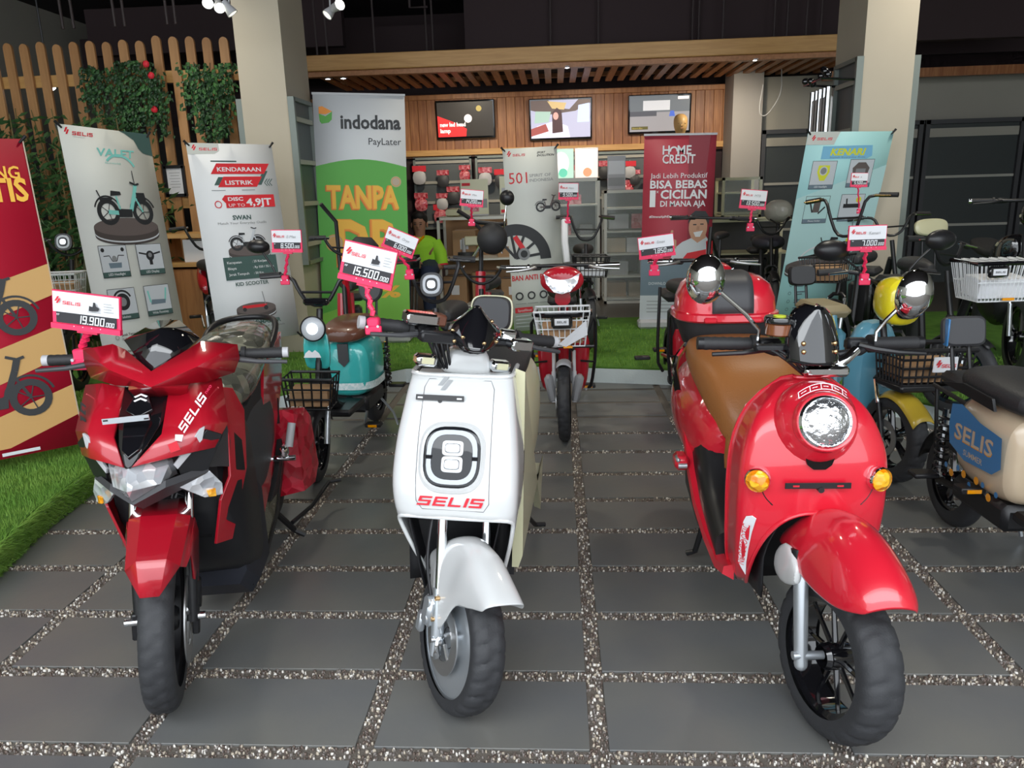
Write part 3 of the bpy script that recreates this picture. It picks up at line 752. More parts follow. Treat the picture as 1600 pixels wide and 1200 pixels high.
# ------------------------------------------------------------------ white scooter in the middle
def white_scooter():
    t = thing('scooter', 'white electric scooter in the middle of the front row with a squared headlight', 'scooter', (-.315, 1.855, 0), R(-3), R(2.6))
    T = steer((0, .28, .98), R(17), R(34)); MB.base = Matrix.Translation((-.010, 0, -.018))
    tyre('front', t, (0, 0, .207), .207, .046, T, tread=26, rim='black', rr=.77, spokes=5, disc=-.052, discr=.47, ring='silver')
    S, ap = shield('front_apron', t, [(.33, .108, .135, .10), (.40, .132, .105, .13), (.48, .155, .075, .17), (.56, .171, .055, .2), (.64, .177, .062, .22), (.74, .172, .105, .22), (.84, .158, .160, .20), (.89, .150, .195, .18), (.915, .144, .215, .16)],
       lambda z: .60*(1-max(0, 1-(.553-z)/.035)**3)**(1/3) if z > .518 else .60, M['white'], zt=.553, ex=4.2, shift=[(.33, .026), (.45, .016), (.60, .004), (.75, 0)])
    # rolled edge on the top of the apron
    MB().tube([S(u, .915) for u in lin(-1, 1, 31)], .007, 8).build('apron_rim', M['white'], t)
    b = MB(); b.grid(lambda u, v: (u*.145, .17+.03*(1-u*u), v), lin(-1, 1, 9), lin(.30, .60, 6)); b.build('wheel_well', M['black'], t, solid=.004)
    for s_ in (-1, 1):
        b = MB(); b.grid(lambda u, v, s_=s_: (s_*(.085+.06*(v-.3)/.3), .10+.12*u, v), lin(0, 1, 5), lin(.31, .56, 8)); b.build('wheel_well_side', M['black'], t, solid=.004)
    lipL = []
    for v in lin(0, 1, 22):
        z = .553-(.553-.335)*v**1.6; lipL.append(z)
    def arch(z): return .60*(1-max(0, 1-(.553-z)/.035)**3)**(1/3) if z > .518 else .60
    pts = [Vector(S(-arch(z), z)) for z in reversed(lipL)]+[Vector(S(arch(z), z)) for z in lipL[1:]]
    MB().tube([p+Vector((0, .002, 0)) for p in pts], .006, 8).build('opening_lip', M['white'], t)
    # grooves of the centre panel
    def uof(x, z):
        lo, hi = 0, .8
        for _ in range(20):
            md = (lo+hi)/2
            if S(md, z)[0] < abs(x): lo = md
            else: hi = md
        return lo*(1 if x > 0 else -1)
    def on(x, z, l=0.): p = Vector(S(uof(x, z), z)); p.y -= l; return p
    loop = [on(-.088, .905), on(.088, .905)]+[on(.098+.006*(.9-z)/.3, z) for z in lin(.885, .60, 12)]+[on(.09, .578), on(-.09, .578)]+[on(-.098-.006*(.9-z)/.3, z) for z in lin(.60, .885, 12)]
    MB().tube(loop, .0013, 4, closed=True).build('panel_groove', M['grey'], t)
    # headlight
    c = on(0, .715); up = on(0, .80)-on(0, .63); Fm = frame(c+Vector((-.004, .004, 0)), (1, 0, 0), up)
    b = MB(); b.loft([sqr(Fm, .094, .100, 3, .012), sqr(Fm, .092, .098, 3, -.004), sqr(Fm, .085, .090, 3, -.010), sqr(Fm, .079, .084, 3, -.006), sqr(Fm, .078, .083, 3, .012)], caps=False); h = b.build('headlight', M['white'], t)
    b = MB(); b.loft([sqr(Fm, .0785, .0835, 3.2, .0), sqr(Fm, .0785, .0835, 3.2, -.004), sqr(Fm, .072, .077, 3.2, -.007)]); b.build('glass_face', M['glass'], h)
    for a, c_ in (((.070, .0745), 'ring'),):
        b = MB(); b.loft([sqr(Fm, a[0], a[1], 3.2, -.0068), sqr(Fm, a[0], a[1], 3.2, -.0082), sqr(Fm, a[0]-.0125, a[1]-.0125, 3, -.0082), sqr(Fm, a[0]-.0125, a[1]-.0125, 3, -.0068)], loop=True); b.build('light_ring', M[c_], h)
    for zz, hh in ((.024, .021), (-.020, .022)):
        b = MB(); F2 = Fm @ Matrix.Translation((.002, 0, zz)); b.loft([sqr(F2, .029, hh, 5, -.006), sqr(F2, .029, hh, 5, -.011), sqr(F2, .025, hh-.004, 5, -.012)]); g = b.build('lens_block', M['steel'], h)
        b = MB(); b.loft([sqr(F2, .022, hh-.007, 5, -.011), sqr(F2, .019, hh-.010, 4, -.015)]); b.build('projector', M['silver'], g)
    b = MB()
    for s_ in (-1, 1): b.box(Fm @ Vector((s_*.064, -.009, -.002)), (.016, .004, .010))
    b.build('ring_mark', M['glass'], h)
    # print on the apron
    FS = frame(on(0, .603)+Vector((0, -.0025, 0)), (1, 0, 0), on(0, .63)-on(0, .58)); pr = Print(FS, [M['inkr']])
    pr.selis(-.004, -.013, .178, .026, M['inkr'], .38, 'c'); pr.build('brand_lettering', t)
    FS = frame(on(-.045, .892)+Vector((0, -.003, 0)), (1, 0, 0), on(0, .91)-on(0, .87)); pr = Print(FS, [M['inkg']]); pr.slashes(-.016, -.008, .042, M['inkg']); pr.build('brand_emblem', t)
    c = on(-.05, .862)
    b = MB(); b.box(c+Vector((0, -.008, 0)), (.135, .004, .015), rx=R(-22)); b.cyl(c+Vector((0, 0, -.012)), c+Vector((0, -.010, -.008)), .006, 12); pb = b.build('plate_bracket', M['black'], t, flat=True)
    for s_ in (-1, 1): MB().box(c+Vector((s_*.055, -.0108, 0)), (.014, .002, .0045), rx=R(-22)).build('bracket_slot', M['paper'], pb, flat=True)
    # fork, fender, brake
    for s_ in (-1, 1):
        MB(T).cyl((s_*.068, .035, .33), (s_*.068, .125, .60), .014, 16).build('fork_tube', M['chrome'], t)
        MB(T).tube([(s_*.068, .04, .34), (s_*.068, .01, .24), (s_*.066, .0, .16)], [.018, .018, .016], 14).build('fork_leg', M['silver'], t)
        b = MB(T); b.box((s_*.066, .0, .185), (.022, .034, .07), b=.006); b.cyl((s_*.052, 0, .207), (s_*.088, 0, .207), .009, 10); b.build('axle_clamp', M['chrome'], t)
    b = MB(T); b.box((-.082, .045, .27), (.035, .05, .085), b=.01); b.cyl((-.10, .04, .30), (-.07, .04, .30), .016, 12); b.cyl((-.10, .04, .25), (-.07, .04, .25), .016, 12)
    b.box((-.09, .075, .22), (.02, .03, .06), b=.006); b.build('brake_caliper', M['silver'], t)
    MB(T).tube([(-.085, .05, .31), (-.10, .09, .40), (-.085, .13, .52), (-.05, .2, .66)], .005, 8, smooth=2).build('brake_hose', M['black'], t)
    fender('front_fender', t, lin(-.222, .16, 15),
      [(-.222, .450), (-.18, .472), (-.10, .500), (-.02, .505), (.05, .49), (.11, .45), (.16, .40)],
      [(-.222, .420), (-.18, .402), (-.12, .372), (-.07, .345), (-.035, .26), (.02, .225), (.05, .26), (.10, .34), (.16, .37)],
      [(-.222, .056), (-.15, .062), (-.02, .072), (.05, .080), (.16, .062)], M['white'], steer((0, .28, .98), R(17), R(31)), e=2.9)
    b = MB(T)
    for z in (.262, .325): b.cyl((-.078, .012, z), (-.090, .012, z), .0065, 10)
    b.build('fender_bolt', M['brass'], t)
    # steering head, handlebar, windscreen
    b = MB(steer((0, .28, .98), R(17), R(14))); b.loft([sqr(Matrix.Translation((.0, .300-(z-.90)*.1, z)) @ Matrix.Rotation(pi/2, 4, 'X'), w, d, 3.4, 0, 28) for z, w, d in ((.885, .078, .050), (.91, .074, .048), (.945, .064, .046), (.965, .050, .040))]); b.build('handlebar_cover', M['white'], t, sub=1)
    for s_ in (-1, 1): b = MB(T); b.box((s_*.115-.02, .245, .928), (.062, .04, .032), b=.008); g = b.build('indicator', M['chrome'], t); b = MB(T); b.box((s_*.115-.02, .224, .930), (.034, .004, .018)); b.build('indicator_label', M['cream'], g, flat=True)
    grip_bar(t, T, (-.02, .27, .97), .30, 1.0, yb=.05, r=.019, glen=.125, ends='lgrey', lever_m='dgrey', drop=.015)
    b = MB(T); b.box((-.115, .245, .995), (.10, .045, .030), b=.006); b.build('control_box', M['black'], t)
    b = MB(T); b.box((-.15, .285, 1.035), (.10, .05, .034), b=.006); b.build('fluid_reservoir', M['chrome'], t)
    b = MB(T); b.box((-.10, .283, 1.037), (.034, .046, .033), b=.005); b.build('reservoir_cap', M['brown'], t)
    b = MB(T); b.box((.15, .25, .995), (.07, .05, .035), b=.006); b.box((.12, .28, 1.015), (.05, .03, .03), b=.005); b.build('lever_clamp', M['chrome'], t)
    b = MB(T)
    for k in range(4): b.tube([(-.13+.02*k, .27, .985), (-.11+.015*k, .26, .95), (-.07+.01*k, .28, .90)], .0045, 6, smooth=1)
    b.build('cables', M['black'], t)
    T2 = steer((0, .28, .98), R(17), R(14)); b = MB(T2)
    def vis(u, v):
        w = stab(v, [(0, .058), (.3, .074), (.65, .066), (1, .028)]); x = u*w
        return (x+.012, .135+.075*v+.085*abs(u)**2.2*(1-.25*v)-.0*v, .985+.115*v-.035*u*u*v)
    b.grid(vis, lin(-1, 1, 17), lin(0, 1, 12)); ws = b.build('windscreen', M['smoke'], t, solid=.004, ang=0)
    b = MB(T2)
    for u, v in ((-.85, .15), (-.85, .45), (-.5, .3), (.85, .2), (.3, .2), (.8, .75)): p = Vector(vis(u, v)); b.sph(p+Vector((0, -.002, 0)), .0055, 8, 6)
    b.build('screen_bolt', M['brass'], ws)
    b = MB(T2); b.loft([ell(.012, .25, 1.0, .055, .035, 14), ell(.012, .19, .985, .05, .03, 14)]); b.build('instrument_pod', M['black'], t, sub=1)
    # inner tray, leg shield, deck, body, seat, backrest
    b = MB(); b.grid(lambda u, v: (u*.15, .33+.07*(1-u*u)*0, v), lin(-1, 1, 5), lin(.25, .91, 5)); b.build('inner_leg_shield', M['dgrey'], t, solid=.006)
    b = MB(); b.box((0, .27, .905), (.27, .08, .012), b=.004); b.build('apron_top', M['white'], t)
    b = MB(); b.box((0, .48, .26), (.27, .34, .05), b=.01); b.build('footboard', M['dgrey'], t)
    b = MB(); b.loft([[Vector((x+.168, y, z)) for x, z in ((.0, .30), (.012, .34), (.008, .9-(y-.3)*.9), (-.02, .91-(y-.3)*.9), (-.02, .30))] for y in lin(.28, 1.2, 10)]); b.build('side_cover', M['cream'], t)
    b = MB(); b.loft([ell(0, y, stab(y, [(.6, .52), (1.2, .60), (1.5, .64)]), stab(y, [(.6, .13), (.8, .165), (1.2, .16), (1.5, .08)]), stab(y, [(.6, .20), (.9, .22), (1.3, .15), (1.5, .07)]), 24, 3.2) for y in lin(.6, 1.5, 12)]); b.build('rear_body', M['cream'], t)
    b = MB(); b.loft([ell(0, y, .80, stab(y, [(.62, .09), (.8, .13), (1.15, .13)]), .045, 20, 3) for y in lin(.62, 1.15, 8)]); b.build('seat', M['saddle'], t)
    b = MB(); Q = frame((-.035, 1.12, .945), (1, 0, 0), (0, .2, 1)); b.loft([sqr(Q, .078, .068, 4, .02), sqr(Q, .078, .068, 4, .0), sqr(Q, .070, .06, 4, -.012)]); bk_ = b.build('backrest', M['dgrey'], t)
    b = MB(); b.loft([sqr(Q, .084, .073, 4, .03), sqr(Q, .084, .073, 4, .006), sqr(Q, .077, .067, 4, .004)]); b.build('backrest_shell', M['cream'], bk_)
    b = MB(); b.box((-.03, 1.14, .845), (.05, .03, .12)); b.build('backrest_bracket', M['black'], t)
    tyre('rear', t, (0, 1.28, .207), .207, .05, Matrix(), rr=.70, spokes=5)
    MB.base = None
    MB().tube([(.09, .75, .25), (.13, 1.0, .12), (.15, 1.12, .035), (.19, 1.14, .03)], .010, 8).build('side_stand', M['black'], t)
    return t
WHITE = white_scooter()
# box, papers and window carton lying on the white scooter's footboard side
# ------------------------------------------------------------------ red scooter on the right
def retro_scooter():
    t = thing('scooter', 'bright red retro scooter with round headlight, chrome mirrors and red top box', 'scooter', (.664, 1.77, 0), 0)
    SH_ = Matrix.Translation((.034, 0, 0)); T = SH_ @ steer((0, .28, .95), R(19), R(6))
    tyre('front', t, (0, 0, .213), .213, .054, SH_ @ steer((0, .28, .95), R(19), R(15)), tread=22, rim='gloss', rr=.71, spokes=10, nsp=.008, hub=.035)
    red = M['red2']
    lv = [(.285, .155, .24, .12), (.34, .172, .185, .14), (.42, .184, .140, .15), (.50, .190, .112, .16), (.60, .192, .098, .17), (.70, .186, .098, .17), (.77, .165, .115, .16), (.82, .138, .142, .13), (.86, .098, .178, .09), (.882, .066, .21, .06), (.895, .03, .235, .03)]
    def arch(z): q = max(0, 1-((z-.24)/.325)**2); return .47*q**.5
    S, ap = shield('front_apron', t, lv, arch, red, zt=.565, ex=2.15, nsteps=28, exz=[(.28, 2.7), (.45, 2.6), (.58, 2.4), (.72, 2.2), (.95, 2.1)])
    pts = [];
    for v in lin(0, 1, 24): pts.append(.565-(.565-.285)*v**1.6)
    lip = [Vector(S(-arch(z), z)) for z in reversed(pts)]+[Vector(S(arch(z), z)) for z in pts[1:]]
    MB().tube(lip, .006, 8).build('opening_lip', red, t)
    MB().tube([S(-1, z) for z in lin(.30, .885, 16)]+[S(u, .894) for u in lin(-.9, .9, 12)]+[S(1, z) for z in lin(.885, .30, 16)], .006, 8).build('apron_rim', red, t)
    b = MB(); b.grid(lambda u, v: (u*.15, .30+.02*(1-u*u), v), lin(-1, 1, 9), lin(.27, .62, 6)); b.build('wheel_well', M['black'], t, solid=.004)
    for s_ in (-1, 1):
        b = MB(); b.grid(lambda u, v, s_=s_: (s_*(.11-.06*max(0, (v-.42))/.14+.02*u), .17+.14*u, v), lin(0, 1, 5), lin(.28, .56, 8)); b.build('wheel_well_side', M['black'], t, solid=.004)
    b = MB(); b.sph((-.004, .165, .79), (.108, .108, .112), 32, 20); b.build('headlight_nacelle', red, t)
    d = (-.0, -1, .30); c = Vector((-.006, .068, .822)); round_lamp(t, c, .061, d, None, ringm='chrome', dome=.3)
    Q = Matrix.Translation(c) @ Vector(d).to_track_quat('Z', 'Y').to_matrix().to_4x4(); MB().lathe([(.076, -.02), (.077, -.004), (.072, .006), (.066, .003)], Q, 36).build('lamp_surround', red, t)
    # seams of the centre part of the apron
    for s_ in (-1, 1):
        MB().tube([Vector(S(s_*u, z)) for u, z in zip((.40, .44, .46, .44, .37, .28), (.86, .80, .72, .66, .61, .585))], .0016, 5, smooth=2).build('apron_seam', M['black'], t)
    # arc emblem above the lamp, horn grille, plate bracket, indicators, side decal
    Pm = frame((-.004, .105, .893), (1, 0, 0), (0, .55, 1)); pr = Print(Pm, [M['paper'], M['inkr']]); pr.wf = lambda a, b_: 4.5*a*a-.012+b_*.1
    N = 18
    for k in range(N):
        a0, a1 = -.062+.118*k/N, -.062+.118*(k+1)/N
        f_ = lambda a: .008-6.0*(a+.004)**2
        for lo, hi in ((-.0085, -.0065), (.0065, .0085)): pr.poly([(a0, f_(a0)+lo), (a1, f_(a1)+lo), (a1, f_(a1)+hi), (a0, f_(a0)+hi)], M['paper']); pr.k = 1
        if k % 4 == 0: pr.poly([(a0, f_(a0)-.007), (a0+.002, f_(a0)-.007), (a0+.002, f_(a0)+.007), (a0, f_(a0)+.007)], M['paper']); pr.k = 1
        elif k % 4 != 3: pr.poly([(a0, f_(a0)-.001), (a1-.001, f_(a1)-.001), (a1-.001, f_(a1)+.001), (a0, f_(a0)+.001)], M['paper']); pr.k = 1
    pr.build('nose_emblem', t)
    p = Vector(S(0, .706)); b = MB(); b.prism([(-.036, .012), (.036, .012), (.03, -.006), (.015, -.018), (-.015, -.018), (-.03, -.006)], -.006, .004); b2 = b; b2.v = [(x-.004, y+p.y-.002, z+p.z) for x, y, z in b.v]; b2.build('horn_grille', mat('black_mesh_grille', (.01, .01, .01), .4, bump=(900, 1.)), t, flat=True)
    p = Vector(S(0, .648)); b = MB(); b.box((p.x-.012+.004, p.y-.014, .648), (.165, .003, .016), b=.001); b.cyl((p.x, p.y, .637), (p.x, p.y-.018, .637), .008, 12); pb = b.build('plate_bracket', M['black'], t, flat=True)
    for s_ in (-1, 1): MB().box((p.x-.008+s_*.055, p.y-.0165, .648), (.016, .001, .0045)).build('bracket_slot', M['red2'], pb, flat=True)
    for s_ in (-1, 1):
        p = Vector(S(s_*.44, .655)); dd = Vector((s_*.35, -1, .06)); round_lamp(t, p+dd.normalized()*.010, .030, dd, None, ringm='chrome', lensm='orange2', name='indicator', dome=.6)
    dec = [(-.55, .545), (-.47, .550), (-.42, .543), (-.455, .50), (-.48, .44), (-.49, .39), (-.485, .335), (-.57, .365), (-.64, .385), (-.64, .43), (-.62, .49), (-.585, .53)]
    panel_on(S, dec, M['paper'], t, 'side_decal', .005)
    A_, B_ = Vector(S(-.575, .385)), Vector(S(-.52, .53)); up = Vector((0, 0, 1)); Pm = frame(A_+Vector((-.005, -.013, 0)), (B_-A_), Vector(S(-.62, .45))-Vector(S(-.50, .45))); pr = Print(Pm, [M['inkr']])
    pr.text('NEOSCOOTIC', 0, -.010, .028, M['inkr'], width=.15); pr.build('decal_lettering', t)
    pr = Print(frame(Vector(S(.70, .45))+Vector((0, -.008, 0)), Vector(S(.72, .45))-Vector(S(.62, .45)), (0, 0, 1)), [M['paper']]); pr.poly([(-.012, -.05), (.018, -.02), (.018, .05), (0, .04)], M['paper']); pr.build('side_decal', t)
    # front fender, fork
    fender('front_fender', t, lin(-.215, .20, 19),
      [(-.215, .485), (-.205, .507), (-.18, .535), (-.14, .566), (-.07, .592), (0, .600), (.08, .585), (.14, .56), (.20, .50)],
      [(-.215, .460), (-.205, .456), (-.18, .448), (-.15, .438), (-.08, .432), (-.02, .43), (.05, .435), (.12, .44), (.20, .44)],
      [(-.215, .060), (-.205, .070), (-.18, .083), (-.12, .097), (-.05, .104), (.08, .104), (.20, .09)], red, T, e=2.05)
    for s_ in (-1, 1):
        b = MB(T); b.loft([ell(s_*.105, y, z, .012, h, 14) for y, z, h in ((.02, .42, .015), (.06, .43, .05), (.12, .42, .065), (.17, .40, .03))]); b.build('fork_shroud', M['lgrey'] if s_ > 0 else M['white'], t, sub=1)
        b = MB(T); b.tube([(s_*.088, .055, .43), (s_*.088, .045, .40), (s_*.086, .0, .19)], [.021, .019, .017], 16); b.sph((s_*.086, 0, .19), .017, 12, 8); b.build('fork_leg', M['silver'], t)
        MB(T).cyl((s_*.088, .07, .48), (s_*.088, .055, .425), .022, 16).build('fork_collar', M['black'], t)
        MB(T).cyl((s_*.11, 0, .216), (s_*.03, 0, .216), .011, 12).build('axle', M['silver'], t)
    # handlebar group
    grip_bar(t, T, (-.02, .27, .955), .30, .968, yb=.06, r=.019, glen=.13, ends='black', lever_m='black', drop=.02)
    b = MB(T); b.tube([(-.10, .27, .96), (-.05, .24, .93), (0, .25, .915), (.05, .24, .93), (.10, .27, .96)], .013, 10, smooth=1); b.box((0, .24, .915), (.12, .07, .03), b=.008); b.build('bar_clamp', M['chrome'], t)
    b = MB(T); Qr = Matrix.Translation((-.125, .25, 1.005)); b.lathe([(.030, 0), (.034, .004), (.034, .030), (.030, .034)], Qr, 20); b.build('fluid_reservoir', mat('amber_brown_reservoir', (.20, .06, .02), .2, coat=1.), t)
    b = MB(T); b.lathe([(.038, .034), (.039, .038), (.039, .046), (.036, .050)], Qr, 20); g = b.build('reservoir_cap', M['gloss'], t)
    b = MB(T); b.lathe([(.016, .0505), (.016, .0525)], Qr, 12); b.build('cap_sticker', mat('lime_sticker', (.75, .85, .05), .5), g)
    b = MB(T)
    for k in range(5): b.tube([(-.17+.02*k, .25, .98), (-.13+.02*k, .20, .96), (-.05+.01*k, .24, .90)], .004, 6, smooth=1)
    b.box((-.13, .235, .975), (.12, .03, .016), b=.004); b.build('cables', M['black'], t)
    mirror(t, T, (-.17, .27, .985), (-.325, .26, 1.15), (.15, 1, .12), (.050, .066), 'chrome', 'chrome')
    mirror(t, T, (.15, .27, .985), (.215, .235, 1.115), (-.15, 1, .12), (.050, .066), 'chrome', 'chrome')
    T2 = steer((0, .28, .95), R(19), R(6)); b = MB(T2)
    def vis(u, v):
        w = stab(v, [(0, .070), (.3, .072), (.7, .062), (.9, .045), (1, .016)]); return (-.012+u*w, .150+.05*v+.05*abs(u)**2.4, .945+.145*v)
    b.grid(vis, lin(-1, 1, 17), lin(0, 1, 14)); ws = b.build('windscreen', M['smoke'], t, solid=.004, ang=0)
    b = MB(T2)
    for u, v in ((-.55, .22), (-.55, .36), (.62, .22), (.62, .36)): p = Vector(vis(u, v)); b.sph(p+Vector((0, -.003, 0)), .0065, 10, 6)
    b.build('screen_bolt', M['brass'], ws)
    b = MB(T2); b.loft([ell(-.012, .26, .985, .06, .04, 14), ell(-.012, .20, .975, .05, .03, 14)]); b.build('instrument_pod', M['black'], t, sub=1)
    # inner shield, footwell, floor edge, rear body
    b = MB(); b.grid(lambda u, v: (u*.155*(1-.15*abs(v-.55)), .32+.03*(1-u*u), v), lin(-1, 1, 7), lin(.28, .76, 7)); b.build('inner_leg_shield', M['black'], t, solid=.006)
    b = MB(); b.loft([ell(0, y, stab(y, [(.38, .33), (.7, .38), (.95, .42)]), .195, stab(y, [(.38, .06), (.62, .10), (.72, .20), (.95, .2)]), 22, 4) for y in lin(.38, .95, 9)]); b.build('footwell', M['black'], t)
    for s_ in (-1, 1):
        b = MB(); b.loft([[Vector((s_*(.182+dx+.02*min(1, max(0, (y-.3)*3))), y, z+dz)) for dx, dz in ((-.02, .02), (.010, .014), (.014, -.01), (-.02, -.03))] for y, z in ((.27, .31), (.36, .285), (.5, .31), (.65, .36), (.78, .43), (.86, .50), (.92, .56))]); b.build('floor_edge', red, t)
    b = MB(); b.loft([ell(0, y, stab(y, [(.66, .56), (.85, .54), (1.1, .56), (1.45, .60), (1.6, .62)]), stab(y, [(.66, .155), (.8, .20), (1.0, .225), (1.25, .21), (1.5, .12), (1.6, .05)]), stab(y, [(.66, .10), (.8, .17), (1., .18), (1.3, .15), (1.6, .05)]), 26, 2.4) for y in lin(.66, 1.6, 14)]); b.build('rear_body', red, t, sub=1)
    b = MB(); b.loft([ell(0, y, stab(y, [(.60, .60), (.66, .64), (.75, .70), (.9, .755), (1.2, .78)]), stab(y, [(.60, .10), (.7, .145), (.9, .185), (1.2, .17)]), stab(y, [(.60, .05), (.7, .10), (.9, .08), (1.2, .06)]), 24, 3.6) for y in lin(.60, 1.2, 10)]); b.build('seat', M['tan'], t, sub=1)
    b = MB(); b.loft([ell(0, y, stab(y, [(.60, .50), (.68, .56)]), .13, .13, 20, 4) for y in (.615, .66)]); b.build('seat_front', M['tan'], t, sub=1)
    b = MB(); b.box((-.235, .80, .455), (.05, .08, .05), b=.012); b.build('foot_peg_mount', red, t); b = MB(); b.box((-.25, .78, .47), (.016, .05, .016), b=.006); b.cyl((-.25, .76, .45), (-.22, .76, .45), .01, 10); b.build('foot_peg', M['silver'], t)
    tyre('rear', t, (0, 1.25, .216), .216, .056, None, rr=.66, spokes=6)
    MB().tube([(-.12, .85, .26), (-.15, .93, .04), (-.18, .94, .025)], .011, 8).build('centre_stand', M['black'], t)
    MB().tube([(.12, .85, .26), (.15, .93, .04), (.18, .94, .025)], .011, 8).build('centre_stand', M['black'], t)
    MB().tube([(-.17, 1.15, .80), (-.24, 1.0, .76), (-.235, .9, .68)], .012, 8, smooth=1).build('grab_rail', M['chrome'], t)
    return t
RETRO = retro_scooter()
t = thing('top_box', 'red and black scooter top box with a grey band across its lid', 'top box', (.67, 3.10, .765))
b = MB(); b.loft([sqr(Matrix.Translation((0, 0, z)) @ Matrix.Rotation(pi/2, 4, 'X'), w, d, 3.2, 0, 40) for z, w, d in ((0, .14, .11), (.01, .155, .13), (.10, .188, .165), (.125, .192, .17))]); b.build('box_base', M['matte'], t)
b = MB(); b.loft([sqr(Matrix.Translation((0, 0, z)) @ Matrix.Rotation(pi/2, 4, 'X'), w, d, 3., 0, 40) for z, w, d in ((.115, .198, .178), (.122, .206, .186), (.145, .204, .184), (.150, .193, .172), (.20, .188, .165), (.25, .168, .145), (.28, .13, .11), (.292, .08, .07))]); lid = b.build('box_lid', M['red2'], t)
b = MB()
def lidr(z): return stab(z, [(.15, .173), (.20, .166), (.25, .146), (.28, .112), (.2935, .06)])
prof = [(-lidr(z)-.003, z) for z in (.152, .18, .20, .225, .25, .265, .28)]+[(-.06, .2955), (0, .297), (.06, .2955)]+[(lidr(z)+.003, z) for z in (.28, .265, .25, .225, .20, .18, .152)]
b.grid(lambda u, v: (u*.078, prof[v][0], prof[v][1]), lin(-1, 1, 7), list(range(len(prof)))); b.build('lid_band', M['dgrey'], lid, solid=.003)
for s_ in (-1, 1): MB().box((s_*.085, -.182, .128), (.05, .018, .022), b=.006).build('box_latch', M['red2'], t)
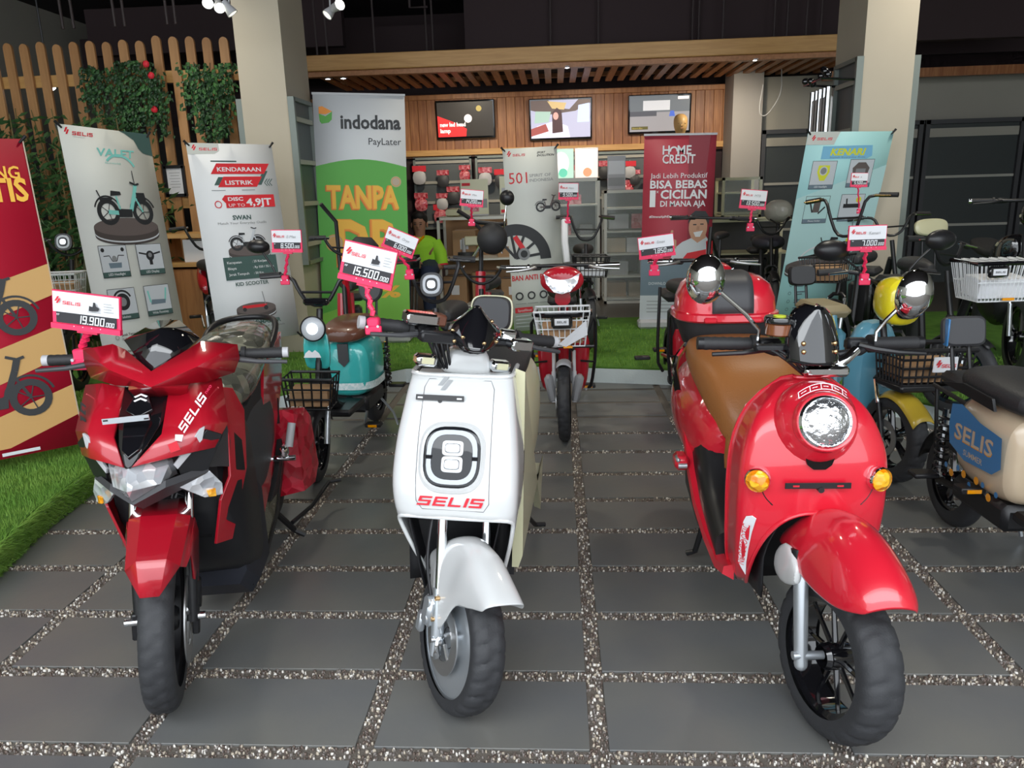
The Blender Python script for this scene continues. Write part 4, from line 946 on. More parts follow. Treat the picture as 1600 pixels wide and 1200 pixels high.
# ------------------------------------------------------------------ dark red scooter on the left
def red_scooter():
    t = thing('scooter', 'angular dark red and black scooter at the left of the front row', 'scooter', (-1.112, 1.865, 0), R(9))
    T = steer((0, .25, .93), R(22), R(8)); TW = steer((0, .25, .93), R(22), R(13)); TB = Matrix.Translation((.028, 0, 0)) @ steer((0, .25, .93), R(22), R(4)); red = M['red']
    tyre('front', t, (0, 0, .252), .252, .043, TW, tread=30, rim='black', rr=.74, spokes=5, disc=.06, discr=.5)
    def mir(name, m, polys, th=.006, par=t, TT=None, both=True):
        for s_ in (1, -1):
            b = MB(TT)
            for pts in polys: b.plate([(s_*x, y, z) for x, y, z in pts], th)
            b.build(name, m, par, ang=20, bev=.0015)
    def one(name, m, pts, s_, th=.006, par=t, TT=None): b = MB(TT); b.plate([(s_*x, y, z) for x, y, z in pts], th); return b.build(name, m, par, ang=20, bev=.0015)
    # upper front panels (bent along a fold)
    for s_ in (-1, 1):
        b = MB(); F_ = [((.060, .105, .905), (.125, .125, .915), (.150, .05, .80), (.062, -.01, .80)), ((.125, .125, .915), (.185, .160, .905), (.205, .10, .79), (.150, .05, .80)),
                        ((.062, -.01, .80), (.150, .05, .80), (.125, -.015, .745), (.012, -.10, .745)), ((.150, .05, .80), (.205, .10, .79), (.175, .05, .735), (.125, -.015, .745))]
        for q in F_: b.add([(s_*x, y, z) for x, y, z in q], [(0, 1, 2, 3)])
        b.build('nose_panel', red, t, solid=.008, ang=12, dbl=True)
    # black channel between them
    b = MB()
    for q in (((-.060, .108, .905), (.060, .108, .905), (.058, .03, .83), (-.058, .03, .83)), ((-.058, .03, .83), (.058, .03, .83), (.035, -.045, .785), (-.035, -.045, .785)), ((-.035, -.045, .785), (.035, -.045, .785), (.006, -.100, .742), (-.006, -.100, .742))): b.add(q, [(0, 1, 2, 3)])
    b.build('nose_channel', M['gloss'], t, solid=.006, ang=12, dbl=True)
    b = MB(); b.plate([(-.036, .008, .83), (.036, .008, .83), (.022, -.065, .775), (0, -.085, .76), (-.022, -.065, .775)], .012); b.plate([(-.02, .06, .885), (.02, .06, .885), (.035, .03, .855), (0, .01, .84), (-.035, .03, .855)], .012); b.build('channel_ridge', M['smoke'], t, ang=15, bev=.002)
    b = MB(); b.box((-.012, -.035, .852), (.118, .003, .015), ry=R(-3)); pl = b.build('plate_bracket', M['silver'], t, flat=True)
    for xx in (.040, -.062): MB().box((xx, -.0372, .852), (.012, .001, .004), ry=R(-3)).build('bracket_slot', M['black'], pl, flat=True)
    pr = Print(frame((.0, .055, .893), (1, 0, 0), (0, .7, .9)), [M['paper']])
    for k in range(2): pr.poly([(-.018, -.004-.012*k), (0, .004-.012*k), (.018, -.004-.012*k), (.014, -.008-.012*k), (0, -.001-.012*k), (-.014, -.008-.012*k)], M['paper'])
    pr.build('chevron_print', t)
    # lettering on the panels
    A_, B_ = Vector((.095, .015, .800)), Vector((.158, .115, .900)); pr = Print(frame(A_+Vector((.02, -.012, .004)), (B_-A_), (-1, -.2, .9)), [M['paper'], M['inkr'], M['ink'], M['pink']])
    pr.selis(-.004, -.006, .115, .022, M['paper'], .3); pr.text('neo', .118, .0, .014, M['pink'], width=.028); pr.poly([(-.05, -.02), (-.035, .0), (-.055, .014), (-.07, -.004)], M['inkr']); pr.poly([(-.03, -.012), (-.012, -.006), (-.022, .012), (-.036, .004)], M['paper']); pr.build('brand_lettering', t)
    pr = Print(frame((-.165, .090, .84), (.5, -.5, -.3), (0, 0, 1)), [M['ink'], M['inkr']]); pr.wf = None
    pr.k = 14
    for q in (([(-.02, .03), (.012, .035), (.012, .028), (-.012, .022), (-.012, .008), (.006, .012), (.0, .02), (.012, .018), (.010, .002), (-.022, -.004)]), ([(-.02, -.015), (.012, -.01), (.016, -.045), (.008, -.05), (.004, -.022), (-.012, -.026), (-.014, -.045), (-.022, -.05)])): pr.poly(q, M['ink'])
    pr.poly([(-.02, -.06), (.02, -.055), (.012, -.085), (-.012, -.08)], M['inkr']); pr.build('side_graphic', t)
    # headlight
    b = MB()
    for q in (((-.082, -.018, .738), (0, -.098, .742), (0, -.128, .690), (-.060, -.060, .682)), ((0, -.098, .742), (.082, -.018, .738), (.060, -.060, .682), (0, -.128, .690)), ((-.060, -.060, .682), (0, -.128, .690), (0, -.105, .655)), ((0, -.128, .690), (.060, -.060, .682), (0, -.105, .655)), ((-.082, -.018, .738), (-.060, -.060, .682), (-.088, -.01, .690)), ((.082, -.018, .738), (.060, -.060, .682), (.088, -.01, .690))): b.add([Vector(p)+Vector((0, .0, -.003)) for p in q], [tuple(range(len(q)))])
    b.build('headlight', M['lensw'], t, solid=.004, ang=12, dbl=True)
    mir('light_strip', M['lgrey'], [[(.090, -.012, .700), (.150, .03, .765), (.158, .042, .80), (.146, .035, .795), (.084, -.02, .716)]], .008)
    mir('lamp_cheek', M['black'], [[(.092, -.01, .705), (.160, .045, .79), (.190, .075, .765), (.150, .05, .675), (.095, .0, .668)]], .008)
    b = MB(); b.plate([(-.15, .05, .675), (-.07, -.055, .676), (0, -.10, .650), (.07, -.055, .676), (.15, .05, .675), (.09, .03, .64), (0, -.04, .615), (-.09, .03, .64)], .02); b.build('lamp_chin', M['dgrey'], t, ang=15)
    mir('indicator', M['lensw'], [[(.070, -.005, .655), (.150, .055, .668), (.172, .08, .620), (.168, .085, .585), (.128, .05, .592)]], .012)
    mir('indicator_bulb', M['orange2'], [[(.140, .045, .612), (.158, .062, .612), (.158, .062, .588), (.142, .048, .592)]], .006)
    # side wings and lower red blades
    mir('side_wing', red, [[(.175, .14, .885), (.198, .20, .865), (.205, .27, .78), (.195, .26, .60), (.155, .16, .41), (.122, .11, .42), (.155, .10, .56), (.180, .13, .62), (.186, .14, .74)]], .008)
    mir('carbon_insert', M['carbon'], [[(.175, .120, .745), (.186, .14, .78), (.188, .15, .72), (.182, .14, .645), (.164, .10, .662), (.145, .06, .675)]], .008)
    mir('wing_blade', M['black'], [[(.184, .16, .76), (.200, .22, .70), (.196, .23, .60), (.184, .17, .625)]], .010)
    # black inner cowl and belly
    b = MB(); b.loft([ell(0, y, stab(y, [(.12, .66), (.25, .55), (.45, .45)]), stab(y, [(.10, .13), (.2, .185), (.45, .175)]), stab(y, [(.10, .10), (.2, .25), (.45, .30)]), 20, 5) for y in lin(.13, .45, 6)]); b.build('inner_cowl', M['black'], t, ang=30)
    b = MB(); b.loft([[(-w, y, zb), (-w*.8, y, zb-.05), (w*.8, y, zb-.05), (w, y, zb), (w, y, zt), (-w, y, zt)] for y, w, zb, zt in ((.28, .10, .42, .60), (.33, .14, .22, .60), (.42, .155, .14, .55), (.60, .15, .145, .40))]); b.build('belly_pan', mat('blue_black_plastic', (.022, .024, .034), .45), t, ang=25)
    b = MB(); b.grid(lambda u, v: (u*.10, .165, v), lin(-1, 1, 5), lin(.42, .66, 4)); b.build('wheel_well', M['black'], t, solid=.004)
    b = MB()
    for k in range(14): b.tube([(random.uniform(-.09, .09), .10, random.uniform(.60, .66)), (random.uniform(-.09, .09), .08, random.uniform(.58, .63)), (random.uniform(-.09, .09), .12, random.uniform(.55, .62))], .005, 6)
    b.build('wiring', M['black'], t)
    # fork, fender, axle
    for s_ in (-1, 1):
        MB(T).cyl((s_*.072, .04, .50), (s_*.072, .13, .70), .0135, 14).build('fork_tube', M['chrome'], t)
        MB(T).tube([(s_*.072, .055, .52), (s_*.068, .0, .24)], [.019, .017], 12).build('fork_leg', M['black'], t)
        MB(TW).cyl((s_*.06, 0, .252), (s_*.105, 0, .252), .011, 10).build('axle_nut', M['chrome'], t)
        b = MB(TW); b.box((s_*.078, .01, .235), (.02, .03, .08), b=.004); b.build('axle_plate', M['black'], t)
    b = MB(TW); b.box((.078, .05, .30), (.028, .05, .09), b=.008); b.build('brake_caliper', M['black'], t)
    b = MB(TW)
    def fq(q, s_=1): b.add([(s_*x, y, z) for x, y, z in q], [tuple(range(len(q)))])
    fq(((-.045, -.02, .575), (.045, -.02, .575), (.035, -.20, .53), (-.035, -.20, .53))); fq(((-.035, -.20, .53), (.035, -.20, .53), (.022, -.262, .462), (-.022, -.262, .462)))
    for s_ in (-1, 1):
        fq(((.045, -.02, .575), (.078, .0, .560), (.064, -.185, .500), (.035, -.20, .53)), s_); fq(((.035, -.20, .53), (.064, -.185, .500), (.022, -.262, .462)), s_)
        fq(((.078, .0, .560), (.086, .02, .53), (.070, -.10, .455), (.064, -.185, .500)), s_)
        fq(((.045, -.02, .575), (.078, .0, .56), (.07, .12, .56), (.04, .12, .58)), s_)
        fq(((.086, .02, .545), (.094, .03, .50), (.092, .05, .40), (.088, .03, .345), (.080, -.005, .37), (.078, -.03, .46)), s_); fq(((.086, .02, .545), (.078, -.03, .46), (.070, -.10, .455)), s_)
    fq(((-.045, -.02, .575), (.045, -.02, .575), (.04, .12, .58), (-.04, .12, .58)))
    b.build('front_fender', red, t, solid=.005, ang=10, dbl=True)
    # handlebar cowl
    cz = .0
    H = [(0, .045, .945), (.090, .135, .990), (.120, .13, 1.008), (.205, .165, 1.000), (.205, .165, .965), (.190, .155, .930), (.12, .125, .922), (.070, .105, .920), (.062, .115, .885), (.04, .12, .878), (0, .12, .876)]
    b = MB(T)
    def ff(ids, s_): b.add([(s_*H[i][0], H[i][1]+0, H[i][2]) for i in ids], [tuple(range(len(ids)))])
    K = H+[(.11, .075, .962), (0, .035, .925), (.065, .085, .91)]; H = K
    for s_ in (-1, 1):
        ff((0, 1, 11, 12), s_); ff((1, 2, 3, 11), s_); ff((3, 4, 5, 11), s_); ff((5, 6, 11), s_); ff((6, 7, 12, 11), s_); ff((7, 8, 13, 12), s_); ff((8, 9, 10, 13), s_) if 0 else None
        ff((12, 13, 8, 10), s_)
    b.T = TB; b.v = [(x*.93, y, z) for x, y, z in b.v]; b.build('handlebar_cowl', red, t, solid=.02, ang=12, dbl=True, off=1)
    b = MB(TB); b.box((0, .16, .90), (.12, .08, .05), b=.015); b.build('cowl_neck', red, t); b = MB(T); b.box((0, .2, .875), (.05, .05, .03)); b.build('stem_clamp', M['black'], t)
    b = MB(T)
    for q in (((0, .035, .938), (-.100, .17, 1.020), (0, .165, 1.050)), ((0, .035, .938), (0, .165, 1.050), (.100, .17, 1.020)), ((-.100, .17, 1.020), (-.03, .25, 1.060), (0, .165, 1.050)), ((0, .165, 1.050), (.03, .25, 1.060), (.100, .17, 1.020)), ((0, .165, 1.050), (-.03, .25, 1.060), (.03, .25, 1.060))): b.add([Vector(p)+Vector((0, -.004, .004)) for p in q], [(0, 1, 2)])
    b.T = TB; b.build('windscreen', M['smoke'], t, solid=.005, ang=5, dbl=True)
    grip_bar(t, TB, (-.008, .20, .975), .318, .965, yb=.01, r=.0165, glen=.105, ends='lgrey', lever_m='dgrey', drop=.0)
    # rear body, seat, side panels
    b = MB(); b.loft([ell(0, y, stab(y, [(.45, .50), (.8, .52), (1.3, .64)]), stab(y, [(.45, .13), (.8, .145), (1.2, .11), (1.35, .07)]), stab(y, [(.45, .28), (.7, .24), (1.0, .17), (1.35, .08)]), 22, 3) for y in lin(.45, 1.35, 10)]); b.build('rear_body', M['dgrey'], t)
    b = MB(); b.loft([ell(0, y, stab(y, [(.42, .69), (.55, .735), (.75, .76), (.95, .82), (1.2, .85)]), stab(y, [(.42, .07), (.6, .13), (.9, .145), (1.2, .12), (1.25, .08)]), stab(y, [(.42, .04), (.6, .07), (1.2, .06)]), 22, 2.6) for y in lin(.42, 1.25, 12)]); b.build('seat', M['film'], t, sub=1)
    pl = lambda name, m, yz, x, th=.012: [one(name, m, [(x+.03*(.8-abs(y-.8))*0+0.0, y, z) for y, z in yz], s_, th) for s_ in (-1, 1)]
    pl('tail_panel', red, [(1.28, .84), (1.08, .81), (.90, .77), (.84, .66), (.72, .48), (.56, .30), (.60, .25), (.80, .33), (.98, .48), (1.20, .65)], .128)
    pl('upper_side_panel', M['matte'], [(.45, .72), (.62, .70), (.86, .75), (.82, .64), (.70, .47), (.55, .31), (.46, .34), (.42, .50)], .122)
    pl('rear_side_panel', M['matte'], [(.78, .27), (.95, .33), (1.14, .48), (1.10, .34), (.98, .25)], .124, .02)
    pl('lower_cover', M['filmk'], [(.42, .15), (.66, .155), (.84, .20), (1.04, .34), (.98, .30), (.76, .26), (.70, .33), (.43, .36)], .122, .02)
    pl('cover_edge', M['black'], [(.40, .125), (.66, .13), (.86, .18), (1.10, .36), (1.06, .36), (.84, .205), (.66, .155), (.40, .15)], .122, .03)
    MB().tube([(-.13, 1.0, .80), (-.14, 1.2, .885), (-.08, 1.34, .90), (.08, 1.34, .90), (.14, 1.2, .885), (.13, 1.0, .80)], .013, 10, smooth=2).build('grab_rail', M['black'], t)
    b = MB(); b.loft([[(x0, y, z0), (x0+.14, y+.02, z0-.01), (x0+.15, y+.05, z0-z1), (x0+.03, y+.04, z0-z1-.02)] for x0, y, z0, z1 in ((.05, 1.05, .56, .38), (.08, 1.15, .54, .36), (.09, 1.22, .48, .24))]); b.build('film_wrapped_hugger', flake('film_wrapped_red', (.35, .0, .01), (.70, .03, .06), 22, .15, 0, .5), t, ang=25)
    b = MB(); b.box((.17, .93, .42), (.03, .05, .05), b=.01); b.cyl((.12, .93, .39), (.21, .93, .39), .012, 10); b.build('foot_peg_mount', M['chrome'], t); MB().tube([(.185, .95, .43), (.20, .98, .52)], .016, 10).build('foot_peg', M['lgrey'], t)
    MB().tube([(.12, 1.05, .50), (.12, 1.08, .60)], .018, 10).build('shock_absorber', M['black'], t)
    tyre('rear', t, (0, 1.27, .252), .252, .055, None, rr=.72, spokes=5)
    b = MB(); b.tube([(.10, .86, .22), (.16, 1.0, .05), (.20, 1.01, .02)], .013, 8); b.tube([(.16, .98, .09), (.22, 1.12, .10), (.27, 1.32, .13), (.32, 1.34, .13)], .009, 8); b.tube([(.10, .86, .22), (-.10, .86, .22), (-.16, 1.0, .05)], .013, 8); b.build('centre_stand', M['black'], t)
    return t
RED = red_scooter()
# ------------------------------------------------------------------ smaller electric bikes behind the front row
def tubes(t, name, m, L_, T=None, n=8, smooth=0):
    b = MB(T)
    for pts, r in L_: b.tube(pts, r, n, smooth=smooth)
    return b.build(name, m, t)
def basket(t, c, w, d, h, m, T=None, taper=.75, nx=9, nz=4, rimm=None, name='basket', wr=.0028, fill=None, rim=.008):
    x0, y0, z0 = c; b = MB(T)
    def p(u, v, s_): k = taper+(1-taper)*s_; return (x0+u*w/2*k, y0+v*d/2*k, z0+h*s_)
    per = [(-1, -1), (1, -1), (1, 1), (-1, 1)]
    for k in range(nz): s_ = k/(nz-1); b.tube([p(u, v, s_) for u, v in per], wr*1.2, 5, closed=True)
    for i in range(nx):
        u = -1+2*i/(nx-1)
        for v in (-1, 1): b.tube([p(u, v, 0), p(u, v, 1)], wr, 4)
        b.tube([p(u, -1, 0), p(u, 1, 0)], wr, 4)
    for i in range(1, max(3, nx-3)):
        v = -1+2*i/max(3, nx-3)
        for u in (-1, 1): b.tube([p(u, v, 0), p(u, v, 1)], wr, 4)
    g = b.build(name, M[m], t)
    b = MB(T); b.tube([p(u, v, 1.) for u, v in per], rim, 6, closed=True); b.build('basket_rim', M[rimm or m], g)
    if fill:
        b = MB(T); b.box((x0, y0, z0+h*.35), (w*taper*.9, d*taper*.8, h*.5), rx=.1); b.build('parcel', M[fill], g, flat=True)
    return g
def saddle(t, c, L_, w, m, name='saddle', h=.05, ry=0):
    x, y, z = c; b = MB(); b.loft([ell(x, y-L_/2+L_*s_, z+.012*(s_-.3), w/2*k, h*k2, 18, 2.4) for s_, k, k2 in ((0, .18, .5), (.08, .35, .7), (.35, .55, .85), (.7, .95, 1), (.92, .95, 1), (1, .7, .7))]); return b.build(name, M[m], t, sub=1)
def backrest(t, c, w, h, m, rx=-.2, e=4, name='backrest', post=.15):
    F_ = frame(c, (1, 0, 0), (0, -rx, 1)); b = MB(); b.loft([sqr(F_, w/2*.9, h/2*.9, e, .022), sqr(F_, w/2, h/2, e, .012), sqr(F_, w/2, h/2, e, -.008), sqr(F_, w/2*.88, h/2*.86, e, -.018)]); g = b.build(name, M[m], t)
    b = MB()
    for s_ in (-1, 1): b.tube([(c[0]+s_*w*.2, c[1]+.02, c[2]-h*.2), (c[0]+s_*w*.2, c[1]-.02, c[2]-h/2-post)], .008, 6)
    b.build('backrest_post', M['black'], g); return g
def ubar(t, T, y, z, rise, half, spread=.10, m='black', gm='matte', glen=.11, lm='chrome', back=.06, r=.010):
    pts = [(-half, y+back, z+rise), (-half+glen, y+back*.7, z+rise+.01), (-spread-.03, y, z+rise), (-spread, y-.01, z+rise*.55), (-spread*.6, y-.01, z+.02), (0, y-.01, z), (spread*.6, y-.01, z+.02), (spread, y-.01, z+rise*.55), (spread+.03, y, z+rise), (half-glen, y+back*.7, z+rise+.01), (half, y+back, z+rise)]
    b = MB(T); b.tube(pts, r, 8, smooth=1); b.tube([(-spread, y-.01, z+rise*.5), (spread, y-.01, z+rise*.5)], r*.7, 6); b.build('handlebar', M[m], t)
    for s_ in (-1, 1):
        P0, P1 = Vector(pts[0 if s_ < 0 else -1]), Vector(pts[1 if s_ < 0 else -2]); d = (P1-P0).normalized()
        MB(T).tube([P0, P0+d*glen], r*1.6, 10).build('grip', M[gm], t)
        q = P0+d*(glen+.02); MB(T).tube([q, q+Vector((s_*.01, -.035, -.004)), q+Vector((s_*.11, -.045, -.012))], [.008, .007, .005], 6).build('brake_lever', M[lm], t)
    return pts
def crank(t, y, z, m='black', w=.13, refl=True):
    b = MB(); b.cyl((-.05, y, z), (.05, y, z), .022, 12); b.tube([(w*.55, y, z), (w*.62, y-.10, z-.08)], .009, 6); b.tube([(-w*.55, y, z), (-w*.62, y+.10, z+.08)], .009, 6); b.build('crank', M['steel'], t)
    for s_, dy, dz in ((1, -.10, -.08), (-1, .10, .08)):
        g = MB().box((s_*(w*.62+.05), y+dy, z+dz), (.09, .06, .022), b=.004).build('pedal', M[m], t)
        if refl: MB().box((s_*(w*.62+.05), y+dy-.032, z+dz), (.05, .004, .014)).build('reflector', M['orange'], g, flat=True)
def stand_leg(t, y, z, x=.10, m='silver'):
    b = MB(); b.tube([(x*.6, y, z), (x, y+.03, z*.5), (x*1.15, y+.03, .02)], .008, 6); b.build('side_stand', M[m], t)
def fork(t, T, r, w, top, m='chrome', up=.26, rake=.10, lower='silver'):
    for s_ in (-1, 1):
        b = MB(T); b.tube([(s_*w, 0, r), (s_*w, rake*.55, r+up*.6)], .014, 10); g = b.build('fork_leg', M[lower], t)
        MB(T).tube([(s_*w, rake*.55, r+up*.55), (s_*w, rake, r+up)], .010, 8).build('fork_tube', M[m], g)
    b = MB(T); b.tube([(-w, rake, r+up), (-w*.5, rake*1.1, r+up+.025), (w*.5, rake*1.1, r+up+.025), (w, rake, r+up)], .013, 8); b.tube([(0, rake*1.1, r+up+.02), (0, rake*1.1+(top-r-up)*.30, top)], .016, 10); b.build('steering_stem', M['black'], t)
def arcfender(t, T, c, r, hw, a0, a1, m, name='fender'):
    b = MB(T)
    def fn(u, v): A = a0+(a1-a0)*v; rr = r+.010*(1-u*u); return (c[0]+u*hw, c[1]+rr*math.sin(A), c[2]+rr*math.cos(A)-.012*abs(u)**3)
    b.grid(fn, lin(-1, 1, 7), lin(0, 1, 16)); return b.build(name, M[m], t, solid=.003)
def squircle_lamp(t, T, c, hw, hh, e=2.6, body='black', ringm='ring', up=(0, .2, 1)):
    F_ = frame(c, (1, 0, 0), up); b = MB(T); b.loft([sqr(F_, hw*.7, hh*.7, e, .05, 24), sqr(F_, hw, hh, e, .02, 24), sqr(F_, hw, hh, e, 0, 24)]); g = b.build('headlight', M[body], t)
    b = MB(T); b.loft([sqr(F_, hw*.80, hh*.80, e, -.001, 24), sqr(F_, hw*.76, hh*.76, e, -.005, 24)]); b.build('light_ring', M[ringm], g)
    b = MB(T); b.loft([sqr(F_, hw*.55, hh*.55, e, -.004, 24), sqr(F_, hw*.50, hh*.50, e, -.009, 24)]); b.build('lens', M['black'], g)
    b = MB(T); b.loft([sqr(F_, hw*.38, hh*.34, e, -.008, 24), sqr(F_, hw*.28, hh*.26, e, -.013, 24)]); b.build('lens_core', M['lit'], g)
    return g
def tank_bike(label, loc, rz, body, band, seatm, st=10, front=True, bkw=.15, bkh=.17, bke=2.2, bkz=.83, basketm='black'):
    t = thing('electric_bike', label, 'electric bike', loc, R(rz)); T = steer((0, .20, .80), R(18), R(st)); r = .195
    tyre('front', t, (0, 0, r), r, .032, T, rr=.68, spokes=5); tyre('rear', t, (0, 1.05, r), r, .034, None, rr=.66, spokes=5)
    fork(t, T, r, .055, .84); arcfender(t, T, (0, 0, r), r+.018, .042, -1.0, 1.2, 'black', 'front_fender'); arcfender(t, None, (0, 1.05, r), r+.02, .05, -1.2, 1.4, body if body == 'blue' else 'black', 'rear_fender')
    ubar(t, T, .20, .86, .14, .30, .09, lm='dgrey')
    b = MB(T); b.box((0, .17, .885), (.13, .05, .035), b=.012); b.build('display', M['gloss'], t)
    b = MB(T); b.loft([ell(0, .13+.0*k, z, w, .02, 18, 3) for k, z, w in ((0, .76, .05),)]+[ell(0, .13, .76, .05, .02, 18, 3)]) if 0 else None
    b = MB(T); b.loft([[Vector((x*w, .10+.05*(1-abs(x))+dy, z)) for x in (-1, -.5, 0, .5, 1)]+[Vector((x*w*.8, .19+dy, z)) for x in (1, 0, -1)] for z, w, dy in ((.54, .060, .02), (.58, .070, .0), (.68, .075, -.01), (.76, .060, .0))]); b.build('head_cover', M[body], t, sub=1)
    round_lamp(t, (0, .075, .765), .058, (0, -1, .12), T, 'black', 'ring', core=True)
    pr = Print(frame((0, .065, .64), (1, 0, 0), (0, .08, 1)), [M['paper']]); pr.poly([(-.045, -.018), (.045, -.018), (.035, .004), (.015, .02), (0, .008), (-.015, .02), (-.035, .004)], M['paper']); pr.build('front_graphic', t)
    basket(t, (0, -.02, .40), .24, .17, .15, basketm, T, .85, 6, 4, fill='card', wr=.0045)
    # low step-through frame, battery tank, saddle, backrest
    tubes(t, 'frame', M['black'], [([(0, .17, .70), (0, .26, .34), (0, .42, .26), (0, .62, .26)], .03), ([(-.05, .55, .26), (-.07, 1.05, r)], .014), ([(.05, .55, .26), (.07, 1.05, r)], .014)], smooth=1)
    MB().box((0, .40, .27), (.20, .26, .04), b=.012).build('footboard', M['black'], t)
    b = MB(); b.loft([ell(0, y, z, w, h, 24, 3.4) for y, z, w, h in ((.52, .44, .10, .12), (.54, .45, .13, .16), (.68, .45, .15, .18), (.86, .46, .14, .16), (.90, .47, .10, .12))]); tk = b.build('battery_tank', M[body], t, sub=1)
    if band:
        b = MB(); b.loft([sqr(Matrix.Translation((0, .70, z)) @ Matrix.Rotation(pi/2, 4, 'X'), .153, .185, 3.2, 0, 30) for z in (.335, .375)], caps=False); b.build('tank_band', flake('lace_pattern_band', (.55, .75, .75), (.9, .95, .95), 90, .4, 0, .1), tk)
        b = MB(); b.plate([(.03, .515, .60), (-.03, .515, .60), (-.03, .515, .50), (0, .515, .47), (.03, .515, .50)], .012); b.build('tank_strap', M['dgrey'], tk)
    MB().box((0, .72, .24), (.22, .34, .10), b=.02).build('tank_base', M['black'], t)
    b = MB(); b.loft([ell(0, y, z, w, h, 22, 2.8) for y, z, w, h in ((.48, .64, .08, .03), (.52, .655, .125, .05), (.68, .665, .15, .055), (.86, .67, .14, .055), (.92, .67, .10, .035))]); b.build('saddle', M[seatm], t, sub=1)
    tubes(t, 'rear_rack', M['black'], [([(-.09, .80, .56), (-.09, 1.12, .58), (.09, 1.12, .58), (.09, .80, .56)], .009), ([(-.09, 1.1, .58), (-.08, 1.06, .22)], .008), ([(.09, 1.1, .58), (.08, 1.06, .22)], .008)])
    MB().box((0, 1.03, .62), (.16, .18, .05), b=.02).build('pillion_seat', M['saddle'], t)
    backrest(t, (0, 1.12, bkz), bkw, bkh, 'dgrey', e=bke, post=.10)
    pts = [(.11+.022*math.cos(a), .98+.022*math.sin(a), .26+.23*a/(16*pi)) for a in lin(0, 16*pi, 90)]; pts2 = [(-x, y, z) for x, y, z in pts]
    for s_, q in ((1, pts), (-1, pts2)):
        g = MB().tube(q, .005, 5).build('shock_spring', M['black'], t); MB().cyl((s_*.11, .98, .24), (s_*.11, .98, .52), .012, 8).build('shock_rod', M['chrome'], g)
    crank(t, .60, .22, w=.16); stand_leg(t, .85, .20, .16)
    for s_ in (-1, 1): MB().box((s_*.17, .98, .25), (.10, .07, .02), b=.006).build('pillion_footrest', M['black'], t)
    return t, T
TEAL, TT = tank_bike('turquoise electric bike with brown saddle behind the dark red scooter', (-1.215, 3.56, 0), -3, 'teal', True, 'brown', 6)
mirror(TEAL, TT, (-.22, .24, 1.0), (-.30, .26, 1.15), (.1, 1, .1), (.06, .035))
CREAM, CT = tank_bike('cream and blue electric bike cut by the right edge of the view', (1.66, 1.98, 0), 2, 'beige', False, 'saddle', 8, bkw=.17, bkh=.12, bke=5, bkz=.80)
# blue print with lettering on the cream bike's tank (flat decal wrapped round its flank)
for s_ in (-1,):
    Q = frame((-.152, .70, .455), (0, -1, 0), (0, 0, 1)); pr = Print(Q, [M['blue'], M['beige'], M['orange']]); pr.k = 2
    pr.poly([(-.165, .12), (-.10, .135), (.02, .10), (.15, .085), (.165, -.02), (.12, -.055), (-.05, -.065), (-.155, -.03), (-.172, .04)], M['blue'])
    pr.text('SELIS', -.13, -.0, .085, M['orange'], width=.24, bold=.02); pr.text('SELIS', -.128, .003, .08, M['beige'], width=.236, bold=.015)
    pr.text('SUMMER', -.06, -.045, .03, M['beige'], width=.12, bold=.01)
    for k in range(9): pr.disc(-.16+.04*k, -.12-.02*math.sin(k*2), .011+.004*(k % 2), M['orange'] if k % 2 else M['blue'], 10)
    pr.build('tank_print', CREAM)
for s_ in (-1, 1): pass
b = MB(); b.plate([(-.155, .60, .62), (-.155, .95, .64), (-.155, .80, .67), (-.155, .62, .66)], .01); b.build('seat_skirt', M['black'], CREAM)
mirror(CREAM, CT, (-.16, .24, .98), (-.22, .24, 1.02), (.1, 1, .1), (.07, .05))
MB().box((-.075, 1.10, .80), (.008, .03, .11), b=.003).build('backrest_edge', M['blue'], CREAM)
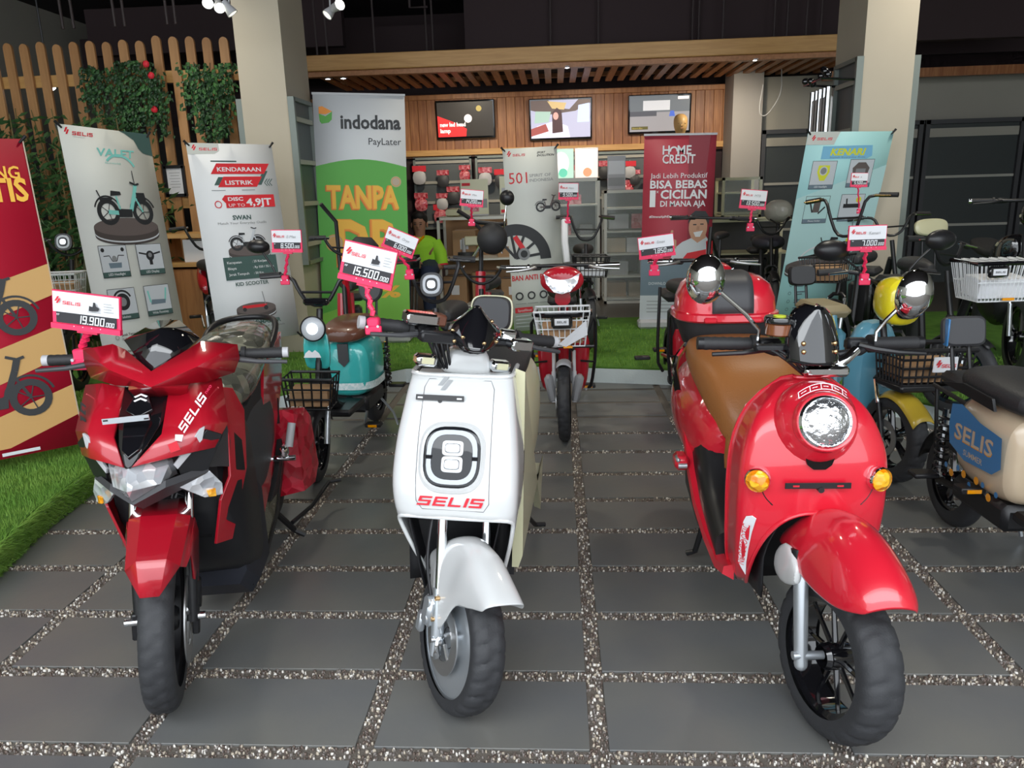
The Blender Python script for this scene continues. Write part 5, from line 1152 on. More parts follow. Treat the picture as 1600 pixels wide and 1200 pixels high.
# the two red basket bikes
def basket_bike(label, loc, rz, st, sign=0):
    t = thing('electric_bike', label, 'electric bike', loc, R(rz), group=None); T = steer((0, .22, .85), R(17), R(st)); r = .222
    tyre('front', t, (0, 0, r), r, .034, T, rr=.74, spokes=5, tread=24, disc=-.045, discr=.4); tyre('rear', t, (0, 1.12, r), r, .036, None, rr=.70, spokes=5)
    fork(t, T, r, .058, .80, m='lgrey', lower='lgrey', up=.28); arcfender(t, T, (0, 0, r), r+.016, .042, -.3, 1.3, 'lgrey', 'front_fender')
    for s_ in (-1, 1): b = MB(T); b.box((s_*.075, .02, .30), (.05, .07, .16), ry=s_*.2, b=.015); b.build('film_wrapped_guard', mat('clear_film_grey', (.30, .30, .31), .25, coat=.6), t)
    b = MB(T); b.loft([ell(0, y, .905+dz, w, h, 28, 2.2) for y, w, h, dz in ((.02, .105, .06, -.01), (.05, .125, .075, 0), (.12, .115, .07, .01), (.20, .06, .045, .01))]); b.build('headlight_cowl', M['red'], t, sub=1)
    b = MB(T); F_ = frame((0, .012, .90), (1, 0, 0), (0, .15, 1))
    out = [(-.098, .048), (-.05, .020), (0, .012), (.05, .020), (.098, .048), (.085, -.005), (.045, -.052), (0, -.064), (-.045, -.052), (-.085, -.005)]
    b.plate([F_ @ Vector((x, -.006, z)) for x, z in out], .014); g = b.build('headlight', M['lensw'], t)
    b = MB(T); b.lathe([(.034, 0), (.030, .010), (0, .014)], Matrix.Translation(F_ @ Vector((0, -.012, -.020))) @ Matrix.Rotation(pi/2, 4, 'X'), 20); b.build('lens_core', M['lit'], g)
    b = MB(T); b.loft([ell(0, y, .80, .045, .04, 14) for y in (.10, .20)]); b.build('cowl_neck', M['red'], t)
    grip_bar(t, T, (0, .20, .95), .31, .965, yb=.05, r=.014, glen=.11, gripm='chrome', lever_m='steel', drop=-.01)
    basket(t, (0, -.06, .575), .30, .20, .19, 'wire', T, .80, 10, 5, rimm='wire', fill='card', rim=.006)
    b = MB(T); b.tube([(-.15, .04, .745), (-.15, -.165, .745), (.15, -.165, .745), (.15, .04, .745)], .014, 8, smooth=1); b.build('basket_band', M['gloss'], t)
    b = MB(T); b.box((0, -.175, .715), (.115, .025, .075), b=.02); g = b.build('basket_badge', M['gloss'], t)
    b = MB(T); b.box((0, -.189, .715), (.075, .004, .035), b=.0015); b.build('badge_plate', M['paper'], g, flat=True)
    pr = Print(frame((0, -.192, .715), (1, 0, 0)), [M['ink']]); pr.mb.T = T; pr.selis(0, -.006, .05, .012, M['ink'], .2, 'c'); pr.build('badge_lettering', g)
    b = MB(T); b.plate([(-.02, -.16, .59), (.13, -.17, .72), (.135, -.165, .64), (.02, -.155, .575)], .004); b.build('paper_sheet', M['paper'], t)
    for s_ in (-1, 1):
        b = MB(); b.loft([[Vector((s_*x0, .30, z)), Vector((s_*(x0+w)*.9, .27, z)), Vector((s_*(x0+w), .33, z)), Vector((s_*x0, .38, z))] for z, x0, w in ((.20, .06, .06), (.26, .045, .11), (.45, .04, .13), (.58, .05, .12))]); b.build('leg_shield', M['red'], t, sub=1)
        MB().tube([(s_*.14, .24, .57), (s_*.185, .24, .70), (s_*.19, .26, .45), (s_*.165, .30, .24), (s_*.15, .34, .22)], .010, 8, smooth=1).build('leg_guard', M['black'], t)
        MB().tube([(s_*.18, .25, .40), (s_*.10, .28, .40)], .006, 6).build('guard_strut', M['black'], t)
    MB(T).tube([(-.17, -.10, .565), (.17, -.10, .565)], .009, 8).build('basket_support', M['black'], t)
    MB(T).box((.03, -.15, .572), (.05, .01, .014), b=.003).build('reflector', M['orange'], t)
    tubes(t, 'frame', M['red'], [([(0, .20, .74), (0, .32, .34), (0, .50, .27), (0, .66, .28)], .03), ([(0, .66, .28), (0, .74, .70)], .024), ([(-.05, .60, .28), (-.07, 1.12, r)], .014), ([(.05, .60, .28), (.07, 1.12, r)], .014)], smooth=1)
    MB().box((0, .48, .29), (.20, .24, .04), b=.012).build('footboard', M['black'], t)
    saddle(t, (0, .78, .74), .30, .22, 'saddle'); MB().box((0, 1.06, .66), (.20, .28, .07), b=.03).build('pillion_seat', M['saddle'], t)
    MB().box((0, .86, .42), (.16, .16, .34), b=.02).build('battery_box', M['black'], t)
    crank(t, .64, .26, w=.17); stand_leg(t, 1.0, .24, .14)
    return t, T
E1, E1T = basket_bike('red electric bike with white basket between the white and retro scooters', (.035, 4.17, 0), 0, -2)
E2, E2T = basket_bike('red electric bike mostly hidden behind the red top box', (.86, 4.28, 0), 2, 5)
MB().box((-.30, .55, .33), (.10, .05, .022), b=.006).build('swung_pedal', M['black'], E2)
MB().tube([(-.22, .40, .80), (-.235, .38, .35), (-.19, .42, .27)], .010, 8, smooth=1).build('outer_guard', M['black'], E2)
# plain black city e-bike with squared lamp behind the white scooter
def city_bike(label, loc, rz, st, col='black', z=0, half=.28, r=.2, lampc='black', seat='saddle', rise=.16, stem=.90, lamp=True, sh=0, bask=None, bfill=None, wb=1.05, name='electric_bike', spokes=5, hw=.032, mirrors=False, fend='black', rackb=True, lm='chrome'):
    t = thing(name, label, 'electric bike' if name == 'electric_bike' else 'bicycle', (loc[0], loc[1], z), R(rz)); T = Matrix.Translation((sh, 0, 0)) @ steer((0, .22, stem), R(17), R(st))
    tyre('front', t, (0, 0, r), r, hw, T, rr=.74, spokes=spokes); tyre('rear', t, (0, wb, r), r, hw, None, rr=.72, spokes=spokes)
    fork(t, T, r, .052, stem-.03, up=.28); arcfender(t, T, (0, 0, r), r+.016, .038, -.7, 1.3, fend, 'front_fender'); arcfender(t, None, (0, wb, r), r+.016, .04, -1.2, 1.4, fend, 'rear_fender')
    ubar(t, T, .22, stem, rise, half, .10, lm=lm)
    if lamp: squircle_lamp(t, T, (0, .13, stem+.10), .055, .058, body=lampc)
    if bask: basket(t, (0, -.03, stem-.26), .27, .20, .16, bask, T, .85, 9, 4, fill=bfill, wr=.003)
    tubes(t, 'frame', M[col], [([(0, .19, stem-.16), (0, .30, .36), (0, .46, .28), (0, .62, .28)], .026), ([(0, .62, .28), (0, .72, .68)], .022), ([(-.05, .60, .28), (-.065, wb, r)], .013), ([(.05, .60, .28), (.065, wb, r)], .013)], smooth=1)
    MB().box((0, .80, .42), (.14, .14, .30), b=.02).build('battery_box', M['black'], t)
    saddle(t, (0, .74, .74), .28, .20, seat)
    if rackb: MB().box((0, 1.02, .62), (.18, .24, .06), b=.025).build('pillion_seat', M[seat], t)
    crank(t, .60, .26, w=.16, refl=False); stand_leg(t, .95, .22, .13)
    if mirrors:
        mirror(t, T, (-.16, .22, stem+rise), (-.30, .22, stem+rise+.12), (.1, 1, .1), (.065, .042)); mirror(t, T, (.16, .22, stem+rise), (.30, .22, stem+rise+.12), (-.1, 1, .1), (.065, .042))
    return t, T
H1, H1T = city_bike('black electric bike with squared headlight seen over the white scooter', (-.60, 3.50), 0, 0, 'black', stem=.87, rise=.20, half=.20)
# small folding bike with red head tube, big black lamp
J1, J1T = city_bike('electric bike with thick red head tube and large black lamp before the white bike banner', (-.50, 4.80), 0, 12, 'red', stem=.80, rise=.10, half=.24, lamp=False)
MB(J1T).cyl((.0, .21, .50), (.0, .26, .88), .035, 16).build('head_tube', M['red'], J1)
MB(J1T).sph((.06, .16, 1.10), (.10, .09, .10), 24, 16).build('bar_bag', M['matte'], J1); MB(J1T).tube([(-.07, .18, .96), (.0, .16, 1.08)], .009, 8).build('lamp_stay', M['chrome'], J1)
MB(J1T).tube([(0, .24, .86), (.0, .26, 1.15), (-.06, .26, 1.20)], .015, 8).build('handlebar_post', M['black'], J1); MB(J1T).tube([(-.16, .26, 1.27), (-.04, .26, 1.20), (.10, .26, 1.19), (.16, .30, 1.19)], .014, 8).build('upper_bar', M['black'], J1)
mirror(J1, J1T, (.14, .26, 1.0), (.16, .24, 1.36), (.6, 1, .1), (.05, .05), 'black', 'chrome')
K1, K1T = city_bike('black bicycle with wire basket standing on the turf right of the white bike banner', (.24, 6.10), 0, 8, 'black', z=SH, half=.24, stem=.86, rise=.18, bask='black', bfill='paper', r=.24, name='bicycle', lamp=False)
MB(K1T).tube([(-.18, .2, 1.02), (-.19, .1, .86), (-.17, .08, .70)], .028, 8).build('foam_wrap', M['paper'], K1)
# yellow and blue bike on the right
def yellow_bike():
    t = thing('electric_bike', 'yellow and pale blue electric bike right of the retro scooter', 'electric bike', (1.575, 3.52, 0), R(5)); T = steer((0, .22, .85), R(17), R(8)); r = .215
    tyre('front', t, (0, 0, r), r, .042, T, rr=.68, spokes=5, tread=24, disc=-.05, discr=.4); tyre('rear', t, (0, 1.08, r), r, .042, None, rr=.68, spokes=5)
    fork(t, T, r, .062, .82, up=.26, m='chrome', lower='black')
    b = MB(T); b.grid(lambda u, v: (u*.062*(1-.25*max(0, v-.6)), -.20+.27*v*1., .30+.145*math.sin(pi*(.12+.55*v))-.035*abs(u)**2.5), lin(-1, 1, 9), lin(0, 1, 12)); b.build('front_fender', M['ochre'], t, solid=.004)
    b = MB(T); b.loft([ell(0, y, .845+dz, w, h, 26, 2.6) for y, w, h, dz in ((.02, .075, .085, -.005), (.05, .095, .112, 0), (.13, .095, .115, .005), (.22, .06, .08, .01))]); b.build('headlight_cowl', M['yellow'], t, sub=1)
    F_ = frame((0, .013, .845), (1, 0, 0), (0, .15, 1)); b = MB(T); b.loft([sqr(F_, .066, .070, 3, .01, 24), sqr(F_, .060, .064, 3, -.008, 24)]); g = b.build('headlight', M['glass'], t)
    b = MB(T); b.loft([sqr(F_, .050, .055, 3, -.0085, 24), sqr(F_, .042, .047, 3, -.0095, 24)], caps=False); b.build('light_ring', M['ring'], g)
    b = MB(T); F2 = F_ @ Matrix.Translation((0, 0, -.012)); b.loft([sqr(F2, .022, .02, 4, -.008, 16), sqr(F2, .018, .016, 4, -.016, 16)]); b.build('lens_core', M['lit'], g)
    pr = Print(frame((0, .03, .93), (1, 0, 0), (0, .6, 1)), [M['inkr']]); pr.mb.T = T; pr.slashes(-.015, 0, .025, M['inkr']); pr.build('brand_emblem', t)
    ubar(t, T, .22, .90, .06, .31, .08, lm='chrome')
    mirror(t, T, (-.13, .22, .95), (-.29, .22, 1.07), (.1, 1, .1), (.085, .05)); mirror(t, T, (.13, .22, .95), (.27, .22, 1.12), (-.1, 1, .1), (.085, .05))
    basket(t, (.06, -.05, .50), .36, .20, .16, 'black', T, .88, 11, 5, fill='card', wr=.005, rim=.012)
    b = MB(T); b.box((.06, -.05, .485), (.33, .19, .035), b=.01); b.build('basket_floor', M['black'], t)
    b = MB(T); b.box((.08, -.165, .60), (.12, .008, .07), b=.003); g = b.build('name_plate', M['paper'], t, flat=True)
    pr = Print(frame((.08, -.172, .60), (1, 0, 0)), [M['inkr']]); pr.mb.T = T; pr.selis(.012, -.012, .07, .016, M['inkr'], .2, 'c'); pr.slashes(-.052, -.005, .03, M['inkr']); pr.build('plate_lettering', g)
    b = MB(); b.loft([[Vector((-w, .26, z)), Vector((-w*.7, .20, z)), Vector((w*.7, .20, z)), Vector((w, .26, z)), Vector((w*.8, .34, z)), Vector((-w*.8, .34, z))] for z, w in ((.20, .10), (.28, .13), (.50, .15), (.66, .12), (.74, .06))]); b.build('leg_shield', M['sky'], t, sub=1)
    tubes(t, 'frame', M['sky'], [([(0, .24, .50), (0, .36, .30), (0, .60, .28)], .03), ([(0, .62, .28), (0, .72, .68)], .022), ([(-.05, .60, .28), (-.07, 1.08, r)], .014), ([(.05, .60, .28), (.07, 1.08, r)], .014)], smooth=1)
    MB().box((0, .48, .29), (.22, .26, .04), b=.012).build('footboard', M['black'], t)
    MB().box((0, .82, .44), (.18, .22, .32), b=.03).build('battery_box', M['sky'], t)
    MB().box((0, .86, .70), (.20, .34, .07), b=.03).build('saddle', mat('beige_seat', (.36, .30, .18), .5), t)
    backrest(t, (-.03, 1.10, .86), .16, .12, 'black', e=4.5, post=.12); crank(t, .64, .26, w=.17); stand_leg(t, 1.0, .24, .14)
    return t, T
Y1, Y1T = yellow_bike()
# rear group on the right
N2, N2T = city_bike('bicycle with high black handlebar and dark wire basket under the pale blue banner', (1.76, 4.95), -32, -14, 'black', z=SH, half=.30, stem=.92, rise=.24, bask='black', bfill='card', r=.26, name='bicycle', lamp=False, lm='brass')
def big_basket_bike():
    t, T = city_bike('black electric bike with wide white basket at the right edge of the view', (2.33, 4.22), 4, 28, 'black', z=SH, half=.28, stem=.80, rise=.12, r=.22, lamp=False, hw=.03, sh=-.15)
    T2 = steer((0, .22, .8), R(17), R(0)); basket(t, (0, -.02, .64), .36, .24, .20, 'wire', T2, .80, 16, 3, rimm='gloss', fill='paper', rim=.012)
    b = MB(T2); b.box((-.08, -.16, .80), (.11, .02, .06), b=.015); g = b.build('basket_badge', M['gloss'], t); b = MB(T2); b.box((-.08, -.172, .80), (.07, .004, .032)); b.build('badge_plate', M['paper'], g, flat=True)
    pr = Print(frame((-.08, -.175, .80), (1, 0, 0)), [M['ink']]); pr.mb.T = T2; pr.selis(0, -.005, .05, .010, M['ink'], .2, 'c'); pr.build('badge_lettering', g)
    b = MB(T2); b.box((0, -.14, .655), (.06, .01, .014)); b.build('reflector', M['orange'], t, flat=True)
    lid = []; b = MB(T2)
    for k in range(7): b.tube([(-.17+.05*k, -.13, .842), (-.13+.05*k, .09, .848)], .003, 4); b.tube([(-.13+.045*k, -.13, .844), (-.17+.05*k, .09, .848)], .003, 4)
    b.build('basket_lid', M['wire'], t)
    return t
big_basket_bike()
B5, B5T = city_bike('dark electric bike with cream backrest and film covered seat below the dark shutters', (2.55, 5.75), 10, -10, 'black', z=SH, half=.30, stem=.86, rise=.14, r=.24, seat='filmcream' if 'filmcream' in M else 'saddle', lamp=False)
pb_ = Matrix.Rotation(R(-10), 3, 'Z') @ (at(1455, 355, Y=6.2)-Vector((2.55, 5.75, SH))); backrest(B5, pb_, .27, .13, 'cream', e=3, post=.30)
# motorcycle-like bike behind with chrome headlight
t = thing('electric_motorbike', 'black motorbike with slanted clear headlight at the right edge', 'motorbike', (2.98, 5.0, SH), R(-14)); MBK = t
tyre('front', t, (0, 0, .27), .27, .045, None, rr=.72, spokes=5); tyre('rear', t, (0, 1.2, .27), .27, .05, None, rr=.72, spokes=5)
fork(t, None, .27, .07, .9, up=.34)
b = MB(); b.loft([ell(0, .02, 1.06, .03, .05, 16), ell(0, .05, 1.05, .075, .085, 16), ell(0, .16, 1.03, .08, .08, 16)]); b.build('headlight_shell', M['gloss'], t, sub=1)
b = MB(); b.plate([(-.075, .03, 1.12), (0, -.02, 1.13), (.075, .03, 1.12), (.06, .02, 1.02), (0, -.03, .97), (-.06, .02, 1.02)], .012); b.build('headlight', M['lens'], t)
grip_bar(t, None, (0, .18, 1.10), .32, 1.12, yb=.06)
b = MB(); b.loft([ell(0, y, z, w, h, 18, 2.6) for y, z, w, h in ((.22, .80, .06, .10), (.40, .78, .12, .13), (.62, .72, .10, .10))]); b.build('fuel_tank_cover', M['gloss'], t, sub=1)
b = MB(); b.loft([ell(0, y, z, w, h, 18, 3) for y, z, w, h in ((.60, .74, .08, .04), (.8, .75, .12, .05), (1.25, .80, .10, .04))]); b.build('seat', M['saddle'], t, sub=1)
b = MB(); b.loft([ell(0, y, z, w, h, 18, 3) for y, z, w, h in ((.30, .42, .09, .16), (.6, .42, .12, .18), (1.1, .55, .08, .10))]); b.build('motor_cover', M['black'], t, sub=1)
MB().tube([(.1, .8, .3), (.18, .86, .02)], .011, 6).build('side_stand', M['black'], t)
# mountain bike, black and red, behind the top box
def diamond(label, loc, rz, st, col, z, r=.30, seatz=.86, barz=1.02, flat=True, accent=None, name='bicycle', grp=None):
    t = thing(name, label, 'bicycle', (loc[0], loc[1], z), R(rz)); T = steer((0, .28, barz-.1), R(18), R(st)); wb = 1.02
    tyre('front', t, (0, 0, r), r, .026, T, rr=.86, spokes=14, nsp=.002, hub=.03, disc=-.035, discr=.28); tyre('rear', t, (0, wb, r), r, .026, None, rr=.86, spokes=14, nsp=.002, hub=.03)
    fork(t, T, r, .05, barz-.05, up=.36, rake=.12, m='chrome', lower='black')
    tubes(t, 'frame', M[col], [([(0, .22, barz-.20), (0, .52, .30)], .022), ([(0, .24, barz-.12), (0, .62, seatz-.20)], .018), ([(0, .52, .30), (0, .66, seatz-.10)], .018), ([(-.04, .52, .30), (-.06, wb, r)], .011), ([(.04, .52, .30), (.06, wb, r)], .011), ([(-.03, .64, seatz-.22), (-.06, wb, r)], .009), ([(.03, .64, seatz-.22), (.06, wb, r)], .009)])
    if accent: tubes(t, 'frame_accent', M[accent], [([(0, .205, barz-.16), (0, .225, barz-.26)], .027)])
    MB().cyl((0, .655, seatz-.14), (0, .675, seatz-.02), .012, 8).build('seat_post', M['black'], t); saddle(t, (0, .68, seatz), .27, .14, 'saddle', h=.03)
    grip_bar(t, T, (0, .27, barz), .33, barz+.02, yb=.03, r=.015, glen=.12, lever_m='black'); crank(t, .52, .30, w=.15, refl=False); stand_leg(t, .9, .30, .14)
    return t, T
MT, MTT = diamond('black mountain bike with red accent leaning behind the red top box', (1.16, 6.15), -22, 6, 'black', SH, accent='red', r=.30, barz=.99, seatz=.84)
M2, M2T = city_bike('dark electric bike with large padded seat beside the pale blue banner', (1.90, 6.85), -6, 0, 'black', z=SH, stem=.82, rise=.14, r=.25, lamp=False)
b = MB(); b.loft([ell(.02, y, .74, w, h, 18, 2.6) for y, w, h in ((.2, .04, .03), (.30, .12, .06), (.5, .16, .075), (.68, .12, .05))]); b.build('padded_saddle', mat('slate_saddle', (.05, .05, .07), .5), M2, sub=1)
# folding bikes behind the turquoise bike
F1, F1T = city_bike('folding bike with upright black stem and red frame before the green banner', (-1.40, 4.95), 12, 20, 'red', z=0.0, r=.24, stem=1.0, rise=.10, half=.22, lamp=False, hw=.025, spokes=10)
MB(F1T).cyl((0, .20, .52), (0, .23, .74), .035, 14).build('head_tube', M['red'], F1)
MB(F1T).box((.12, .16, 1.02), (.20, .14, .22), b=.05).build('frame_bag', M['matte'], F1)
MB(F1T).tube([(-.02, .22, .9), (-.05, .24, 1.22), (-.16, .22, 1.33)], .014, 8).build('bar_extension', M['black'], F1)
R1, R1T = city_bike('covered bike with white basket half hidden behind the crimson banner', (-3.35, 5.0), 12, 0, 'black', z=SH, r=.24, stem=.92, rise=.10, bask='wire', bfill='card', lamp=True, half=.26)
b = MB(); b.loft([ell(.05, y, z, w, h, 16, 2.2) for y, z, w, h in ((.4, .7, .05, .2), (.6, .70, .16, .3), (.9, .65, .15, .28), (1.1, .6, .06, .2))]); b.build('dust_cover', mat('olive_cover', (.10, .10, .045), .8), R1, sub=1)
Q1, Q1T = city_bike('dark bike with red rear panel between the two tall white banners', (-2.55, 5.5), 25, 0, 'black', z=SH, r=.26, stem=.9, lamp=False, half=.24)
b = MB(); b.loft([ell(0, y, z, w, h, 16, 2.4) for y, z, w, h in ((.55, .55, .08, .06), (.75, .62, .11, .07), (1.0, .70, .10, .06), (1.2, .74, .04, .03))]); b.build('rear_panel', M['red'], Q1, sub=1)
# ------------------------------------------------------------------ clip-on price signs
def price_sign(label, TL, TR, BL, Yb, clamp, Yc, price, hand=None, brand=True, post=None, blank=False):
    C = at(*clamp, Y=Yc); t = thing('price_sign', label, 'price sign', C)
    a, b_, c = at(*TL, Y=Yb), at(*TR, Y=Yb), at(*BL, Y=Yb); w = (b_-a).length; h = (c-a).length
    F_ = frame(a-C, b_-a, a-c); F_.translation = a-C
    b = MB(); b.L = F_; b.box((w/2, .006, -h/2), (w, .008, h)); b.box((w/2, .002, -h*.93), (w*1.02, .014, h*.14)); b.build('sign_board', M['pink'], t, flat=True)
    pr = Print(F_, [M['paper'], M['pink'], M['ink'], M['digit'], M['inkr'], M['inkg']]); pr.k = 1
    pr.rect(w*.015, -h*.56, w*.97, h*.53, M['paper']); pr.rect(w*.06, -h*.84, w*.89, h*.28, M['ink'])
    d = len(price.split('.')[0]+price.split('.')[1]); dh = h*.205; pr.k = 6
    k_ = .52*1.28*d+.208+.55*.208+.52*.55*1.28*3; hh = min(dh*1.05, w*.80/k_); pr.digits(price, w*.935-hh*k_, -h*.81, hh, M['digit'], small=4)
    if brand: pr.slashes(w*.06, -h*.30, h*.17, M['inkr']); pr.selis(w*.31, -h*.34, w*.26, h*.09, M['inkr'], .2, 'c')
    if hand: pr.text(hand, w*.52, -h*.36, h*.17, M['inkg'], slant=.2)
    else:
        pr.poly([(w*.56, -h*.44), (w*.70, -h*.42), (w*.72, -h*.34), (w*.67, -h*.30), (w*.66, -h*.20), (w*.63, -h*.20), (w*.62, -h*.32), (w*.57, -h*.30)], M['ink']); pr.rect(w*.54, -h*.47, w*.2, h*.015, M['inkg'])
        for k in range(4): pr.rect(w*.78, -h*(.22+.07*k), w*(.12+.03*(k % 2)), h*.018, M['inkg'])
    pr.text('RP', w*.09, -h*.64, h*.07, M['digit'])
    for k in range(4): pr.disc(w*(.34+.13*k), -h*.885, h*.014, M['paper'], 8)
    pr.build('sign_print', t)
    bot = a-C+F_.to_3x3() @ Vector((w*.5, .01, -h)); s_ = w/.18
    b = MB(); b.L = F_; b.box((w*.5, .01, -h*1.02), (w*.30, .016, h*.10)); b.build('sign_foot', M['pink'], t, flat=True)
    n = 7; pts = [bot.lerp(Vector((0, 0, .02*s_)), k/(n-1))+Vector(((.004 if k % 2 else -.004)*s_, 0, 0)) for k in range(n)]
    b = MB(); 
    for p_, q in zip(pts, pts[1:]): b.tube([p_, q], [.0095*s_, .0075*s_], 6)
    b.build('sign_arm', M['pink'], t)
    b = MB(); b.box((0, 0, .0), (.040*s_, .036*s_, .030*s_), b=.004); b.box((0, -.012*s_, -.026*s_), (.056*s_, .012*s_, .030*s_), b=.003); g = b.build('clamp', M['pink'], t)
    for q in (-1, 1): MB().cyl((q*.018*s_, -.016*s_, -.012*s_), (q*.018*s_, -.024*s_, -.012*s_), .0045*s_, 8).build('clamp_screw', M['silver'], g)
    return t
price_sign('pink price sign reading 19.900.000 on the dark red scooter', (80, 452), (187, 465), (66, 507), 1.98, (130, 553), 2.02, '19.900.000')
price_sign('pink price sign reading 15.500.000 on the white scooter', (539, 374), (622, 394), (543, 436), 2.02, (584, 503), 2.0, '15.500.000')
price_sign('pink price sign reading 8.500.000 on the turquoise bike', (423, 359), (470, 359), (421, 394), 3.72, (446, 434), 3.75, '8.500.000', 'E-Max')
price_sign('tilted pink price sign reading 6.000.000 on the black bike with squared lamp', (607, 353), (655, 373), (599, 386), 3.55, (640, 425), 3.6, '6.000.000', 'Oryx')
price_sign('pink price sign reading 7.850.000 left of the red top box', (996, 372), (1052, 364), (1001, 406), 4.3, (1022, 418), 4.35, '7.850.000', 'Emax')
price_sign('pink price sign reading 7.000.000 on the yellow bike', (1327, 353), (1387, 351), (1326, 392), 3.62, (1350, 432), 3.7, '7.000.000', 'Kenari')
price_sign('small pink price sign reading 13.500.000 on the black mountain bike', (1159, 295), (1200, 298), (1155, 325), 6.2, (1172, 352), 6.2, '13.500.000', 'MTB')
price_sign('small pink price sign on the black bicycle with wire basket', (873, 286), (904, 286), (873, 312), 6.2, (887, 342), 6.25, '9.500.000', 'Neo')
price_sign('small pink price sign reading 14.200.000 in front of the packs on the slatwall', (720, 295), (756, 298), (724, 321), 4.9, (737, 345), 5.0, '14.200.000', 'Max')
price_sign('small pink price sign clipped under the top corner pictures of the pale blue banner', (1331, 270), (1357, 270), (1331, 292), 5.3, (1342, 328), 5.35, '5.500.000', 'A')
# ================================================================== BANNERS
def B_(name, c, r=.55): return mat('print_'+name, c, r)
PC = {'crimson': B_('crimson', (.50, .004, .03)), 'gold': B_('gold', (.62, .36, .12)), 'deepred': B_('deepred', (.30, .002, .02)), 'off': B_('offwhite', (.62, .64, .60)), 'white': B_('white', (.74, .76, .78)),
      'dgreen': B_('pine_green', (.055, .11, .10)), 'mint': B_('mint', (.22, .62, .56)), 'grn': B_('green', (.10, .42, .06)), 'lgrn': B_('light_green', (.22, .55, .07)), 'orng': B_('orange', (.88, .30, .03)), 'orngd': B_('deep_orange', (.66, .16, .02)), 'amber': B_('amber', (.92, .50, .05)),
      'tq': B_('pale_turquoise', (.34, .62, .64)), 'tql': B_('light_turquoise', (.48, .72, .72)), 'blu': B_('sky_blue', (.22, .52, .74)), 'yel': B_('yellow', (.72, .74, .05)), 'rose': B_('rose', (.42, .045, .07)), 'rosed': B_('dark_rose', (.26, .02, .035)), 'slate': B_('slate', (.16, .22, .27)), 'pal': B_('pale_grey', (.58, .62, .66)),
      'stone': B_('stone', (.13, .105, .10)), 'stoned': B_('dark_stone', (.07, .058, .055)), 'k': B_('black', (.025, .027, .03)), 'g': B_('grey', (.25, .26, .27)), 'red': B_('red', (.66, .02, .03)), 'tan': B_('tan_skin', (.55, .30, .19)), 'sand': B_('sand', (.50, .40, .30))}
def banner(label, TL, TR, BL, sheet, stand='x', Hm=None, rt=None):
    """TL.. = (px,py,Y) of the sheet's corners; the thing's root stands on the turf below it"""
    a, b, c = at(TL[0], TL[1], Y=TL[2]), at(TR[0], TR[1], Y=TR[2]), at(BL[0], BL[1], Y=BL[2])
    W_ = (b-a).length; Fm = frame(a, b-a, a-c); up = Vector((Fm[0][2], Fm[1][2], Fm[2][2])); H_ = (a-c).dot(up)
    if Hm: H_ = Hm
    base = Fm @ Vector((W_/2, 0, -H_)); root = Vector((base.x, base.y+.02, SH)); t = thing('banner', label, 'banner', root); F2 = Matrix.Translation(-root) @ Fm
    wv = lambda x, y: 0.
    mb = MB(); mb.grid(lambda u, v: F2 @ Vector((u, wv(u, v), v)), lin(0, W_, 3), lin(-H_, 0, 5)); mb.build('banner_sheet', PC[sheet], t, solid=.0015, ang=0)
    mb = MB()
    if stand == 'x':
        mid = F2 @ Vector((W_/2, .05, -H_*.55)); r = []
        for ca, cb in ((0, 0), (W_, 0), (0, -H_), (W_, -H_)): mb.tube([F2 @ Vector((ca, .012, cb)), mid], .006, 6)
        foot = Vector((mid.x, mid.y+.18, 0.006)); mb.tube([mid, foot], .008, 6); f1 = F2 @ Vector((W_/2, .02, -H_)); mb.tube([mid, Vector((f1.x, f1.y, .006))], .008, 6)
        mb.build('banner_stand', M['black'], t); mb = MB()
        for ca, cb, sx, sz in ((0, 0, -1, 1), (W_, 0, 1, 1), (0, -H_, -1, -1), (W_, -H_, 1, -1)):
            g = MB().tube([F2 @ Vector((ca-sx*.02, -.004, cb-sz*.02)), F2 @ Vector((ca+sx*.012, .0, cb+sz*.014))], [.005, .009], 8).build('corner_clip', M['black'], t)
    else:
        mb.L = F2; mb.box((W_/2, 0, .006), (W_+.01, .016, .018)); mb.build('top_rail', M['lgrey'], t, flat=True)
        bz = SH; mb = MB(); w2 = F2 @ Vector((W_/2, 0, -H_)); mb.box((w2.x, w2.y, max(.04, (w2.z)/2)), (W_+.03, .16, max(.08, w2.z)), b=.02); mb.build('roller_base', M['lgrey'], t, flat=True)
        mb = MB(); mb.tube([F2 @ Vector((W_/2, .03, -H_)), F2 @ Vector((W_/2, .03, -.01))], .009, 6); mb.build('banner_pole', M['steel'], t)
    pr = Print(F2, []); pr.wf = lambda a_, b_: -.0012; pr.k = 2
    return t, pr, W_, H_
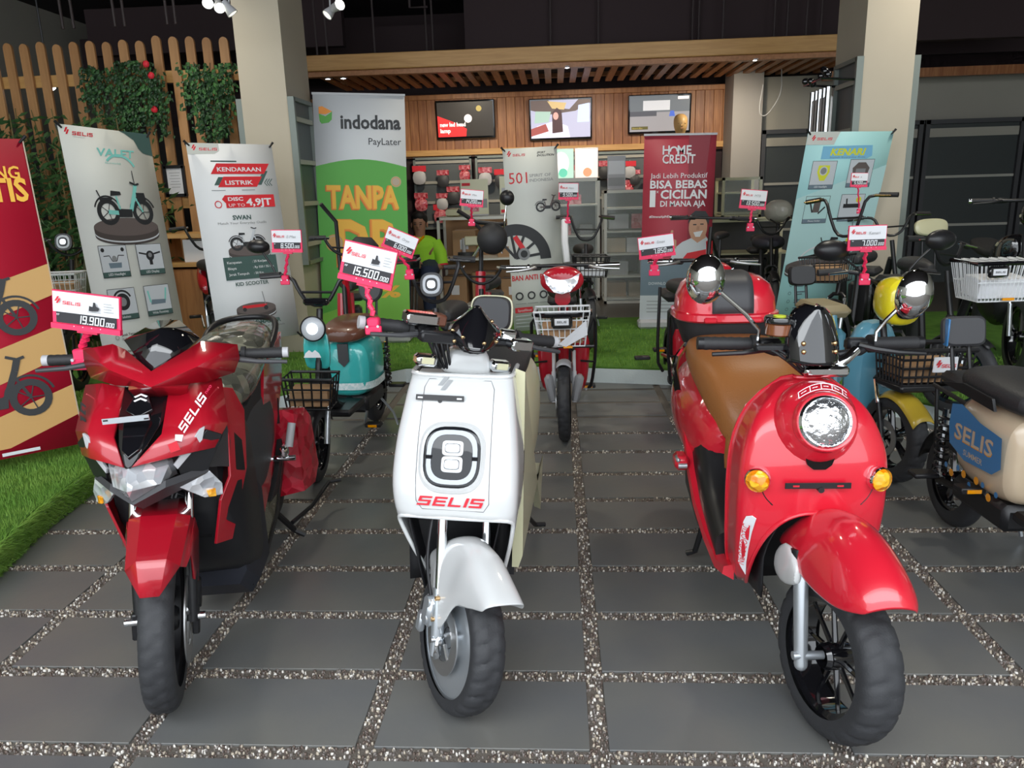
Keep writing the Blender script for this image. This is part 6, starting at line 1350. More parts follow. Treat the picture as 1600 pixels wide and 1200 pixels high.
def pbike(pr, x, y, s, body, wh=None, r=.20, kind=0):
    """little side-on printed bike, front to the right, s = length"""
    wh = wh or PC['k']; R_ = r*s
    for cx in (-.32, .32):
        pr.ring(x+cx*s, y+R_, R_*.82, R_*.36, wh, 24)
        for k in range(5): A = k*2*pi/5; pr.line((x+cx*s, y+R_), (x+cx*s+R_*.8*math.cos(A), y+R_+R_*.8*math.sin(A)), s*.012, wh)
        pr.ring(x+cx*s, y+R_, R_*1.18, R_*.12, wh, 16, .3, pi-.3)
    P_ = lambda a, b: (x+a*s, y+b*s)
    pr.pline([P_(-.32, r), P_(-.05, r*.9), P_(.10, r*1.1), P_(.22, .50), P_(.26, .62)], s*.065, body); pr.pline([P_(.20, .46), P_(.32, r)], s*.03, body)
    pr.poly([P_(-.14, r*.6), P_(.10, r*.6), P_(.12, r*1.2), P_(-.14, r*1.25)], PC['k']); pr.pline([P_(-.10, r*1.2), P_(-.14, .44)], s*.03, body)
    pr.poly([P_(-.24, .44), P_(-.04, .46), P_(-.05, .51), P_(-.22, .52)], PC['k']); pr.pline([P_(.16, .66), P_(.26, .62), P_(.33, .64)], s*.03, PC['k'])
    if kind == 0: pr.poly([P_(.25, .36), P_(.42, .38), P_(.40, .50), P_(.24, .50)], PC['k']); pr.poly([P_(-.44, .36), P_(-.22, .38), P_(-.22, .42), P_(-.44, .41)], PC['k']); pr.pline([P_(-.42, .40), P_(-.47, .52)], s*.02, PC['k'])
    pr.pline([P_(.25, .60), P_(.24, .84)], s*.012, PC['k']) if kind == 0 else None
def podium(pr, x, y, w, h):
    pr.disc(x, y, w/2, PC['stoned'], 36, h*.5); pr.rect(x-w/2, y, w, h*.5, PC['stoned']); pr.disc(x, y+.12*h, w/2, PC['pal'], 36, h*.5); pr.disc(x, y+.2*h, w/2, PC['stoned'], 36, h*.5); pr.disc(x, y+.5*h, w/2, PC['stone'], 36, h*.5)
# ---- crimson banner at the left edge
BR, TR_ = at(143, 690, Y=3.62), at(36, 217, Y=3.80); xd = Vector((.74, .67, 0)); W0 = .80
def px_of(p):
    d = Vector(p)-Vector((0, 0, CAMH)); k = d.dot(_F); return (800+FPX*d.dot(_X)/k, 600-FPX*d.dot(_U)/k)
TLp = TR_-xd*W0; q = px_of(TLp); q2 = px_of(BR-xd*W0)
t, pr, W_, H_ = banner('crimson and gold banner with printed bicycles at the left edge', (q[0], q[1], TLp.y), (36, 217, TR_.y), (q2[0], q2[1], (BR-xd*W0).y), 'crimson')
H0 = H_
def g_(x): return W_*(1-x)
pr.rect(W_-.006, -H_, .006, H_, PC['sand'])
for y0 in (.46, .66, .86): pr.poly([(0, -H_*(y0+.12)), (0, -H_*(y0+.05)), (W_*.5, -H_*(y0+.02)), (W_-.006, -H_*(y0-.06)), (W_-.006, -H_*(y0+.04)), (W_*.6, -H_*(y0+.11))], PC['gold'])
pr.text('LISTRIK YANG', W_-.045, -H_*.125, .085, PC['amber'], width=.46, bold=.02, align='r'); pr.text('GRATIS', W_-.025, -H_*.195, .155, PC['amber'], width=.40, bold=.03, align='r')
for x, y, s in ((.33, .40, .40), (.52, .62, .44), (.50, .88, .46), (.10, .84, .3)): pbike(pr, W_*x+.06, -H_*y, s, PC['k'], kind=1)
pr.rect(W_*.55, -H_+.012, .16, .016, PC['white']); pr.build('banner_print', t)
# ---- white banner with the turquoise bike
t, pr, W_, H_ = banner('tall off-white banner with a printed turquoise bike on a round stand', (89, 193, 4.22), (232, 210, 4.80), (176, 632, 4.10), 'off')
pr.poly([(W_*.64, 0), (W_, 0), (W_, -H_*.085), (W_*.88, -H_*.075), (W_*.84, -H_*.06), (W_*.80, -H_*.03), (W_*.70, -H_*.008)], PC['dgreen'])
pr.slashes(.03, -.045, .035, M['inkr']); pr.selis(.145, -.052, .13, .020, M['inkr'], .25, 'c'); pr.text('PREMIUM ELECTRIC BIKE', .08, -.064, .007, M['inkg'])
pr.text('VALET', W_*.34, -H_*.098, .062, PC['mint'], slant=.2, bold=.02, width=W_*.42); pr.ring(W_*.58, -H_*.165, .115, .014, PC['mint'], 20, .5, 2.4)
pr.text('Ride in Urban Style', W_*.42, -H_*.125, .014, PC['mint'])
podium(pr, W_*.53, -H_*.390, W_*.74, .105); pbike(pr, W_*.55, -H_*.350, W_*.62, PC['mint'])
for i, (x, y, tx) in enumerate(((.16, .54, 'LED Headlight'), (.58, .54, 'LED Display'), (.16, .70, 'Tubeless'), (.58, .70, 'Wide Footstep'))):
    w, h = W_*.30, H_*.115; X, Y_ = W_*x, -H_*y
    pr.rect(X-.003, Y_-.003, w+.006, h+.006, PC['k']); pr.rect(X, Y_, w, h, PC['pal']); pr.rect(X, Y_, w, .030, PC['dgreen']); pr.text(tx, X+w/2, Y_+.009, .020, PC['white'], align='c', bold=.01)
    cx, cy = X+w/2, Y_+h*.62
    if i == 0: pr.pline([(cx-.07, cy+.01), (cx-.03, cy+.012), (cx-.015, cy-.02), (cx+.015, cy-.02), (cx+.03, cy+.012), (cx+.07, cy+.01)], .005, PC['k']); pr.disc(cx, cy-.005, .016, PC['g']); pr.disc(cx-.07, cy+.045, .012, PC['k']); pr.disc(cx+.065, cy+.045, .012, PC['k']); pr.poly([(cx-.04, cy-.06), (cx+.04, cy-.06), (cx+.045, cy-.03), (cx-.045, cy-.03)], PC['slate'])
    if i == 1: pr.pline([(cx-.08, cy+.02), (cx-.03, cy+.01), (cx+.03, cy+.01), (cx+.08, cy+.02)], .010, PC['k']); pr.disc(cx, cy, .030, PC['k']); pr.rect(cx-.012, cy-.055, .024, .05, PC['k']); pr.disc(cx, cy+.004, .014, PC['g'])
    if i == 2: pr.disc(cx, cy-.008, .05, PC['k']); pr.disc(cx, cy-.008, .026, PC['g']); pr.ring(cx, cy-.005, .062, .012, PC['k'], 20, .4, 2.8)
    if i == 3: pr.pline([(cx-.07, cy+.04), (cx-.06, cy-.03), (cx+.05, cy-.03), (cx+.07, cy+.05)], .012, PC['mint']); pr.poly([(cx-.06, cy-.045), (cx+.05, cy-.045), (cx+.055, cy-.02), (cx-.05, cy-.015)], PC['slate'])
for k, (a_, b_) in enumerate((('Jarak Tempuh', '35 Km'), ('Battery SLA', '48 V / 12 Ah'), ('Dinamo', '500 Watt'), ('Biaya Rp 550', '/ 35 Km'))):
    y = -H_*(.765+.062*k); pr.disc(W_*.17, y+.004, .013, PC['g'], 14); pr.disc(W_*.17, y+.004, .010, PC['off'], 14); pr.text(a_, W_*.22, y+.008, .021, PC['k'], bold=.01); pr.text(b_, W_*.22, y-.016, .018, PC['k'])
pr.poly([(W_*.62, -H_*.79), (W_*.80, -H_*.79), (W_*.78, -H_*.765), (W_*.71, -H_*.75), (W_*.64, -H_*.765)], PC['slate']); pr.pline([(W_*.58, -H_*.735), (W_*.71, -H_*.745), (W_*.84, -H_*.725)], .006, PC['k'])
pr.build('banner_print', t)
# ---- KENDARAAN LISTRIK banner
t, pr, W_, H_ = banner('white banner headed kendaraan listrik beside the left column', (290, 223, 5.15), (424, 226, 5.56), (345, 540, 5.02), 'white')
pr.poly([(0, 0), (W_*.36, 0), (W_*.36, -.05), (W_*.30, -.07), (0, -.075)], PC['off']); pr.slashes(.03, -.042, .034, M['inkr']); pr.selis(.14, -.048, .12, .018, M['inkr'], .25, 'c')
pr.rect(W_*.24, -H_*.090, W_*.30, .008, PC['dgreen']); pr.poly([(W_*.24, -H_*.205), (W_*.30, -H_*.165), (W_*.37, -H_*.165), (W_*.30, -H_*.205)], PC['dgreen'])
pr.poly([(W_*.74, -H_*.205), (W_*.84, -H_*.135), (W_*.90, -H_*.135), (W_*.80, -H_*.205)], PC['dgreen'])
pr.poly([(W_*.22, -H_*.150), (W_*.30, -H_*.098), (W_*.93, -H_*.098), (W_*.85, -H_*.150)], PC['red']); pr.text('KENDARAAN', W_*.30, -H_*.137, .040, PC['white'], width=W_*.52, bold=.02)
pr.poly([(W_*.28, -H_*.215), (W_*.36, -H_*.163), (W_*.82, -H_*.163), (W_*.74, -H_*.215)], PC['red']); pr.text('LISTRIK', W_*.37, -H_*.203, .040, PC['white'], width=W_*.33, bold=.02)
for k in range(3): pr.pline([(W_*(.87+.03*k), -H_*.21), (W_*(.84+.03*k), -H_*.195), (W_*(.88+.03*k), -H_*.175)], .005, PC['dgreen'])
pr.rect(W_*.20, -H_*.232, W_*.16, .004, PC['g']); pr.rect(W_*.55, -H_*.232, W_*.16, .004, PC['g'])
pr.poly([(W_*.34, -H_*.295), (W_*.30, -H_*.275), (W_*.34, -H_*.255), (W_*.93, -H_*.255), (W_*.93, -H_*.318), (W_*.34, -H_*.318)], PC['red']); pr.ring(W_*.25, -H_*.300, .022, .006, PC['red'])
pr.text('DISC', W_*.37, -H_*.283, .034, PC['white'], width=W_*.18, bold=.03); pr.text('UP TO', W_*.37, -H_*.313, .030, PC['white'], width=W_*.19); pr.text('4,9JT', W_*.58, -H_*.308, .066, PC['white'], width=W_*.31, bold=.03)
pr.text('SWAN', W_*.50, -H_*.378, .042, PC['dgreen'], width=W_*.22, align='c', bold=.03); pr.text('Match Your Everyday Outfit', W_*.50, -H_*.400, .022, PC['g'], width=W_*.58, align='c')
podium(pr, W_*.53, -H_*.562, W_*.50, .08); pbike(pr, W_*.52, -H_*.535, W_*.40, PC['pal'], kind=1)
pr.rect(W_*.20, -H_*.680, W_*.64, H_*.115, PC['dgreen'])
for k, (a_, b_) in enumerate((('Kecepatan', ': 25 Km/jam'), ('Biaya', ': Rp 550 / 35 Km'), ('Jarak Tempuh', ': 50 Km'))): pr.text(a_, W_*.24, -H_*(.598+.030*k), .024, PC['white'], bold=.01, width=W_*(.17, .1, .24)[k]); pr.text(b_, W_*.54, -H_*(.598+.030*k), .022, PC['white'], bold=.01)
pr.text('KID SCOOTER', W_*.50, -H_*.712, .036, PC['dgreen'], width=W_*.40, align='c', bold=.02)
podium(pr, W_*.50, -H_*.862, W_*.48, .08); pr.poly([(W_*.34, -H_*.83), (W_*.62, -H_*.83), (W_*.64, -H_*.815), (W_*.34, -H_*.815)], PC['red']); pr.disc(W_*.62, -H_*.835, .016, PC['k'], 14); pr.disc(W_*.36, -H_*.835, .014, PC['k'], 14); pr.line((W_*.62, -H_*.82), (W_*.60, -H_*.75), .005, PC['g'])
pr.text('ROADMASTER', W_*.55, -H_*.915, .040, PC['dgreen'], width=W_*.46, align='c', bold=.03); pr.text('Be The Master Off All Roads', W_*.55, -H_*.935, .018, PC['g'], width=W_*.54, align='c')
pr.pline([(W_*.45, -H_*.99), (W_*.50, -H_*.965), (W_*.6, -H_*.99), (W_*.64, -H_*.955)], .006, PC['k']); pr.build('banner_print', t)
# ---- green banner
t, pr, W_, H_ = banner('green and orange roll-up banner right of the left column', (488, 147, 6.65), (632, 150, 6.78), (528, 526, 6.55), 'white', 'roll')
arc = [(W_*k/12, -H_*(.285-.03*math.sin(pi*k/12))) for k in range(13)]
pr.poly([(0, -H_)]+arc+[(W_, -H_)], PC['grn']); pr.poly([(0, -H_), (0, -H_*.90), (W_*.5, -H_*.84), (W_, -H_*.62), (W_, -H_)], PC['lgrn'])
pr.poly([(.045, -.155), (.10, -.175), (.155, -.135), (.150, -.20), (.125, -.225), (.065, -.235), (.050, -.215)], PC['grn']); pr.poly([(.045, -.10), (.075, -.095), (.155, -.135), (.10, -.160), (.045, -.155)], PC['orng'])
pr.text('indodana', W_*.29, -H_*.132, .155, PC['k'], width=W_*.66, bold=.03); pr.text('PayLater', W_*.95, -H_*.196, .080, PC['k'], align='r', width=W_*.36)
def bold3(s_, x, y, size, width, rot=0):
    pr.text(s_, x-.014, y-.010, size, PC['orngd'], width=width, bold=.05, rot=rot); pr.text(s_, x-.006, y-.004, size, PC['orng'], width=width, bold=.05, rot=rot); pr.text(s_, x, y, size, PC['amber'], width=width, bold=.03, rot=rot)
bold3('TANPA', W_*.11, -H_*.452, .26, W_*.80); bold3('DP', W_*.20, -H_*.685, .52, W_*.66)
pr.disc(W_*.88, -H_*.345, .045, PC['sand']); pr.ring(W_*.88, -H_*.345, .036, .008, PC['gold']); pr.disc(W_*.17, -H_*.60, .075, PC['gold']); pr.ring(W_*.17, -H_*.60, .060, .008, PC['sand'])
pr.text('0%', W_*.5, -H_*.83, .14, PC['amber'], width=W_*.4, bold=.04); pr.rect(W_*.35, -H_*.955, W_*.20, .05, PC['k']); pr.build('banner_print', t)
# ---- white 501 banner
t, pr, W_, H_ = banner('off-white banner headed 501 with a large printed wheel', (785, 233, 6.35), (870, 228, 6.45), (766, 522, 6.30), 'off')
pr.slashes(.03, -.055, .04, M['inkr']); pr.selis(.13, -.062, .10, .018, M['inkr'], .25, 'c'); pr.text('SPORT', W_*.62, -.050, .022, PC['k'], slant=.4, bold=.03); pr.text('EVOLUTION', W_*.62, -.072, .022, PC['k'], slant=.4, bold=.03, width=.14)
pr.text('501', W_*.08, -H_*.185, .125, PC['red'], width=W_*.34); pr.text('SPIRIT OF', W_*.46, -H_*.155, .034, PC['g'], width=W_*.40); pr.text('INDONESIA', W_*.46, -H_*.180, .034, PC['g'], width=W_*.44)
pbike(pr, W_*.78, -H_*.345, .20, PC['stone'], kind=1)
cx, cy, rr = W_*.12, -H_*.60, W_*.52
pr.ring(cx, cy, rr*1.18, rr*.20, PC['k'], 30, .0, pi*.62); pr.ring(cx, cy, rr, rr*.22, PC['k'], 40, .0, pi*.85)
for k in range(5): A = .2+k*.5; pr.line((cx, cy+.02), (cx+rr*.9*math.cos(A), cy+rr*.9*math.sin(A)), .022, PC['k'])
pr.line((cx+.0, cy+rr*.85), (cx+.09, cy+.05), .04, PC['red']); pr.disc(cx+.07, cy+.05, .05, PC['g']); pr.disc(cx+.07, cy+.05, .03, PC['k'])
pr.text('Sepeda Listrik dengan', W_*.05, -H_*.665, .042, PC['g'], width=W_*.75); pr.text('BAN ANTI BOCOR', W_*.02, -H_*.712, .060, PC['red'], width=W_*.92, bold=.02)
for k in range(4): pr.ring(W_*(.14+.23*k), -H_*.80, .028, .012, PC['k']); pr.rect(W_*(.06+.23*k), -H_*.845, .09, .004, PC['g'])
pr.rect(W_*.04, -H_*.895, W_*.34, .045, PC['red']); pr.text('Spesifikasi', W_*.09, -H_*.888, .030, PC['white']); 
for k in range(4): pr.rect(W_*.04, -H_*(.915+.02*k), W_*.88, .005, PC['pal'])
pr.build('banner_print', t)
# ---- red HOME CREDIT banner
t, pr, W_, H_ = banner('red roll-up banner with a smiling man in a white shirt', (1007, 212, 7.05), (1120, 210, 7.05), (998, 500, 7.05), 'rose', 'roll')
pr.poly([(W_*.62, 0), (W_*.92, 0), (W_*.78, -H_*.62), (W_*.66, -H_*.62)], PC['rosed'])
pr.text('H  ME', W_*.26, -H_*.098, .105, PC['white'], width=W_*.40, bold=.02); pr.ring(W_*.415, -H_*.080, .030, .014, PC['white'], 20, -.2, 3.4); pr.text('CREDIT', W_*.26, -H_*.145, .105, PC['white'], width=W_*.46, bold=.02)
pr.text('Jadi Lebih Produktif', W_*.10, -H_*.222, .062, PC['white'], width=W_*.80); pr.text('BISA BEBAS', W_*.10, -H_*.275, .095, PC['white'], width=W_*.80, bold=.025); pr.text('1', W_*.10, -H_*.372, .20, PC['white'], width=W_*.08, bold=.02); pr.text('x', W_*.19, -H_*.300, .04, PC['white'])
pr.text('CICILAN', W_*.25, -H_*.330, .105, PC['white'], width=W_*.65, bold=.03); pr.text('DI MANA AJA', W_*.25, -H_*.372, .070, PC['white'], width=W_*.64, bold=.02); pr.text('#DimanaAjaINDONESIA', W_*.10, -H_*.432, .028, PC['white'], width=W_*.44, bold=.02)
pr.rect(0, -H_*.86, W_, H_*.20, PC['slate']); pr.rect(0, -H_, W_, H_*.14, PC['pal'])
cx, cy = W_*.80, -H_*.485
pr.poly([(W_*.42, -H_*.665), (W_*.47, -H_*.60), (W_*.58, -H_*.565), (W_*.70, -H_*.545), (W_*.92, -H_*.535), (W_, -H_*.58), (W_, -H_*.665)], PC['pal'])
pr.poly([(W_*.70, -H_*.54), (W_*.80, -H_*.57), (W_*.92, -H_*.54), (W_*.90, -H_*.51), (W_*.72, -H_*.51)], PC['tan'])
pr.disc(cx, cy, .082, PC['tan'], 28, .125); pr.poly([(cx-.09, cy+.03), (cx-.08, cy+.10), (cx-.03, cy+.145), (cx+.06, cy+.14), (cx+.10, cy+.08), (cx+.09, cy+.02), (cx+.06, cy+.075), (cx-.06, cy+.075)], PC['k'])
pr.poly([(cx-.04, cy-.045), (cx+.045, cy-.03), (cx+.02, cy-.085), (cx-.02, cy-.085)], PC['white']); pr.rect(cx-.045, cy+.018, .03, .010, PC['k']); pr.rect(cx+.018, cy+.022, .03, .010, PC['k']); pr.poly([(cx-.01, cy+.01), (cx+.012, cy+.01), (cx+.012, cy-.025), (cx-.016, cy-.025)], mat('print_tan_shade', (.45, .23, .14)))
pr.poly([(W_*.40, -H_*.60), (W_*.39, -H_*.55), (W_*.42, -H_*.50), (W_*.45, -H_*.50), (W_*.45, -H_*.545), (W_*.50, -H_*.555), (W_*.50, -H_*.60)], PC['tan'])
pr.poly([(W_*.60, -H_*.655), (W_*.66, -H_*.625), (W_, -H_*.60), (W_, -H_*.655)], PC['red']); pr.text('DOWNLOAD MY HOME CREDIT', W_*.12, -H_*.80, .035, PC['pal'], width=W_*.78, bold=.02); pr.text('SEKARANG', W_*.55, -H_*.835, .03, PC['pal'])
for k in range(4): pr.rect(W_*.10, -H_*(.895+.02*k), W_*(.75-.1*(k % 2)), .006, PC['g'])
pr.build('banner_print', t)
# ---- pale blue KENARI banner
t, pr, W_, H_ = banner('pale turquoise banner headed kenari beside the right column', (1263, 206, 5.78), (1397, 205, 5.96), (1222, 527, 6.12), 'tq')
pr.poly([(0, -H_*.3), (W_, -H_*.15), (W_, -H_*.5), (0, -H_*.62)], PC['tql'])
pr.poly([(0, 0), (W_*.37, 0), (W_*.32, -.09), (0, -.09)], PC['off']); pr.slashes(.035, -.055, .035, M['inkr']); pr.selis(.14, -.058, .12, .018, M['inkr'], .25, 'c')
pr.poly([(W_*.20, -.10), (W_*.78, -.095), (W_*.80, -.17), (W_*.74, -.19), (W_*.20, -.19)], PC['blu']); pr.text('KENARI', W_*.30, -.163, .065, PC['yel'], width=W_*.40, slant=.2, bold=.04); pr.text('Stylish Everyday Ride', W_*.30, -.183, .014, PC['slate'], width=W_*.42)
for i, (x, y, tx) in enumerate(((.12, .255, 'LED Headlight'), (.56, .250, 'LED Display'), (.12, .415, 'Phone Holder'), (.54, .410, 'Wide Footstep'))):
    w, h = W_*.28, H_*.125; X, Y_ = W_*x, -H_*y
    pr.rect(X-.003, Y_-.003, w+.006, h+.006, PC['k']); pr.rect(X, Y_, w, h, PC['pal'] if i != 2 else PC['tql']); pr.rect(X, Y_, w, .030, PC['slate']); pr.text(tx, X+w/2, Y_+.009, .018, PC['white'], align='c', bold=.01)
    cx, cy = X+w/2, Y_+h*.60
    if i == 0: pr.poly([(cx-.045, cy+.05), (cx+.045, cy+.05), (cx+.05, cy), (cx+.02, cy-.06), (cx-.02, cy-.06), (cx-.05, cy)], PC['yel']); pr.disc(cx, cy+.01, .032, PC['pal']); pr.disc(cx, cy+.01, .024, PC['g'])
    if i == 1: pr.poly([(cx-.06, cy-.03), (cx+.06, cy-.03), (cx+.07, cy+.02), (cx+.03, cy+.06), (cx-.03, cy+.06), (cx-.07, cy+.02)], PC['stone']); pr.rect(cx-.04, cy-.02, .08, .035, PC['g'])
    if i == 2: pr.poly([(cx-.025, cy+.06), (cx+.03, cy+.05), (cx+.025, cy-.04), (cx-.03, cy-.04)], PC['stone']); pr.line((cx-.06, cy+.04), (cx-.03, cy-.04), .012, PC['k']); pr.line((cx+.02, cy-.05), (cx+.07, cy), .012, PC['k'])
    if i == 3: pr.rect(cx-.07, cy-.02, .14, .03, PC['k']); pr.disc(cx+.05, cy+.04, .022, PC['yel']); pr.line((cx-.05, cy+.05), (cx-.04, cy-.02), .012, PC['k'])
pr.ring(W_*.42, -H_*.66, W_*.30, .012, PC['white'], 24, .4, 2.9); podium(pr, W_*.40, -H_*.660, W_*.76, .11); pbike(pr, W_*.62, -H_*.60, W_*.5, PC['yel'])
for k in range(6): y = -H_*(.725+.042*k); pr.ring(W_*.13, y+.006, .012, .003, PC['slate'], 12); pr.rect(W_*.20, y+.010, .08, .010, PC['slate']); pr.rect(W_*.20, y-.008, .06, .008, PC['slate'])
pr.build('banner_print', t)
# ================================================================== COUNTER, SHELVES, GOODS
def screen(label, TL, TR, BL, draw):
    Y = 10.46; a, b, c = at(*TL, Y=Y), at(*TR, Y=Y), at(*BL, Y=Y); w = (b-a).length; h = (c-a).length; ctr = (b+c)/2; t = thing('television', label, 'television', (ctr.x, Y+.06, ctr.z))
    F_ = frame(a-Vector((ctr.x, Y+.06, ctr.z)), (1, -.02, .0), (0, -.12, 1)); g = MB(); g.L = F_; g.box((w/2, .025, -h/2), (w, .05, h), b=.01); g.build('casing', M['gloss'], t, flat=True)
    g = MB(); g.L = F_; g.box((w/2, .08, -h/2), (.2, .10, .2)); g.build('wall_bracket', M['black'], t, flat=True)
    pr = Print(F_ @ Matrix.Translation((.022, -.0006, -h+.035)), []); pr.k = 2; draw(pr, w-.044, h-.058); pr.build('picture', t)
def em(n, c, e=.9): return mat('screen_'+n, c, .3, emit=e)
def d1(p, w, h):
    p.rect(0, 0, w, h, em('dark', (.03, .025, .02))); p.poly([(0, 0), (w*.50, 0), (w*.52, h*.22), (w*.30, h*.42), (0, h*.62)], em('red', (.75, .03, .03))); p.disc(w*.55, h*.52, w*.07, em('white', (.9, .8, .75))); p.text('new led head', w*.04, h*.30, h*.17, em('white', (.9, .8, .75)), width=w*.46, bold=.03); p.text('lamp', w*.04, h*.12, h*.17, em('white', (.9, .8, .75)), bold=.03); p.disc(w*.75, h*.8, w*.05, em('amberglow', (.4, .3, .08)))
def d2(p, w, h):
    p.rect(0, 0, w, h, em('lilac', (.36, .36, .48))); p.poly([(0, h), (w*.3, h), (w*.4, h*.8), (w*.65, h*.75), (w*.8, h), (w, h), (w, h*.9), (w*.75, h*.7), (w*.3, h*.62), (0, h*.75)], em('cabin', (.10, .07, .06))); p.poly([(w*.28, h*.98), (w*.6, h*.92), (w*.56, h*.74), (w*.36, h*.78)], em('tanhat', (.5, .36, .16)))
    p.poly([(w*.06, h*.40), (w*.08, h*.72), (w*.34, h*.70), (w*.30, h*.42)], em('greenwin', (.30, .42, .36))); p.poly([(w*.78, h*.4), (w*.80, h*.85), (w*.98, h*.9), (w*.98, h*.4)], em('sky', (.45, .55, .75))); p.poly([(w*.0, h*.0), (w*.10, h*.32), (w*.40, h*.45), (w*.62, h*.30), (w*.66, 0)], em('shirt', (.62, .60, .70))); p.poly([(w*.36, h*.12), (w*.36, h*.68), (w*.44, h*.80), (w*.52, h*.70), (w*.54, h*.15)], em('hair', (.06, .03, .03))); p.disc(w*.42, h*.58, w*.045, em('face', (.62, .30, .26)), 20, w*.06); p.poly([(0, h*.25), (w*.25, h*.38), (w*.30, h*.18), (0, h*.05)], em('belt', (.28, .07, .06)))
def d3(p, w, h):
    p.rect(0, 0, w, h, em('road', (.22, .21, .22))); p.rect(0, h*.55, w, h*.45, em('trees', (.10, .11, .12))); p.rect(w*.22, h*.60, w*.45, h*.28, em('shopfront', (.45, .45, .46))); p.rect(0, h*.44, w*.45, h*.14, em('hedge', (.06, .06, .07))); p.poly([(w*.66, h*.42), (w*.76, h*.42), (w*.74, h*.58), (w*.68, h*.58)], em('bluerider', (.05, .10, .40))); p.rect(w*.80, h*.90, w*.18, h*.08, em('white', (.9, .8, .75))); p.rect(w*.03, h*.06, w*.28, h*.09, em('caption', (.08, .07, .02)))
    p.text('Electric Bike', w*.05, h*.08, h*.06, em('amberglow', (.4, .3, .08)))
screen('left wall screen showing a red caption about a new led head lamp', (679, 158), (772, 156), (679, 219), d1)
screen('middle wall screen showing a woman inside a car', (826, 155), (925, 153), (827, 221), d2)
screen('right wall screen showing a street with a blue rider', (982, 149), (1081, 145), (982, 211), d3)
def case(label, x0, x1, y, z0, z1, depth=.45, shelves=3, m='shelf', glass=True, name='display_case', back='dgrey'):
    t = thing(name, label, 'display case', ((x0+x1)/2, y+depth/2, 0)); w = x1-x0; h = z1-z0; oz = z0
    b = MB(); e = .03
    for sx in (-1, 1):
        for sy in (-1, 1): b.box((sx*(w/2-e/2), sy*(depth/2-e/2), oz+h/2), (e, e, h))
    for z in (oz+e/2, oz+h-e/2):
        for sy in (-1, 1): b.box((0, sy*(depth/2-e/2), z), (w, e, e))
        for sx in (-1, 1): b.box((sx*(w/2-e/2), 0, z), (e, depth, e))
    b.build('case_frame', M[m], t, flat=True)
    for k in range(shelves): MB().box((0, 0, oz+h*(k+.0)/shelves+.05), (w-.03, depth-.03, .018)).build('shelf_board', M[m], t, flat=True)
    MB().box((0, depth/2-.01, oz+h/2), (w-.04, .008, h-.04)).build('back_board', M[back], t, flat=True)
    if glass: MB().box((0, -depth/2+.004, oz+h/2), (w-.06, .005, h-.06)).build('glass_pane', M['clear'], t, flat=True)
    return t
def box_on(label, x, y, z, d, m='card', rz=0, name='carton', cat='box', grp=None, tape=True):
    t = thing(name, label, cat, (x, y, z), rz, group=grp); g = MB().box((0, 0, d[2]/2), d, b=.003).build('box_body', M[m], t, flat=True)
    if tape: MB().box((0, 0, d[2]), (d[0]*.98, .04, .002)).build('tape_strip', M['lgrey'], t, flat=True); MB().box((0, -d[1]/2-.001, d[2]*.5), (d[0]*.35, .002, d[2]*.35)).build('box_label', M['paper'], t, flat=True)
    return t
zf = SH
case('white framed open shelf left of the white bike banner', -1.28, -.30, 8.3, zf, 1.13, .5, 2, glass=False, back='card')
case('tall white glass case right of the white bike banner', -.05, .50, 8.9, zf, 1.50, .45, 4)
case('long white glass counter left of the red banner',   .53, 1.40, 8.6, zf, 1.36, .5, 5)
case('small cream framed glass case behind the mountain bike', 1.86, 2.30, 8.9, 1.02, 1.46, .4, 2, m='cream')
case('low cream display shelf behind the mountain bike', 1.35, 2.7, 8.95, zf, 1.0, .5, 2, m='cream', glass=False)
k = 0
lab = ['lower left', 'lower middle', 'lower right', 'upper left', 'upper middle']
for i in range(5):
    x, z = [(-1.12, .18), (-.80, .18), (-.48, .18), (-1.0, .68), (-.52, .68)][i]
    box_on('brown carton on the open white shelf, %s' % lab[i], x, 8.58, z-(.0), (.26, .26, [.30, .34, .26, .30, .36][i]), 'card', random.uniform(-.1, .1))
for i, (x, z, nm) in enumerate(((.12, .50, 'tall glass case, second shelf left'), (.33, .50, 'tall glass case, second shelf right'), (.10, .86, 'tall glass case, third shelf left'), (.35, .86, 'tall glass case, third shelf right'), (.22, 1.20, 'tall glass case, top shelf'))):
    box_on('small grey pack in the %s' % nm, x, 9.12, z, (.15, .12, .12), ['dgrey', 'lgrey', 'redpack', 'grey', 'redpack'][i], name='pack', cat='box', tape=False)
for i, (x, z, m_) in enumerate(((.68, .18, 'card'), (.93, .18, 'sandbox'), (1.22, .18, 'card'), (.70, .42, 'lgrey'), (1.05, .42, 'lgrey'), (.67, .68, 'beige'), (.90, .68, 'paper'), (1.22, .68, 'card'), (.70, .94, 'lgrey'), (.95, .94, 'redpack'), (1.2, .94, 'redpack'))):
    M.setdefault('sandbox', mat('sand_carton', (.42, .33, .24), .8))
    nm = ['bottom', 'bottom', 'bottom', 'second', 'second', 'third', 'third', 'third', 'fourth', 'fourth', 'fourth'][i]; pos = ['left', 'middle', 'right', 'left', 'right', 'left', 'middle', 'right', 'left', 'middle', 'right'][i]
    box_on('%s carton in the long glass counter, %s shelf %s' % ({'card': 'brown', 'sandbox': 'sand', 'lgrey': 'grey', 'beige': 'beige', 'paper': 'white', 'redpack': 'red'}[m_], nm, pos), x, 8.85, z, (.22, .22, .16), m_, name='carton', tape=False)
